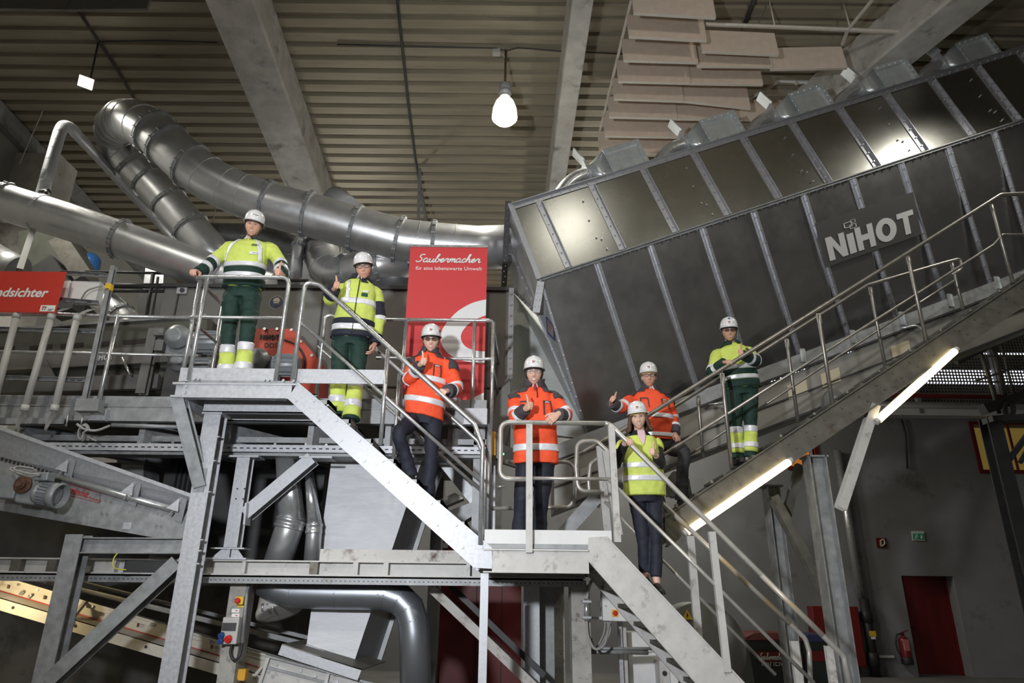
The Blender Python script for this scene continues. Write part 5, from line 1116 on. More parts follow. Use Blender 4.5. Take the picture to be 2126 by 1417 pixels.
# long cream H-beam of the lower floor
YH = 7.1; zt7, zb7 = P(560, 1162, YH).z, P(560, 1194, YH).z; hx0, hx1 = P(-60, 1170, YH).x, P(1215, 1175, YH).x
hb = thing('floor_beam', 'long dirty cream H-beam with web plates running below the platforms', 'beam', ((hx0 + hx1) / 2, YH, zb7))
MB().bb((hx0, YH, zt7 - .014), (hx1, YH + .17, zt7)).bb((hx0, YH, zb7), (hx1, YH + .17, zb7 + .014)).bb((hx0, YH + .08, zb7), (hx1, YH + .092, zt7)).build('beam_body', light_p, hb)
for px_, w in ((105, .09), (235, .03), (505, .035), (651, .08), (738, .05), (801, .05), (972, .04), (30, .10), (310, .5)):
    x = P(px_, 1175, YH).x; MB().bb((x - w / 2, YH + .004, zb7 + .014), (x + w / 2, YH + .08, zt7 - .014)).build('web_plate', grey_dark if w > .4 else light_p if w < .07 else dirty_steel, hb)
z0, z1 = P(560, 1211, YH - .05).z, P(560, 1197, YH - .05).z
m = MB(); m.bb((hx0, YH - .05, z0), (hx1, YH - .035, z1)); m.bb((hx0, YH - .05, z1 - .004), (hx1, YH + .2, z1)); m.build('perforated_strip', galv_dull, hb)
m = MB(); x = hx0 + .02
while x < hx1: m.bb((x, YH - .053, (z0 + z1) / 2 - .004), (x + .012, YH - .05, (z0 + z1) / 2 + .004)); x += .045
m.build('strip_holes', letter_black, hb)
MB().bb((hx0, YH + .2, z1), (hx1, 9.6, z1 + .03)).build('floor_plate', grey_dark, hb)
kp = tag(MB().bb((P(665, 1150, YH + .03).x, YH + .02, zt7), (P(1005, 1150, YH).x, YH + .05, P(760, 1140, YH + .02).z)).build('kick_plate', mat('rusty_cream_plate', (0.60, 0.58, 0.55), 0.6, 0, .08, 5, dirt=(.12, .07, .05), dirt_amt=.10, dirt_scale=5)), 'cream kick plate with rust patches standing on the long H-beam', 'plate')
# second column with foot, and its brace
YK = 7.12
c3 = thing('steel_column', 'short galvanised column standing on the H-beam below the mezzanine', 'column', (P(492, 1040, YK).x, YK, zt7))
x = P(492, 1040, YK).x; ztop = P(500, 949, YK).z
MB().ibeam((x, YK + .07, zt7 + .12), (x, YK + .07, ztop), .135, .14, .011, (0, 1, 0)).build('column_shaft', galv, c3)
MB().bb((x - .16, YK - .02, ztop), (x + .16, YK + .18, ztop + .02)).bb((x - .18, YK - .03, zt7 + .10), (x + .15, YK + .18, zt7 + .115)).bb((x - .21, YK - .05, zt7), (x + .19, YK + .2, zt7 + .018)).build('end_plate', galv, c3)
MB().prism([(x - .17, YK, zt7 + .018), (x - .02, YK, zt7 + .018), (x - .02, YK, zt7 + .10), (x - .08, YK, zt7 + .10)], (0, .012, 0)).prism([(x + .15, YK, zt7 + .018), (x + .02, YK, zt7 + .018), (x + .02, YK, zt7 + .10), (x + .08, YK, zt7 + .10)], (0, .012, 0)).bb((x - .012, YK - .02, zt7 + .018), (x + .012, YK + .14, zt7 + .10)).build('foot_gusset', galv, c3)
m = MB(); m.bolts([P(*c_, YK) for c_ in ((493, 1014), (508, 1014), (490, 1035), (505, 1035))], FN, .009, .003); m.build('bolt_holes', letter_black, c3)
br = thing('brace', 'galvanised knee brace from the short column up to the mezzanine', 'brace', P(520, 1080, YK))
MB().ibeam(P(512, 1068, YK + .07), P(650, 952, YK + .07), .13, .15, .011, (0, 1, 0)).build('brace_body', galv, br)
MB().bb((P(622, 948, YK).x, YK - .02, ztop), (P(690, 948, YK).x, YK + .18, ztop + .018)).build('top_plate', galv, br); MB().bar(P(512, 1090, YK), P(516, 1045, YK), .02, .15, (0, 1, 0)).build('end_plate', galv, br)
# chute
YCh = 7.75
ch = thing('discharge_chute', 'large pale galvanised chute plate narrowing down behind the stairs', 'chute', P(690, 1370, YCh))
q = [P(688, 955, YCh), P(876, 955, YCh), P(734, 1377, YCh - .1), P(636, 1340, YCh - .1)]
MB().prism(q, (0, .012, 0)).build('front_sheet', mat('wiped_galvanised_sheet', (0.60, 0.61, 0.64), 0.6, 0.2, 0.22, 3.0, 0.12, 14, stretch=(1, 1, 5), rvar=.1), ch)
off = V((.16, .5, 0)); MB().prism([q[1], q[1] + off, q[2] + off, q[2]], (-.012, 0, 0)).build('side_sheet', duct_dark, ch)
MB().bar(q[1] + off, q[2] + off, .08, .05, (0, 1, 0)).build('side_flange', galv_dull, ch)
MB().prism([q[0], q[0] + V((0, .5, 0)), q[3] + V((0, .5, 0)), q[3]], (.012, 0, 0)).build('side_sheet', duct_dark, ch)
MB().bar(q[3] + V((0, -.02, -.01)), q[2] + V((0, -.02, -.01)), .05, .06, (0, 0, 1)).build('bottom_flange', galv, ch)
# two transition cones with pipes
YP = 7.5
def cone_pipe(name, label, top, col_, low, r, Y, wt):
    o = thing(name, label, 'duct', P(*low, Y)); c_ = P(*col_, Y); t_ = P(*top, Y); l_ = P(*low, Y); d_ = (c_ - t_).normalized(); r0, r1 = [], []
    ex = V((1, 0, 0)); ey = V((0, 1, 0))
    for j in range(24):
        a = 2 * pi * j / 24; k = 1 / max(abs(cos(a)), abs(sin(a))); r0.append(t_ + ex * cos(a) * k * wt + ey * sin(a) * k * .12); r1.append(c_ + ex * cos(a) * r + ey * sin(a) * r)
    MB().rows([r0, r1]).build('cone', galv_tube, o)
    MB().lathe(c_ - d_ * .02, (l_ - c_), [(r, 0), (r * 1.06, .005), (r * 1.06, .03), (r * 1.0, .035), (r * 1.0, .07), (r * 1.05, .075), (r * 1.05, .10), (r, .11)], 28).build('collar', galv_tube, o)
    MB().tube([c_, lerp(c_, l_, .15), l_], r * .97, 28).build('pipe', duct_m, o); return o
cone_pipe('transition_pipe', 'wide dark pipe under a square-to-round cone behind the knee brace', (596, 948), (605, 1080), (574, 1175), .150, YP, .09)
cone_pipe('transition_pipe', 'slim dark pipe beside the wider one, left of the chute plate', (642, 975), (653, 1090), (646, 1175), .085, YP + .05, .02)
# lower suction pipe
YL = 7.5
duct('suction_pipe', 'fat grey pipe running below the H-beam and turning down beside the red gate', [P(552, 1205, YL), P(580, 1222, YL), P(608, 1229, YL)] + [P(700, 1231, YL), P(790, 1232, YL)] + smooth_path([P(802, 1233, YL), P(830, 1243, YL), P(849, 1262, YL), P(857, 1288, YL)], 1)[0:4] + [P(860, 1310, YL), P(864, 1440, YL)], .155, (), mat('grey_suction_pipe', (.30, .32, .35), .38, .8, .08, 4), (2.0, 3.0, 4.0, 5.0, 6.0, 7.0, 8.0), 28)
rg = thing('pipe_socket', 'pale ring-shaped pipe socket with three bolts under the H-beam', 'pipe socket', P(570, 1262, 7.7))
c_ = P(575, 1225, 7.75); MB().lathe(c_, (P(580, 1262, 7.7) - c_), [(.17, 0), (.22, .16), (.24, .2), (.24, .24), (.20, .24)], 28).build('socket_ring', light_p, rg)
for px_ in (545, 556, 566): MB().cyl(P(px_, 1252, 7.48), P(px_, 1268, 7.48), .012, 8).build('clamp_bolt', bolt_m, rg)
# concrete column with switches
YCC = 7.22; x0, x1 = P(479, 1210, YCC).x, P(513, 1210, YCC).x
struct(MB().bb((x0, YCC, 0), (x1, YCC + .25, P(500, 1208, YCC).z)).build('column_1', conc_col))
xc = (x0 + x1) / 2
em = thing('emergency_stop', 'yellow box with a red emergency stop button on the concrete column', 'switch', P(499, 1246, YCC)); c_ = P(499, 1246, YCC - .03)
MB().box(c_, (.075, .06, .075)).build('box', yellow_p, em, bevel=.006); MB().lathe(c_ + V((-.008, -.03, 0)), (0, -1, 0), [(.015, 0), (.015, .018), (.026, .02), (.026, .032), (.018, .038)], 20).build('button', red_btn, em)
tag(MB().box(P(500, 1258, YCC - .003), (.07, .004, .018)).build('sticker', yellow_p), 'small yellow sticker below the emergency stop box', 'sticker')
for py_, l in ((1267, 'upper'), (1277, 'lower')):
    s_ = thing('white_label', l + ' small white label on the concrete column above the socket box', 'label', P(489, py_, YCC - .003)); MB().box(P(489, py_, YCC - .003), (.075, .004, .036)).build('label_card', letter_white, s_); MB().box(P(491, py_, YCC - .006), (.02, .002, .008)).build('label_print', red_sign, s_)
sb = thing('socket_box', 'grey power socket box with blue and red sockets on the concrete column', 'socket box', P(480, 1330, YCC)); c_ = P(481, 1308, YCC - .06)
MB().box(c_, (.16, .12, .24)).build('box', pvc, sb, bevel=.01); MB().box(c_ + V((-.005, -.065, .035)), (.13, .012, .07)).build('fuse_window', grey_dark, sb)
for dx, dz, mt_, r_ in ((-.06, -.035, blue_pl, .028), (-.06, -.085, blue_pl, .028), (.01, -.065, red_btn, .034)): MB().lathe(c_ + V((dx, -.055, dz)), (-.1, -1, -.3), [(r_ * .9, 0), (r_, .02), (r_, .04), (r_ * .85, .045)], 18).build('socket', mt_, sb)
MB().tube(smooth_path([c_ + V((.02, 0, -.12)), c_ + V((.02, 0, -.2)), c_ + V((.06, 0, -.26)), c_ + V((.11, 0, -.22)), P(503, 1330, YCC - .02), P(507, 1290, YCC - .02), P(511, 1235, YCC - .02)]), .014, 8).build('supply_cable', black_r, sb)
tag(MB().tube([P(503, 1334, YCC - .03), P(513, 1225, YCC - .03), P(520, 1208, YCC + .05)], .017, 8).build('conduit', galv_dull), 'thin steel conduit up the right side of the concrete column', 'conduit')
# warm lit conveyor at lower left
YW = 8.0
wc = thing('cream_conveyor', 'long cream belt conveyor slanting down at lower left under warm light', 'conveyor', P(250, 1300, YW))
def lin(x, y0): return y0 + (x - 5) * .2955
def band(y0, y1, Yd, nm, mt, x0=-40, x1=640, th=.012): return MB().prism([P(x0, lin(x0, y0), Yd), P(x1, lin(x1, y0), Yd), P(x1, lin(x1, y1), Yd), P(x0, lin(x0, y1), Yd)], (0, th, 0)).build(nm, mt, wc)
band(1198, 1209, YW, 'side_sheet', cream_p); band(1209, 1228, YW + .03, 'side_sheet', cream_p, th=.5); band(1241, 1268, YW - .14, 'lip_channel', cream_p)
MB().prism([P(-40, lin(-40, 1228), YW + .03), P(640, lin(640, 1228), YW + .03), P(640, lin(640, 1241), YW - .14), P(-40, lin(-40, 1241), YW - .14)], (0, 0, -.01)).build('ledge', cream_p, wc)
MB().bar(P(-40, lin(-40, 1197), YW - .01), P(640, lin(640, 1197), YW - .01), .05, .02).build('top_flange', cream_p, wc)
MB().bar(P(-40, lin(-40, 1186), YW + .35), P(640, lin(640, 1150) , YW + .35), .05, .05).bar(P(-40, lin(-40, 1170), YW + .6), P(640, lin(640, 1135), YW + .6), .05, .04).build('roller_rail', galv_dull, wc)
MB().tube([P(-40, lin(-40, 1227), YW + .015), P(640, lin(640, 1227), YW + .015)], .005, 6).build('red_cord', red_sign, wc)
for px_ in (160, 545): MB().bar(P(px_ + 17, lin(px_ + 17, 1198), YW - .03), P(px_ - 18, lin(px_ - 18, 1252), YW - .16), .03, .05, (0, 1, 0)).build('joint_strap', cream_p, wc)
for px_ in (18, 93, 208, 287, 440): MB().box(P(px_, lin(px_, 1211), YW + .01), (.02, .012, .06)).build('hook', rust, wc)
m = MB(); m.bolts([P(x_, lin(x_, y_), YW) for x_, y_ in ((40, 1202), (78, 1202), (155, 1202), (192, 1203), (233, 1203), (315, 1204), (390, 1204), (47, 1216), (64, 1217), (44, 1220), (60, 1222), (435, 1204), (500, 1204))], FN, .018, .016); m.build('side_bolts', bolt_m, wc)
m = MB(); m.bolts([P(x_, lin(x_, 1254), YW - .145) for x_ in (27, 155, 303, 385)], FN, .016, .004); m.build('slot_holes', letter_black, wc)
add_light('work_lamp', 'POINT', P(-30, 1236, 7.35), 27, (1.0, 0.78, 0.42), None, shadow_soft_size=0.08)
# lower white conveyor piece with lip
lw = thing('transfer_conveyor', 'white dented conveyor end with handwriting at the bottom edge', 'conveyor', P(640, 1417, 7.45)); YT = 7.5
sl = lambda x, y0: y0 + (x - 556) * .262
MB().prism([P(552, sl(552, 1362), YT), P(820, sl(820, 1362), YT), P(820, 1500, YT), P(520, 1500, YT)], (0, .02, 0)).build('side_sheet', light_p, lw)
MB().bar(P(552, sl(552, 1361), YT - .02), P(820, sl(820, 1361), YT - .02), .05, .02).bar(P(556, sl(556, 1384), YT - .01), P(820, sl(820, 1384), YT - .01), .03, .02).build('edge_rail', galv_dull, lw)
MB().bar(P(558, 1364, YT - .03), P(532, 1440, YT - .03), .03, .03, (0, 1, 0)).build('joint_strap', light_p, lw); MB().bar(P(682, 1397, YT - .03), P(672, 1440, YT - .03), .03, .03, (0, 1, 0)).build('joint_strap', light_p, lw)
m = MB(); m.bolts([P(*c_, YT) for c_ in ((575, 1378), (625, 1391), (655, 1402), (558, 1393), (566, 1402), (700, 1415))], FN, .018, .016); m.build('bolts', bolt_m, lw)
MB().prism([P(586, 1336, YT - .12), P(751, 1388, YT - .12), P(742, 1412, YT - .12), P(577, 1358, YT - .12)], (0, .012, 0)).build('splash_lip', galv, lw)
MB().prism([P(586, 1336, YT - .12), P(751, 1388, YT - .12), P(800, 1372, YT + .4), P(640, 1325, YT + .4)], (0, 0, -.012)).build('lip_top', dirty_steel, lw)
tag(MB().box(P(503, 1398, 7.35), (.09, .09, .09)).box(P(503, 1409, 7.33), (.06, .06, .02)).build('pull_switch', yellow_o), 'yellow pull-cord switch beside the concrete column at the bottom', 'switch')
# dark red gate, diagonals and posts under the middle platform
rgx0, rgx1 = P(905, 1300, 12.0).x, P(1082, 1300, 12.0).x
g_ = thing('dark_red_gate', 'tall dark red gate in the shade under the middle platform', 'gate', ((rgx0 + rgx1) / 2, 12.0, 0))
MB().bb((rgx0, 12.0, 0), (rgx1, 12.06, P(1000, 1105, 12.0).z)).build('gate_leaf', dark_red, g_)
m = MB(); 
for px_ in (987, 1040): x = P(px_, 1300, 12.0).x; m.bb((x, 11.985, 0), (x + .015, 12.0, P(1000, 1105, 12.0).z))
m.build('panel_joint', letter_black, g_); MB().bb((P(912, 1130, 11.97).x, 11.97, P(900, 1137, 11.97).z), (P(930, 1130, 11.97).x, 11.999, P(900, 1126, 11.97).z)).build('gate_label', letter_grey, g_)
struct(MB().bb((P(880, 1400, 11.6).x, 11.55, 0), (P(904, 1400, 11.6).x, 11.9, 4.5)).build('column_2', plaster))
YD = 7.6
dg_ = thing('diagonal_brace', 'stained pale steel diagonal falling right under the middle platform', 'brace', P(1100, 1400, YD))
MB().channel(P(905, 1215, YD), P(1150, 1449, YD), .09, .17, .01, (0, 1, 0), -1).build('brace_body', mat('stained_pale_steel', (.45, .43, .41), .6, .1, .15, 6, dirt=(.16, .13, .1), dirt_amt=.09, dirt_scale=7), dg_)
MB().bar(P(935, 1215, YD + .2), P(1130, 1402, YD + .2), .06, .05, (0, 1, 0)).build('rear_flange', grey_dark, dg_)
x = P(1004, 1300, YN + .05).x; wp = tag(MB().bb((x - .035, YN + .02, 0), (x + .035, YN + .09, zb_ - .005)).build('slim_post', galv), 'slim bright post under the left end of the middle platform', 'post')
for cpx, w, mt_, Y_, l in ((1104, .17, galv, 8.0, 'pale grey column right of the red gate'), (1134, .18, galv_dull, 8.3, 'darker grey column beside the pale one under the platform')): 
    x = P(cpx, 1310, Y_).x; zt8 = P(cpx, 1212, Y_).z; tag(MB().ibeam((x, Y_ + .08, 0), (x, Y_ + .08, zt8), w, .16, .011, (0, 1, 0)).build('steel_column', mt_), l, 'column')
x0, x1 = P(1187, 1300, 7.3).x, P(1226, 1300, 7.3).x; struct(MB().bb((x0, 7.3, 0), (x1, 7.62, P(1200, 1213, 7.3).z)).build('column_3', conc_col))
x0, x1 = P(1147, 1300, 8.8).x, P(1172, 1300, 8.8).x; struct(MB().bb((x0, 8.8, 0), (x1, 9.0, 2.4)).build('column_4', conc_col))
jc = thing('cable_joint', 'steel cable joint sleeve with clamps on the concrete column', 'cable joint', P(1218, 1288, 7.27)); MB().cyl(P(1218, 1243, 7.26), P(1218, 1288, 7.26), .028, 14).build('sleeve', galv_tube, jc)
for py_ in (1248, 1281): MB().box(P(1218, py_, 7.26), (.085, .06, .02)).build('clamp', bolt_m, jc)
MB().tube(smooth_path([P(1218, 1288, 7.26), P(1221, 1320, 7.26), P(1235, 1346, 7.26), P(1254, 1338, 7.3), P(1262, 1310, 7.4), P(1266, 1292, 7.5)]), .014, 8).tube(smooth_path([P(1218, 1243, 7.26), P(1222, 1222, 7.27), P(1228, 1205, 7.3)]), .016, 8).build('cable', cable_m, jc)
sw = thing('switch_cabinet', 'grey switch cabinet with a red rotary switch on yellow behind the lower stair', 'cabinet', P(1275, 1290, 7.6)); YSw = 7.55
MB().prism([P(1250, 1224, YSw), P(1325, 1232, YSw), P(1318, 1290, YSw), P(1252, 1288, YSw)], (0, .2, 0)).build('cabinet_box', white_p, sw, bevel=.008)
c_ = P(1277, 1272, YSw - .004); MB().box(c_, (.068, .008, .068)).build('switch_plate', yellow_p, sw); MB().lathe(c_ + V((0, -.004, 0)), (0, -1, 0), [(.026, 0), (.026, .012), (.022, .016)], 20).box(c_ + V((0, -.025, 0)), (.012, .018, .044)).build('rotary_switch', red_btn, sw)
MB().box(P(1258, 1257, YSw - .004), (.018, .006, .018)).build('lock', galv, sw)
for px_ in (1256, 1262, 1268): 
    MB().cyl(P(px_, 1290, YSw + .05), P(px_, 1296, YSw + .05), .012, 8).tube(smooth_path([P(px_, 1294, YSw + .05), P(px_ - 3, 1315, YSw + .03), P(px_ - 16, 1340, YSw), P(px_ - 32, 1345, YSw - .1), P(px_ - 40, 1325, YSw - .15)]), .008, 6).build('cable', cable_m, sw)
MB().bb(P(1226, 1285, YSw + .1), P(1253, 1279, YSw + .14)).build('mounting_bar', galv, sw)
ck = thing('cable_duct', 'two thin steel conduits running right from the concrete column to the lower stair', 'conduit', P(1300, 1350, 7.7)); 
MB().tube([P(1222, 1345, 7.55), P(1365, 1346, 7.7)], .016, 8).build('upper_tube', galv_dull, ck); MB().tube([P(1222, 1352, 7.52), P(1345, 1354, 7.68)], .022, 8).build('lower_tube', galv_dull, ck); MB().tube(smooth_path([P(1345, 1354, 7.68), P(1358, 1351, 7.66), P(1366, 1347, 7.66)]), .01, 6).build('cable', cable_m, ck)
for k, (px_, Y_) in enumerate(((1289, 7.9), (1298, 7.95))): 
    tag(MB().bb((P(px_ - 4, 1350, Y_).x, Y_, 0), (P(px_ + 4, 1350, Y_).x, Y_ + .05, P(px_, 1288, Y_).z)).build('standing_conduit', galv if k == 0 else pvc), ('left' if k == 0 else 'right') + ' of two upright conduits under the switch cabinet', 'conduit')
fcab = tag(MB().bb((P(1303, 1350, 8.2).x, 8.2, 0), (P(1369, 1350, 8.2).x, 8.6, P(1335, 1312, 8.2).z)).build('sheet_cabinet', white_p, bevel=.01), 'pale grey sheet cabinet on the floor under the lower stair', 'cabinet')
fan = thing('fan_unit', 'pale fan unit with black lettering at the bottom edge under the stair', 'fan', P(1400, 1417, 7.9)); MB().bb((P(1370, 1400, 7.95).x, 7.95, 0), (P(1392, 1400, 7.95).x, 8.4, P(1380, 1372, 7.95).z)).build('fan_side', light_p, fan)
MB().bb((P(1392, 1400, 7.9).x, 7.9, 0), (P(1500, 1400, 7.9).x, 8.4, P(1410, 1383, 7.9).z)).build('fan_body', white_p, fan)
MB().lathe(P(1380, 1397, 7.945), (0, -1, 0), [(.025, 0), (.025, .006)], 16).build('fan_opening', letter_black, fan)
nihot_flat([P(1409, 1404, 7.88), P(1487, 1407, 7.88), P(1486, 1424, 7.88), P(1408, 1421, 7.88)], letter_black, fan)
dr = thing('fan_drum', 'big round grey fan drum half hidden behind the lower stair', 'fan housing', P(1470, 1417, 9.0)); c_ = P(1462, 1345, 9.0); r_ = abs(P(1552, 1345, 9.0).x - c_.x)
MB().lathe(c_, (0, 1, 0), [(r_ * .2, -.03), (r_ * .96, 0), (r_, .04), (r_, .6), (r_ * .9, .64)], 40).build('drum_body', grey_p, dr)
MB().bb((c_.x - .4, 9.05, 0), (c_.x + .4, 9.6, c_.z - r_ * .7)).build('drum_foot', grey_dark, dr)
wt = thing('warning_sign', 'yellow warning triangle on the fan drum behind the stair', 'sign', P(1427, 1275, 8.9)); c_ = P(1427, 1276, 8.95)
MB().prism([c_ + V((-.065, 0, -.05)), c_ + V((.065, 0, -.05)), c_ + V((0, 0, .065))], (0, .004, 0)).build('sign_triangle', yellow_p, wt); MB().prism([c_ + V((-.012, -.002, -.035)), c_ + V((.016, -.002, -.005)), c_ + V((-.004, -.002, .03))], (0, .001, 0)).build('sign_bolt', letter_black, wt)
# between the upper stair and the middle platform
yb_ = thing('signal_box', 'orange-yellow signal box on the post left of the grey-haired man', 'signal box', P(1016, 945, 7.5)); 
MB().prism([P(1015, 895, 7.45), P(1029, 895, 7.45), P(1029, 945, 7.45), P(1014, 944, 7.45)], (0, .2, 0)).build('box_front', yellow_o, yb_, bevel=.006); MB().prism([P(1030, 897, 7.5), P(1044, 905, 7.5), P(1044, 955, 7.5), P(1030, 950, 7.5)], (0, .16, 0)).build('box_side', grey_p, yb_); MB().box(P(1045, 942, 7.48), (.02, .02, .02)).build('green_light', glow('green_led', (.1, .9, .3), 2.0), yb_)
x = P(1028, 1030, 7.75).x; tag(MB().ibeam((x, 7.8, P(1028, 1100, 7.75).z), (x, 7.8, P(1028, 950, 7.75).z), .15, .12, .01, (0, 1, 0)).build('platform_post', galv), 'galvanised post behind the middle platform left of the grey-haired man', 'post')
x = P(993, 1000, 7.3).x; tag(MB().ibeam((x, 7.36, zt7), (x, 7.36, P(993, 885, 7.3).z), .12, .12, .01, (0, 1, 0)).build('platform_post', galv_dull), 'dark grey post behind the lower end of the upper stair railing', 'post')
sp = thing('inclined_trough', 'bright galvanised trough slanting down behind the upper stair', 'trough', P(950, 1020, 7.9))
MB().prism([P(900, 950, 7.9), P(915, 945, 7.9), P(990, 1020, 7.9), P(990, 1062, 7.9)], (0, .03, 0)).build('trough_side', galv, sp)
MB().prism([P(910, 1038, 7.8), P(945, 1022, 7.8), P(962, 1034, 7.8), P(914, 1054, 7.8)], (0, .2, 0)).build('trough_box', light_p, sp); MB().prism([P(925, 1062, 7.8), P(985, 1040, 7.8), P(985, 1068, 7.8), P(940, 1095, 7.8)], (0, .3, 0)).build('trough_base', galv_dull, sp)
tag(MB().bar(P(1165, 1112, 7.44), P(1240, 1030, 7.44), .14, .12, (0, 1, 0)).build('platform_brace', galv_dull), 'grey diagonal brace behind the middle platform under the conveyor', 'brace')
# ================================================================== RIGHT BACKGROUND
for cpx, yt, Y_, w, l in ((1732, 938, 7.42, .19, 'tall pale galvanised column carrying the gangway at right'), (1627, 1000, 8.3, .15, 'second pale galvanised column further back below the gangway')):
    x = P(cpx, 1180, Y_).x; zt9 = P(cpx - 30, yt, Y_).z - .03; hcol_o = thing('steel_column', l, 'column', (x, Y_, 0)); MB().ibeam((x, Y_ + .1, 0), (x, Y_ + .1, zt9), .20, w, .012, (1, 0, 0)).build('column_shaft', galv_dull, hcol_o); MB().bb((x - .12, Y_, zt9 - .02), (x + .12, Y_ + .2, zt9)).build('cap_plate', galv_dull, hcol_o)
tag(MB().channel(P(1824, 845, 7.4), P(1754, 1060, 7.4), .10, .10, .009, (0, 1, 0), -1).build('raking_brace', light_p), 'pale raking brace from the tall column up to the gangway', 'brace')
tag(MB().ibeam(P(1604, 1030, 7.95), P(1741, 1285, 7.95), .1, .13, .01, (0, 1, 0)).build('raking_brace', dirty_steel), 'dark diagonal brace between the two pale columns', 'brace')
tag(MB().bar(P(1660, 965, 8.1), P(1632, 1072, 8.1), .09, .09, (0, 1, 0)).build('raking_brace', dirty_steel), 'short dirty brace behind the lower tube light', 'brace')
YW_ = YB - .12
dp = thing('downpipe', 'shiny downpipe on the back wall ending in a black pipe', 'downpipe', (P(1790, 1240, YW_).x, YW_, 0))
xd_ = P(1764, 1100, YW_).x; MB().cyl((xd_, YW_, P(1790, 1243, YW_).z), (xd_, YW_, P(1740, 935, YW_).z), .095, 16).build('steel_pipe', galv_tube, dp)
MB().cyl((xd_ + .05, YW_ - .05, 0), (xd_ + .05, YW_ - .05, P(1790, 1243, YW_).z), .11, 16).lathe((xd_ + .05, YW_ - .05, P(1790, 1292, YW_).z), (0, 0, 1), [(.11, 0), (.14, .02), (.14, .25), (.11, .27)], 18).lathe((xd_ + .05, YW_ - .05, P(1790, 1383, YW_).z), (0, 0, 1), [(.11, 0), (.14, .02), (.14, .3), (.11, .32)], 18).build('black_pipe', black_r, dp)
MB().box((xd_ + .07, YW_ - .18, P(1800, 1314, YW_).z), (.15, .02, .12)).build('yellow_tag', yellow_p, dp); MB().box((xd_ + .07, YW_ - .18, P(1800, 1322, YW_).z), (.10, .02, .07)).build('white_tag', letter_white, dp)
def wall_sign(name, label, q, mt_, Y=YB - .03, cat='sign'):
    o = thing(name, label, cat, P(*q[3], Y)); MB().prism([P(*c_, Y) for c_ in q], (0, .025, 0)).build('sign_plate', mt_, o); return o
hs_ = wall_sign('fire_hose_sign', 'small dark red fire hose sign on the back wall', [(1819, 1116), (1839, 1116), (1841, 1136), (1822, 1136)], dark_red)
MB().tube(smooth_path([P(1827, 1123, YB - .04), P(1834, 1119, YB - .04), P(1837, 1127, YB - .04), P(1832, 1133, YB - .04)]), .018, 6).build('hose_pictogram', cream_sign, hs_); MB().prism([P(1826, 1124, YB - .04), P(1830, 1123, YB - .04), P(1831, 1134, YB - .04), P(1828, 1134, YB - .04)], (0, -.004, 0)).build('nozzle_pictogram', cream_sign, hs_)
ex_ = wall_sign('exit_sign', 'green emergency exit sign with running figure and arrow above the red door', [(1893, 1102), (1918, 1102), (1921, 1122), (1895, 1121)], white_p)
MB().prism([P(*c_, YB - .04) for c_ in ((1895, 1107), (1918, 1107), (1920, 1120), (1896, 1119))], (0, .012, 0)).build('green_panel', glow('green_exit_panel', (.01, .18, .08), .12), ex_)
MB().bar(P(1913, 1110, YB - .05), P(1913.5, 1117, YB - .05), .025, .01, (0, 1, 0)).prism([P(1910, 1114, YB - .05), P(1917, 1114, YB - .05), P(1913.5, 1118.5, YB - .05)], (0, -.004, 0)).build('arrow', letter_white, ex_)
MB().sph(P(1904, 1109.5, YB - .05), (.016, .006, .018), 8, 6).bar(P(1904, 1111, YB - .05), P(1902, 1115, YB - .05), .03, .01, (0, 1, 0)).bar(P(1902, 1115, YB - .05), P(1905, 1118, YB - .05), .016, .01, (0, 1, 0)).bar(P(1902, 1115, YB - .05), P(1899, 1118, YB - .05), .016, .01, (0, 1, 0)).bar(P(1900, 1112, YB - .05), P(1907, 1113, YB - .05), .014, .01, (0, 1, 0)).build('running_figure', letter_white, ex_)
fe = thing('fire_extinguisher', 'red fire extinguisher on the back wall beside the dark red door', 'fire extinguisher', P(1876, 1382, YB - .14)); Yf = YB - .14; a_ = P(1872, 1318, Yf); b2 = P(1880, 1378, Yf); b2.x = a_.x + .02; a_.x = b2.x
hgt = a_.z - b2.z; MB().lathe((a_.x, Yf, b2.z), (0, 0, 1), [(.11, .08 * hgt / .6), (.118, .12), (.118, hgt * .82), (.10, hgt * .90), (.05, hgt * .96), (.04, hgt)], 24).build('cylinder', red_gloss, fe)
MB().lathe((a_.x, Yf, b2.z), (0, 0, 1), [(.12, 0), (.13, .02), (.13, .13), (.12, .15)], 24).build('foot_ring', black_r, fe); MB().box((a_.x, Yf, a_.z + .03), (.06, .06, .08)).bar(V((a_.x, Yf, a_.z + .06)), V((a_.x + .14, Yf - .03, a_.z + .12)), .03, .02).build('valve_lever', red_gloss, fe)
MB().tube(smooth_path([V((a_.x, Yf - .03, a_.z + .04)), V((a_.x - .16, Yf - .03, a_.z)), V((a_.x - .21, Yf - .03, a_.z - .25)), V((a_.x - .12, Yf - .05, a_.z - .55))]), .018, 8).build('hose', black_r, fe); MB().box((a_.x, Yf - .118, b2.z + .42), (.12, .01, .25)).build('label', mat('faded_red_label', (.40, .12, .10), .5), fe)
tag(MB().bb((P(1813, 1362, YB).x, YB - .08, P(1830, 1364, YB).z), (P(1853, 1362, YB).x, YB, P(1830, 1361, YB).z + .02)).build('wall_bar', white_p), 'short white bar on the back wall left of the fire extinguisher', 'bar')
tag(MB().tube([P(1872, 870, YB - .06), P(1880, 900, YB - .06), P(1884, 972, YB - .06)], .025, 8).build('wall_cable', black_r), 'black cable hanging down the back wall below the pale ledge', 'cable')
rc = thing('fire_cabinet', 'dark red fire cabinet on the back wall partly behind the tall column', 'cabinet', P(1745, 1400, YB - .3)); Yr = YB - .32; cx0, cx1 = P(1695, 1330, Yr).x, P(1792, 1330, Yr).x; cz0, cz1 = P(1740, 1385, Yr).z, P(1740, 1258, Yr).z
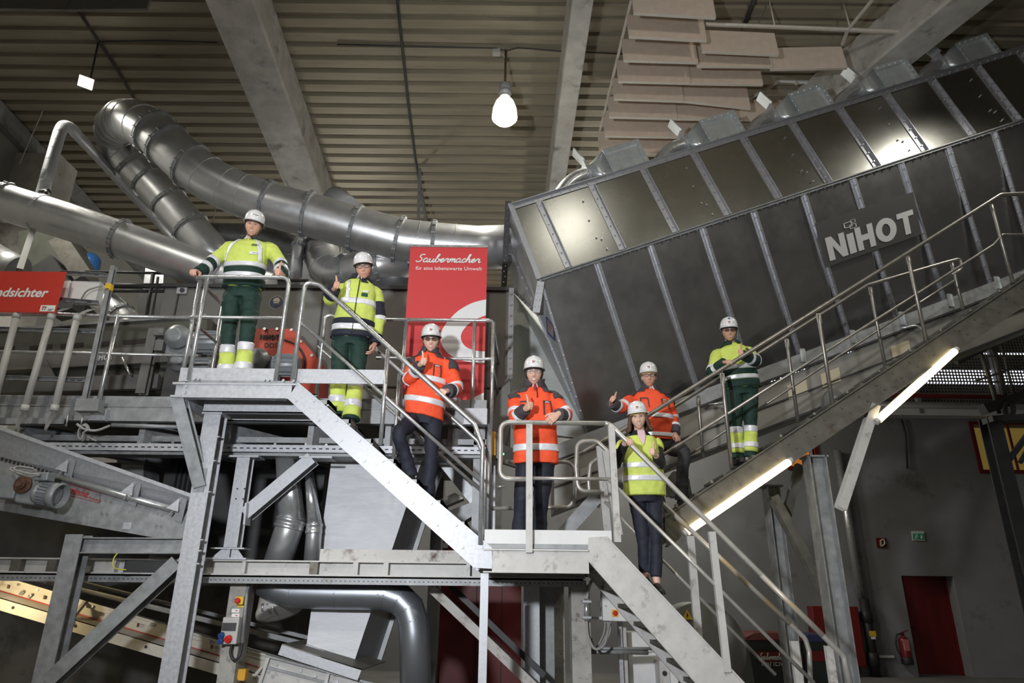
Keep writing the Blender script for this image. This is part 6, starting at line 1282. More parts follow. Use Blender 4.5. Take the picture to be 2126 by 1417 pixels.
MB().bb((cx0, Yr, cz0), (cx1, YB - .002, cz1)).build('cabinet_box', red_gloss, rc, bevel=.01); MB().bb((cx0 + .25, Yr - .012, cz0 + .04), (cx1 - .03, Yr, cz1 - .04)).build('cabinet_door', red_gloss, rc); MB().cyl((cx0 + .32, Yr - .03, (cz0 + cz1) / 2), (cx0 + .32, Yr, (cz0 + cz1) / 2), .04).build('door_lock', galv, rc)
MB().bb((cx0 + .55, Yr - .016, cz1 - .35), (cx0 + .62, Yr - .012, cz1 - .12)).build('white_sticker', letter_white, rc)
def bin_(x0, x1, yt, Y, lid, label, text, lx):
    o = thing('paper_bin', label, 'bin', P((x0 + x1) / 2, 1417, Y)); a_, b2 = P(x0, yt, Y).x, P(x1, yt, Y).x; zt_b = P(x0, yt, Y).z; o.location.z = 0; WL[o.name] = V((o.location.x, o.location.y, 0))
    r0 = [V((a_ + .08, Y + .05, .1)), V((b2 - .08, Y + .05, .1)), V((b2 - .08, Y + .85, .1)), V((a_ + .08, Y + .85, .1))]; r1 = [V((a_, Y, zt_b)), V((b2, Y, zt_b)), V((b2, Y + .9, zt_b)), V((a_, Y + .9, zt_b))]
    MB().rows([r0, r1], True, False).build('bin_body', bin_m, o); m = MB(); m.prism([V((a_ - .02, Y - .03, zt_b)), V((b2 + .02, Y - .03, zt_b)), V((b2 + .02, Y - .03, zt_b + .05)), V((b2 - .15, Y - .01, zt_b + .12)), V((a_ + .15, Y - .01, zt_b + .12)), V((a_ - .02, Y - .03, zt_b + .05))], (0, .95, 0)); m.build('bin_lid', lid, o)
    for wx in (a_ + .18, b2 - .18): MB().cyl((wx - .03, Y + .1, .07), (wx + .03, Y + .1, .07), .07).build('wheel', black_r, o)
    return o, a_, b2, zt_b
o, a_, b2, zt_b = bin_(1552, 1662, 1328, 13.2, bin_lid, 'dark bin with dark red lid lettered for paper behind the stair', 'PAPIER', 0)
zs_ = P(1600, 1363, 13.2).z; YBi = 13.17
MB().prism([V((a_ + .14, YBi, zs_ - .08)), V((b2 - .02, YBi, zs_ - .08)), V((b2 - .02, YBi, zs_ + .09)), V((a_ + .14, YBi, zs_ + .09))], (0, .03, 0)).build('red_band', red_gloss, o)
script('Saubermacher', V((a_ + .17, YBi - .01, zs_ - .04)), V((1, 0, 0)), V((0, 0, 1)), .10, .42, .008, letter_grey, o)
put_text('PAPIER', .17, V((a_ + .38, YBi + .02, P(1600, 1375, 13.2).z)), (1, 0, 0), (0, 0, 1), letter_grey, o, 'bin_lettering', extrude=.012, condense=.72)
o2_, a2_, b22, zt_b2 = bin_(1664, 1742, 1331, 13.5, mat('dark_blue_bin_lid', (.02, .025, .09), .5), 'dark bin with dark blue lid beside the paper bin', '', 0)
MB().prism([V((a2_ + .05, 13.46, zs_ - .08)), V((a2_ + .5, 13.46, zs_ - .08)), V((a2_ + .5, 13.46, zs_ + .09)), V((a2_ + .05, 13.46, zs_ + .09))], (0, .03, 0)).build('red_band', red_gloss, o2_)
tag(MB().tube([onfloor_(1688, 1410, 14.6), P(1676, 1281, 14.6)], .03, 8).build('broom_handle', black_r), 'dark broom handle leaning behind the bins', 'broom')
# dark steel platform at far right
YX = 12.0
dp_ = thing('dark_platform', 'dark steel platform on columns at the right edge with cables', 'platform', P(2090, 1050, YX))
x = P(2097, 1046, YX).x; MB().ibeam((x, YX, 0), (x, YX, P(2060, 868, YX).z), .26, .24, .014, (0, 1, 0)).build('column_shaft', grey_dark, dp_)
MB().bar(P(2040, 850, YX), P(2230, 786, YX), .2, .18).bar(P(2050, 872, YX - .1), P(2230, 862, YX - .1), .3, .10).build('platform_beam', grey_dark, dp_)
MB().bar(P(2090, 960, YX), P(2150, 880, YX), .08, .08, (0, 1, 0)).bar(P(2118, 960, YX), P(2160, 885, YX), .06, .06, (0, 1, 0)).build('knee_brace', grey_dark, dp_)
for a_, b2, r_ in (((2012, 738), (2180, 672), .03), ((2012, 739), (2180, 739), .025), ((2024, 791), (2180, 738), .02), ((2024, 792), (2180, 794), .02), ((2035, 725), (2075, 858), .035), ((2062, 722), (2085, 820), .045), ((2078, 710), (2104, 815), .025)): MB().tube([P(*a_, YX), P(*b2, YX)], r_, 8).build('rail_tube', dirty_steel, dp_)
m = MB()
for k in range(4): m.tube([P(2092 + 9 * cos(a) + k * 2, 850 + 16 * sin(a), YX - .15) for a in [2 * pi * i / 16 for i in range(16)]], .02, 6, closed=True)
m.build('cable_loops', grey_dark, dp_)
# pipes along the back wall under the perforated facade
tag(MB().cyl((P(1700, 832, YB - .3).x, YB - .3, P(1900, 842, YB - .3).z), (XRW - .3, YB - .3, P(1900, 842, YB - .3).z), .11, 16).build('wall_pipe', galv_tube), 'long silver pipe along the back wall above the pale ledge', 'pipe')
tag(MB().cyl((P(1700, 820, YB - .3).x, YB - .35, P(1900, 822, YB - .3).z), (XRW - .3, YB - .35, P(1900, 822, YB - .3).z), .06, 12).build('wall_pipe', dark_red), 'thin dark red pipe along the back wall under the perforated facade', 'pipe')
# foil wrapped lines under the gangway top end
fl = thing('foil_duct', 'crumpled foil-wrapped line on dark rails under the upper gangway', 'duct', P(2060, 700, 10.5))
MB().tube([P(1990, 732, 10.4), P(2040, 700, 10.4), P(2100, 668, 10.4), P(2180, 628, 10.4)], [.10, .12, .11, .12], 14).build('foil_wrap', mat('crumpled_foil', (.65, .66, .68), .25, .95, .2, 12, .6, 14), fl); MB().tube([P(1985, 752, 10.2), P(2180, 648, 10.2)], .05, 8).build('dark_rail', grey_dark, fl)

# machine body added as dark backing, and the low partition wall in the shade under the mezzanine
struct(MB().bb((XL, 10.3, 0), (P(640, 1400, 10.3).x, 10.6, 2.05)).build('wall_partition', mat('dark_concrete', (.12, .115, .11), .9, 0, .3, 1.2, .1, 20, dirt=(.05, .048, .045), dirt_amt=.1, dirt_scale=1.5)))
dm = thing('dark_machine_backing', 'black machine body added as dark backing below the mezzanine behind the steel columns', 'machine', P(480, 1130, 8.8)); xa, xb = P(330, 1000, 8.6).x, P(668, 1000, 8.6).x
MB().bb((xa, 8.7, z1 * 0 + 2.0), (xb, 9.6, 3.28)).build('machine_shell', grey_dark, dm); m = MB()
for i in range(9): x = lerp(xa, xb, .08 + i * .03); m.bb((x, 8.66, 2.25), (x + .018, 8.7, 3.2))
m.build('curtain_strip', mat('black_plastic_strip', (.02, .02, .022), .25), dm); MB().bb((xa + .5, 8.6, 2.35), (xa + .62, 8.7, 2.5)).build('bracket', galv_dull, dm)
MB().prism([P(252, 955, 8.4), P(298, 955, 8.4), P(298, 1000, 8.4), P(250, 1005, 8.4)], (0, .4, 0)).bar(P(246, 957, 8.38), P(304, 957, 8.38), .06, .05).build('feed_box', galv_dull, dm)
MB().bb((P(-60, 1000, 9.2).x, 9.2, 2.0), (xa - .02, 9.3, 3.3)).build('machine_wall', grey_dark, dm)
# ================================================================== PEOPLE
from mathutils import noise as NZ
AMP = .010
def fabric(name, col, bump=.85, rough=.75, bs=10): return mat(name, col, rough, 0.0, .06, 18, bump, bs)
hv_orange = fabric('hi_vis_orange_fabric', (.90, .095, .03)); hv_yellow = fabric('hi_vis_yellow_fabric', (.60, .70, .14)); green_f = fabric('dark_green_fabric', (.007, .033, .024)); navy_f = fabric('navy_fabric', (.012, .014, .028), .3)
char_f = fabric('charcoal_fabric', (.055, .048, .058)); black_f = fabric('black_fabric', (.012, .012, .014)); dkgrey_f = fabric('dark_grey_trouser_fabric', (.030, .031, .035)); reflect_m = mat('reflective_tape', (.78, .78, .83), .38, .2, .10, 25, .1, 30)
shirt_m = mat('white_shirt', (.72, .68, .70), .7); pink_m = mat('pale_pink_blouse', (.70, .50, .56), .7); helmet_m = mat('white_helmet_plastic', (.74, .73, .74), .22, 0, .02, 5, coat=.3); helmet_pad = mat('yellowish_helmet_band', (.60, .42, .16), .7)
shoe_m = mat('black_shoe_leather', (.018, .016, .016), .45); sole_m = mat('worn_shoe_sole', (.20, .17, .14), .8); lens_m = mat('spectacle_glass', (.8, .82, .85), .05, 0, spec=.6); lens_m.node_tree.nodes['Principled BSDF'].inputs['Alpha'].default_value = .10
tint_m = mat('tinted_spectacle_glass', (.10, .06, .04), .05, 0, spec=.6); tint_m.node_tree.nodes['Principled BSDF'].inputs['Alpha'].default_value = .38; lip_men = mat('thin_lips', (.40, .19, .15), .5)
frame_m = mat('dark_spectacle_frame', (.03, .025, .022), .3); lip_m = mat('lips', (.50, .20, .17), .45); teeth_m = mat('teeth', (.75, .72, .66), .3)
eye_w = mat('eye_white', (.68, .66, .64), .25); iris_m = mat('dark_iris', (.05, .035, .025), .2); tie_m = mat('red_tie', (.30, .02, .03), .6); badge_g = mat('dark_green_badge', (.015, .07, .045), .6); strap_m = mat('black_chin_strap', (.02, .02, .02), .6); watch_m = mat('steel_watch', (.5, .5, .5), .3, .9)
def skin_mat(name, c): 
    m = mat(name, c, .48, 0, .07, 30, .05, 120); b = m.node_tree.nodes['Principled BSDF']; b.inputs['Subsurface Weight'].default_value = .12; b.inputs['Subsurface Radius'].default_value = (.012, .005, .003); return m
def hair_mat(name, c): return mat(name, c, .5, 0, .25, 60, .4, 160, stretch=(1, 1, .25))
def disp(p, amp=.006): return (NZ.noise(p * 13) * .6 + NZ.noise(p * 5.5 + V((3, 1, 2))) * .8 + NZ.noise(V((p.x * 9, p.y * 9, p.z * 26))) * .35) * amp
def fuse(m, name, mats, parent, voxel, smooth=3, amp=0.0, classify=None):
    bm = bmesh.new(); vs = [bm.verts.new(p) for p in m.v]
    for f in m.f:
        try: bm.faces.new([vs[i] for i in f])
        except ValueError: pass
    bmesh.ops.remove_doubles(bm, verts=bm.verts, dist=1e-5); bmesh.ops.recalc_face_normals(bm, faces=bm.faces)
    me = bpy.data.meshes.new('tmp'); bm.to_mesh(me); bm.free(); t = bpy.data.objects.new('tmp', me); COL.objects.link(t)
    r = t.modifiers.new('r', 'REMESH'); r.mode = 'VOXEL'; r.voxel_size = voxel; r.use_smooth_shade = True
    if smooth: s_ = t.modifiers.new('s', 'SMOOTH'); s_.iterations = smooth; s_.factor = .5
    dg = bpy.context.evaluated_depsgraph_get(); out = bpy.data.meshes.new_from_object(t.evaluated_get(dg)); bpy.data.objects.remove(t); bpy.data.meshes.remove(me)
    out.name = name; off = WL[parent.name]
    if amp:
        nn = [v.normal.copy() for v in out.vertices]
        for v, n_ in zip(out.vertices, nn): v.co += n_ * disp(v.co, amp)
    out.materials.clear()
    for k in (mats if isinstance(mats, (list, tuple)) else [mats]): out.materials.append(k)
    for p in out.polygons:
        p.use_smooth = True; p.material_index = classify(p.center) if classify else 0
    for v in out.vertices: v.co -= off
    return link(out, name, parent, off)
class Limb:
    def __init__(s, ctrl, radii, n=8):
        s.p = smooth_path(ctrl, n); s.r = []
        for i in range(len(ctrl) - 1):
            for k in range(n): s.r.append(lerp(radii[i], radii[i + 1], k / n))
        s.r.append(radii[-1]); L = [0.0]
        for a, b in zip(s.p, s.p[1:]): L.append(L[-1] + (b - a).length)
        s.L = [l / L[-1] for l in L]
    def at(s, f):
        k = max(i for i in range(len(s.L)) if s.L[i] <= f + 1e-9); k = min(k, len(s.p) - 2); g = (f - s.L[k]) / max(s.L[k + 1] - s.L[k], 1e-9)
        return lerp(s.p[k], s.p[k + 1], g), lerp(s.r[k], s.r[k + 1], g)
    def tube(s, m, f0=0, f1=1, off=0.0, n=14, seg=18, amp=0.0):
        q = [s.at(f0 + (f1 - f0) * i / n) for i in range(n + 1)]; v0 = len(m.v)
        if off and f1 >= .99: e, r_ = q[-1]; q.append((e + (s.p[-1] - s.p[-2]).normalized() * .014, r_))
        m.tube([a for a, _ in q], [r + off for _, r in q], seg)
        if amp:
            for i in range(v0, len(m.v)):
                c = min((a for a, _ in q), key=lambda c: (c - m.v[i]).length); d = m.v[i] - c
                if d.length > .02: m.v[i] += d.normalized() * disp(m.v[i], amp)
        return m
    def patch(s, m, f0, f1, aw, off=.012, amp=.0, n=8, k=10):
        g = []
        for i in range(n + 1):
            p, r = s.at(f0 + (f1 - f0) * i / n); p2, _ = s.at(min(1, f0 + (f1 - f0) * i / n + .02)); t = (p2 - p).normalized(); u = V((0, 0, 1)); u = (u - t * u.dot(t)).normalized(); w = t.cross(u); ro, ri = [], []
            for j in range(k + 1):
                a = radians(aw) * (2 * j / k - 1); dv = u * cos(a) + w * sin(a); q = p + dv * (r + off)
                if amp: q = q + dv * disp(q, amp)
                ro.append(q); ri.append(q - dv * .006)
            g.append(ro + ri[::-1])
        return m.rows(g)
class Torso:
    def __init__(s, hem, neck, sideA, sideB, prof, bow=0.0):
        s.h, s.n, s.sa, s.sb, s.prof = V(hem), V(neck), V(sideA).normalized(), V(sideB).normalized(), prof; s.t = (s.n - s.h).normalized(); s.bow = bow
    def wd(s, t):
        p = s.prof
        for a, b in zip(p, p[1:]):
            if t <= b[0]: 
                f = (t - a[0]) / (b[0] - a[0]); f = f * f * (3 - 2 * f) * .5 + f * .5; return lerp(a[1], b[1], f), lerp(a[2], b[2], f)
        return p[-1][1], p[-1][2]
    def pt(s, t, ang, off=0.0, amp=0.0):
        c = lerp(s.h, s.n, t); sd = lerp(s.sa, s.sb, t).normalized(); d = sd.cross(s.t).normalized(); c = c + d * s.bow * sin(pi * min(t, 1)); w, dp = s.wd(t); e = .86
        ca, sa = cos(ang), sin(ang); x = (abs(ca) ** e) * (1 if ca >= 0 else -1); y = (abs(sa) ** e) * (1 if sa >= 0 else -1)
        p = c + sd * x * (w + off) + d * y * (dp + off)
        if amp: p = p + (p - c).normalized() * disp(p, amp)
        return p
    def ring(s, t, n=36, off=0.0, amp=0.0): return [s.pt(t, 2 * pi * i / n, off, amp) for i in range(n)]
    def mesh(s, m, t0=0, t1=1, n=20, off=0.0, amp=0.0): return m.rows([s.ring(t0 + (t1 - t0) * i / n, 36, off, amp) for i in range(n + 1)])
    def patch(s, m, t0, t1, a0, a1, off=.010, th=.004, amp=.010, n=8, k=6):
        """a thin pad lying on the garment; t and angle may be given at each end"""
        A0 = a0 if isinstance(a0, tuple) else (a0, a0); A1 = a1 if isinstance(a1, tuple) else (a1, a1); g = []
        for i in range(n + 1):
            f = i / n; t = lerp(t0, t1, f); row = [s.pt(t, radians(lerp(lerp(A0[0], A0[1], f), lerp(A1[0], A1[1], f), j / k)), off, amp) for j in range(k + 1)]
            row2 = [s.pt(t, radians(lerp(lerp(A0[0], A0[1], f), lerp(A1[0], A1[1], f), j / k)), off - th - .004, amp) for j in range(k + 1)]; g.append(row + row2[::-1])
        return m.rows(g)
FJ = ((.029, .070), (.010, .077), (-.009, .072), (-.027, .057))
def hand(m, wrist, dirv, thumbv, pose, right, sc=1.0, thumb_out=None):
    X = V(dirv).normalized(); T = V(thumbv); T = (T - X * T.dot(X)).normalized(); N = X.cross(T); N = -N if right else N   # N points out of the palm
    w = V(wrist)
    def L(x, t, n): return w + (X * x + T * t + N * n) * sc
    rows = []
    for x, hw, ht in ((-.03, .027, .021), (0, .028, .020), (.03, .038, .019), (.065, .043, .016), (.088, .041, .0125)):
        rows.append([L(x, hw * cos(a), ht * sin(a) - .002) for a in [2 * pi * i / 14 for i in range(14)]])
    m.rows(rows)
    curl = {'fist': (78, 95, 60), 'grip': (48, 55, 40), 'relaxed': (25, 32, 20), 'open': (12, 16, 10), 'drape': (38, 30, 15)}[pose]
    for i, (o, ln) in enumerate(FJ):
        p = V((.084 - abs(o - .01) * .2, o, 0)); ang = 0; pts = [p + V((-.02, 0, 0)), p]; spread = (o - .002) * (2.2 if pose in ('open', 'relaxed', 'drape') else .6)
        for j, (c, l) in enumerate(zip(curl, (.46, .30, .24))):
            ang += radians(c * (1 + .06 * i)); p = p + V((cos(ang) * ln * l, spread * ln * l * (2 if j == 0 else .5), sin(ang) * ln * l)); pts.append(p)
        m.tube([L(q.x, q.y, q.z) for q in pts], [.0092 * sc, .0098 * sc, .009 * sc, .0083 * sc, .0068 * sc], 10); e = pts[-1]; m.sph(L(e.x, e.y, e.z), .0069 * sc, 8, 6)
    tp = {'fist': ((.025, .030, .010), (.044, .052, .012), (.052, .090, .008), (.047, .124, .002)), 'grip': ((.02, .028, .008), (.045, .052, .020), (.065, .058, .038), (.078, .055, .052)), 'relaxed': ((.02, .028, .006), (.048, .050, .014), (.075, .058, .020), (.095, .056, .024)), 'open': ((.02, .028, .004), (.045, .058, .010), (.066, .082, .012), (.082, .10, .012)), 'drape': ((.02, .028, .004), (.048, .050, .010), (.078, .058, .012), (.098, .056, .014))}[pose]
    if thumb_out: tp = thumb_out
    m.tube([L(*q) for q in tp], [.0135 * sc, .0125 * sc, .011 * sc, .0085 * sc], 10); m.sph(L(*tp[-1]), .0088 * sc, 8, 6)
def head_pts(nu=44, nv=36, fem=False):
    g = []
    for i in range(nv + 1):
        a = -pi / 2 + pi * i / nv; row = []
        for j in range(nu):
            b = 2 * pi * j / nu; ux, uy, uz = cos(a) * cos(b), cos(a) * sin(b), sin(a)
            z = uz * .118; x = ux * .077; y = uy * .098
            if uz < 0: k = (-uz); x *= 1 - .30 * k ** 1.6; y *= (1 - .10 * k) if uy > 0 else (1 - .42 * k ** .8)
            if uy > 0: y = .092 * (uy / max(cos(a), .05)) ** .72 * cos(a) ** .62 * (1 if uz > 0 else 1) if cos(a) > .05 else y
            if uy > 0:
                f = uy; ax_ = abs(x)
                y += f * (-.014 * math.exp(-((ax_ - .032) / .015) ** 2 - ((z - .014) / .012) ** 2) + .007 * math.exp(-((z - .036) / .011) ** 2 - (x / .05) ** 2) + .005 * math.exp(-((ax_ - .042) / .02) ** 2 - ((z + .034) / .02) ** 2) + .005 * math.exp(-((z + .070) / .013) ** 2 - (x / .026) ** 2) - .004 * math.exp(-((z + .087) / .008) ** 2 - (x / .03) ** 2) + .009 * math.exp(-((z + .108) / .014) ** 2 - (x / .022) ** 2))
                nz = max(0, min(1, (.022 - z) / .056)) if z > -.036 else max(0, 1 - (-.036 - z) / .012)
                y += f * (.031 if not fem else .023) * nz * math.exp(-(x / (.009 + .006 * nz)) ** 2)
            row.append(V((x, y, z)))
        g.append(row)
    return g
HG = head_pts(); HGF = head_pts(fem=True)
def on_face(x, z, g): 
    best = sorted((((q.x - x) ** 2 + (q.z - z) ** 2, q.y) for r in g for q in r if q.y > 0), key=lambda t: t[0])[:3]
    ws = [1 / (d + 1e-7) for d, _ in best]; return sum(w * y for w, (_, y) in zip(ws, best)) / sum(ws)
def person(label, d):
    """d: joints in the hall; A is the side at the viewer's left, which is the person's right"""
    J = d['J']; root = bpy.data.objects.new('person', None); COL.objects.link(root); base = (J['ankA'] + J['ankB']) / 2; base.z = min(J['ankA'].z, J['ankB'].z) - .08
    root.location = base; WL[root.name] = base; tag(root, label, 'person'); fem = d.get('fem', False); g = HGF if fem else HG; sc = d.get('hs', 1.0)
    # head frame: x to the person's left (viewer right), y out of the face, z up
    yaw, pit, rol = [radians(a) for a in d.get('head', (0, 0, 0))]; tc_ = CAM - J['head']; yaw += atan2(tc_.x, -tc_.y) * .85; pit -= atan2(-tc_.z, sqrt(tc_.x ** 2 + tc_.y ** 2)) * .62
    Rm = M.Rotation(pi + yaw, 3, 'Z') @ M.Rotation(pit, 3, 'X') @ M.Rotation(rol, 3, 'Y'); hc_ = J['head']
    flip = V((-1, 1, 1))
    def H(x, y, z): return hc_ + Rm @ (V((-x, y, z)) * sc)
    skin = d['skin']; b = MB()
    b.rows([[H(p.x, p.y, p.z) for p in r] for r in g], True)
    for s_ in (-1, 1): b.sph(H(s_ * .077, -.008, -.004), (.012 * sc, .018 * sc, .032 * sc), 10, 8, Rm)
    nk = J['neck']; b.tube([H(0, -.022, -.05), H(0, -.02, -.10), nk + V((0, 0, .0)), nk + V((0, .01, -.08))], [.055 * sc, .054 * sc, .058, .09], 16)
    shA, shB = J['shA'], J['shB']; hipc = (J['hipA'] + J['hipB']) / 2; sd = (shB - shA).normalized()
    T0 = Torso(hipc + V((0, .01, .0)), nk, (J['hipB'] - J['hipA']), sd, [(0, .07, .045), (.3, .10, .07), (.7, .14, .085), (.88, .11, .07), (1, .05, .05)]); T0.mesh(b, 0, 1, 12)
    for s_ in 'AB':
        sh, el, wr = J['sh' + s_], J['el' + s_], J['wr' + s_]; Limb([lerp(nk, sh, .62) + V((0, 0, -.06)), sh + V((0, 0, -.045)), lerp(sh, el, .55), el, lerp(el, wr, .5), wr], [.040, .044, .042, .038, .034, .027]).tube(b)
        hd, th, pose = d['hand' + s_]; hand(b, wr, hd, th, pose, s_ == 'A', .94 if fem else 1.04)
        hq, kq, aq = J['hip' + s_], J['kn' + s_], J['ank' + s_]; Limb([hq + V((0, 0, .05)), lerp(hq, kq, .08), lerp(hq, kq, .5), kq, lerp(kq, aq, .5), aq, aq + V((0, 0, -.05))], [.055, .062, .056, .046, .042, .034, .034]).tube(b)
        f = d.get('foot' + s_, V((0, -1, 0))); b.tube([J['ank' + s_] + V((0, 0, -.05)), J['ank' + s_] + V((0, 0, -.05)) + f * .12], [.033, .022], 10)
    body = fuse(b, 'body', [skin], root, .0046, 1)
    # eyes, brows, mouth
    for s_ in (-1, 1):
        ey = on_face(s_ * .032, .013, g); m = MB(); c = V((s_ * .032, ey - .0075, .012)); m.sph(H(*c), (.0125 * sc, .0115 * sc, .0068 * sc), 12, 8, Rm); e = m.build('eye', eye_w, body)
        MB().sph(H(c.x, c.y + .0082, c.z), (.0058 * sc, .004 * sc, .0058 * sc), 10, 6, Rm).build('iris', iris_m, e)
        MB().tube([H(s_ * x_, on_face(s_ * x_, z_, g) + .0045 * (1 - ((x_ - .032) / .016) ** 2) - .001, z_) for x_, z_ in ((.018, .0125), (.025, .0175), (.032, .019), (.040, .017), (.047, .0125))], .0021 * sc, 5).build('eyelid', d['hair'], e)
    m = MB()
    for s_ in (-1, 1): m.tube([H(s_ * x_, on_face(s_ * x_, z_, g) + .0005, z_) for x_, z_ in ((.014, .033), (.030, .0385), (.049, .033))], [.0040 * sc, .0046 * sc, .0026 * sc], 6)
    m.build('eyebrows', d['hair'], body)
    sm = d.get('smile', 1.0); mw = .023 if sm < .5 else .028
    def mp(x, z, k): return H(x, on_face(x, z, g) + k, z)
    zc_ = -.066; up = lambda x: zc_ + .30 * sm * x * x / .028 * 1.0
    op = d.get('open', .5)
    top = [(x, up(x) + (.0035 if not fem else .005) * (1 - (x / mw) ** 2)) for x in [mw * (i / 5 - 1) for i in range(11)]]; bot = [(x, up(x) - (.004 + .012 * op) * (1 - (x / mw) ** 2)) for x, _ in top][::-1]
    pl_ = [mp(x, z, .0015) for x, z in top] + [mp(x, z, .0015) for x, z in bot[1:-1]]; MB().prism(pl_, Rm @ V((0, .0012, 0))).build('lips', lip_m if fem else lip_men, body)
    if op > .2:
        t2 = [(x * .78, up(x * .78) + .0015 * (1 - (x / mw) ** 2)) for x, _ in top]; b2_ = [(x * .78, up(x * .78) - (.009 * op) * (1 - (x / mw) ** 2)) for x, _ in top][::-1]
        MB().prism([mp(x, z, .0031) for x, z in t2] + [mp(x, z, .0031) for x, z in b2_[1:-1]], Rm @ V((0, .0006, 0))).build('teeth', teeth_m, body)
    # hair
    m = MB()
    if fem:
        for k in range(26):
            a = radians(-28 + 236 * k / 25) ; x0 = cos(a + pi) * .085; y0 = -abs(sin(a + pi)) * .095 if sin(a) > 0 else .035; 
            pts = [H(x0 * .93, y0, .05), H(x0 * 1.12, y0 - .004, -.02), H(x0 * 1.24, y0 - .006 + .008 * sin(k), -.072), H(x0 * 1.40 + .006 * cos(k), y0 * 1.08 + .010 * cos(k * 2), -.112), H(x0 * 1.50 + .014 * sin(k * 1.7), y0 * 1.0 + .015, -.135 + .010 * sin(k * 2.3))]
            m.tube(smooth_path(pts, 3), [.017 * sc] * 13, 8) if len(smooth_path(pts, 3)) == 13 else m.tube(pts, .018 * sc, 8)
        for k in range(5): m.tube([H(-.02 + .012 * k, .078 - .003 * k, .060), H(-.045 - .004 * k + .02, .085 - .004 * k, .045), H(-.068, .055 - .004 * k, .012), H(-.084, .03, -.03)], .010 * sc, 7)
        fuse(m, 'hair', [d['hair']], body, .007, 1, .003)
    else:
        rings = []
        for z_, k in ((-.060, .86), (-.04, 1.02), (0, 1.075), (.03, 1.09), (.06, 1.07)):
            rr_ = sqrt(max(0, 1 - (z_ / .118) ** 2)); rings.append([H(cos(a) * .077 * rr_ * k * d.get('hairk', 1), min(sin(a) * .098 * rr_ * k, d.get('hairfront', .012)), z_) for a in [2 * pi * i / 24 for i in range(24)]])
        m.rows(rings); m.build('hair', d['hair'], body)
    # helmet
    hm = MB(); tl = M.Rotation(radians(d.get('tilt', 4)), 3, 'X')
    def HH(x, y, z): q = tl @ V((x, y - .0, z - .045)); return H(q.x, q.y - .006, q.z + .045)
    rings = []; prof = [(1.0, .052), (.995, .066), (.975, .092), (.915, .122), (.80, .148), (.62, .167), (.40, .178), (.18, .183), (.02, .184)]
    for k, z_ in prof: rings.append([HH(cos(a) * .104 * k, sin(a) * .126 * k, z_ + (.004 * math.exp(-(cos(a) / .25) ** 2) if k < .95 else 0)) for a in [2 * pi * i / 36 for i in range(36)]])
    hm.rows(rings)
    def brim(k): 
        o_ = []
        for i in range(36): 
            a = 2 * pi * i / 36; pk = max(0, sin(a)) ** 2; o_.append((cos(a) * (.104 + k * .009), sin(a) * (.126 + k * (.008 + .026 * pk)), .052 - k * .008 * (1 + .6 * pk)))
        return o_
    hm.rows([[HH(*q) for q in brim(-.2)], [HH(*q) for q in brim(1)], [HH(q[0], q[1], q[2] - .005) for q in brim(1)], [HH(q[0], q[1], q[2] - .005) for q in brim(-.2)]], False)
    hm.add([], [])
    for yy in (-.02, .02): hm.tube([HH(yy, y_, z_) for y_, z_ in ((.10, .132), (.05, .172), (0, .186), (-.05, .172), (-.10, .132))], .006, 6)
    he_ = hm.build('helmet', helmet_m, root)
    MB().rows([[HH(q[0] * .93, q[1] * .90 - .004, .040) for q in brim(-.2)], [HH(q[0] * .93, q[1] * .90 - .004, .026) for q in brim(-.2)], [HH(q[0] * .88, q[1] * .86 - .004, .026) for q in brim(-.2)], [HH(q[0] * .88, q[1] * .86 - .004, .040) for q in brim(-.2)]], False).build('headband', d.get('band', strap_m), he_)
    lgk = d.get('logo'); nz_ = (Rm @ V((0, 1, .45))).normalized(); xd_ = Rm @ V((-1, 0, 0)); ud_ = nz_.cross(xd_); ud_ = ud_ if ud_.z > 0 else -ud_
    if lgk == 'tt':
        tt_logo(he_, HH(-.004, .1235, .095) + nz_ * .003, .030, xd_, ud_, nz_); o_ = HH(.032, .1215, .095) + nz_ * .002; m = MB()
        for i in range(2): m.prism([o_ + xd_ * -.008 + ud_ * (-.004 + .007 * i), o_ + xd_ * .012 + ud_ * (-.004 + .007 * i), o_ + xd_ * .012 + ud_ * (-.001 + .007 * i), o_ + xd_ * -.008 + ud_ * (-.001 + .007 * i)], nz_ * .0008)
        m.build('logo_lines', letter_grey, he_)
    elif lgk == 'swoosh':
        o_ = HH(.012, .1225, .10) + nz_ * .003; m = MB(); m.tube([o_ + xd_ * -.028 + ud_ * -.002, o_ + xd_ * -.016 + ud_ * .008, o_ + xd_ * -.004 + ud_ * .0], .0018, 5); m.prism([o_ + xd_ * -.004 + ud_ * -.003, o_ + xd_ * .034 + ud_ * -.006, o_ + xd_ * .034 + ud_ * .0, o_ + xd_ * -.004 + ud_ * .003], nz_ * .0008); m.build('helmet_logo', grey_dark, he_)
    if d.get('blue_badge'):
        o_ = HH(-.004, .105, .142) + (Rm @ V((0, 1, 1))).normalized() * .004; MB().sph(o_, (.014, .006, .012), 12, 8).build('blue_badge', blue_tank, he_)
    if d.get('side_badge'): MB().sph(HH(.088, .055, .095), (.010, .016, .020), 12, 8).build('side_badge', grey_dark, he_)
    m = MB()
    for s_ in (-1, 1): m.tube(smooth_path([HH(s_ * .088, .0, .055), H(s_ * .080, .012, -.03), H(s_ * .062, .03, -.085), H(0, .058, -.121 if d.get('strap', True) else -.12)], 4), .0045 * sc, 6)
    if d.get('strap', True): m.build('chin_strap', strap_m, he_)
    # spectacles
    gk = d.get('glasses')
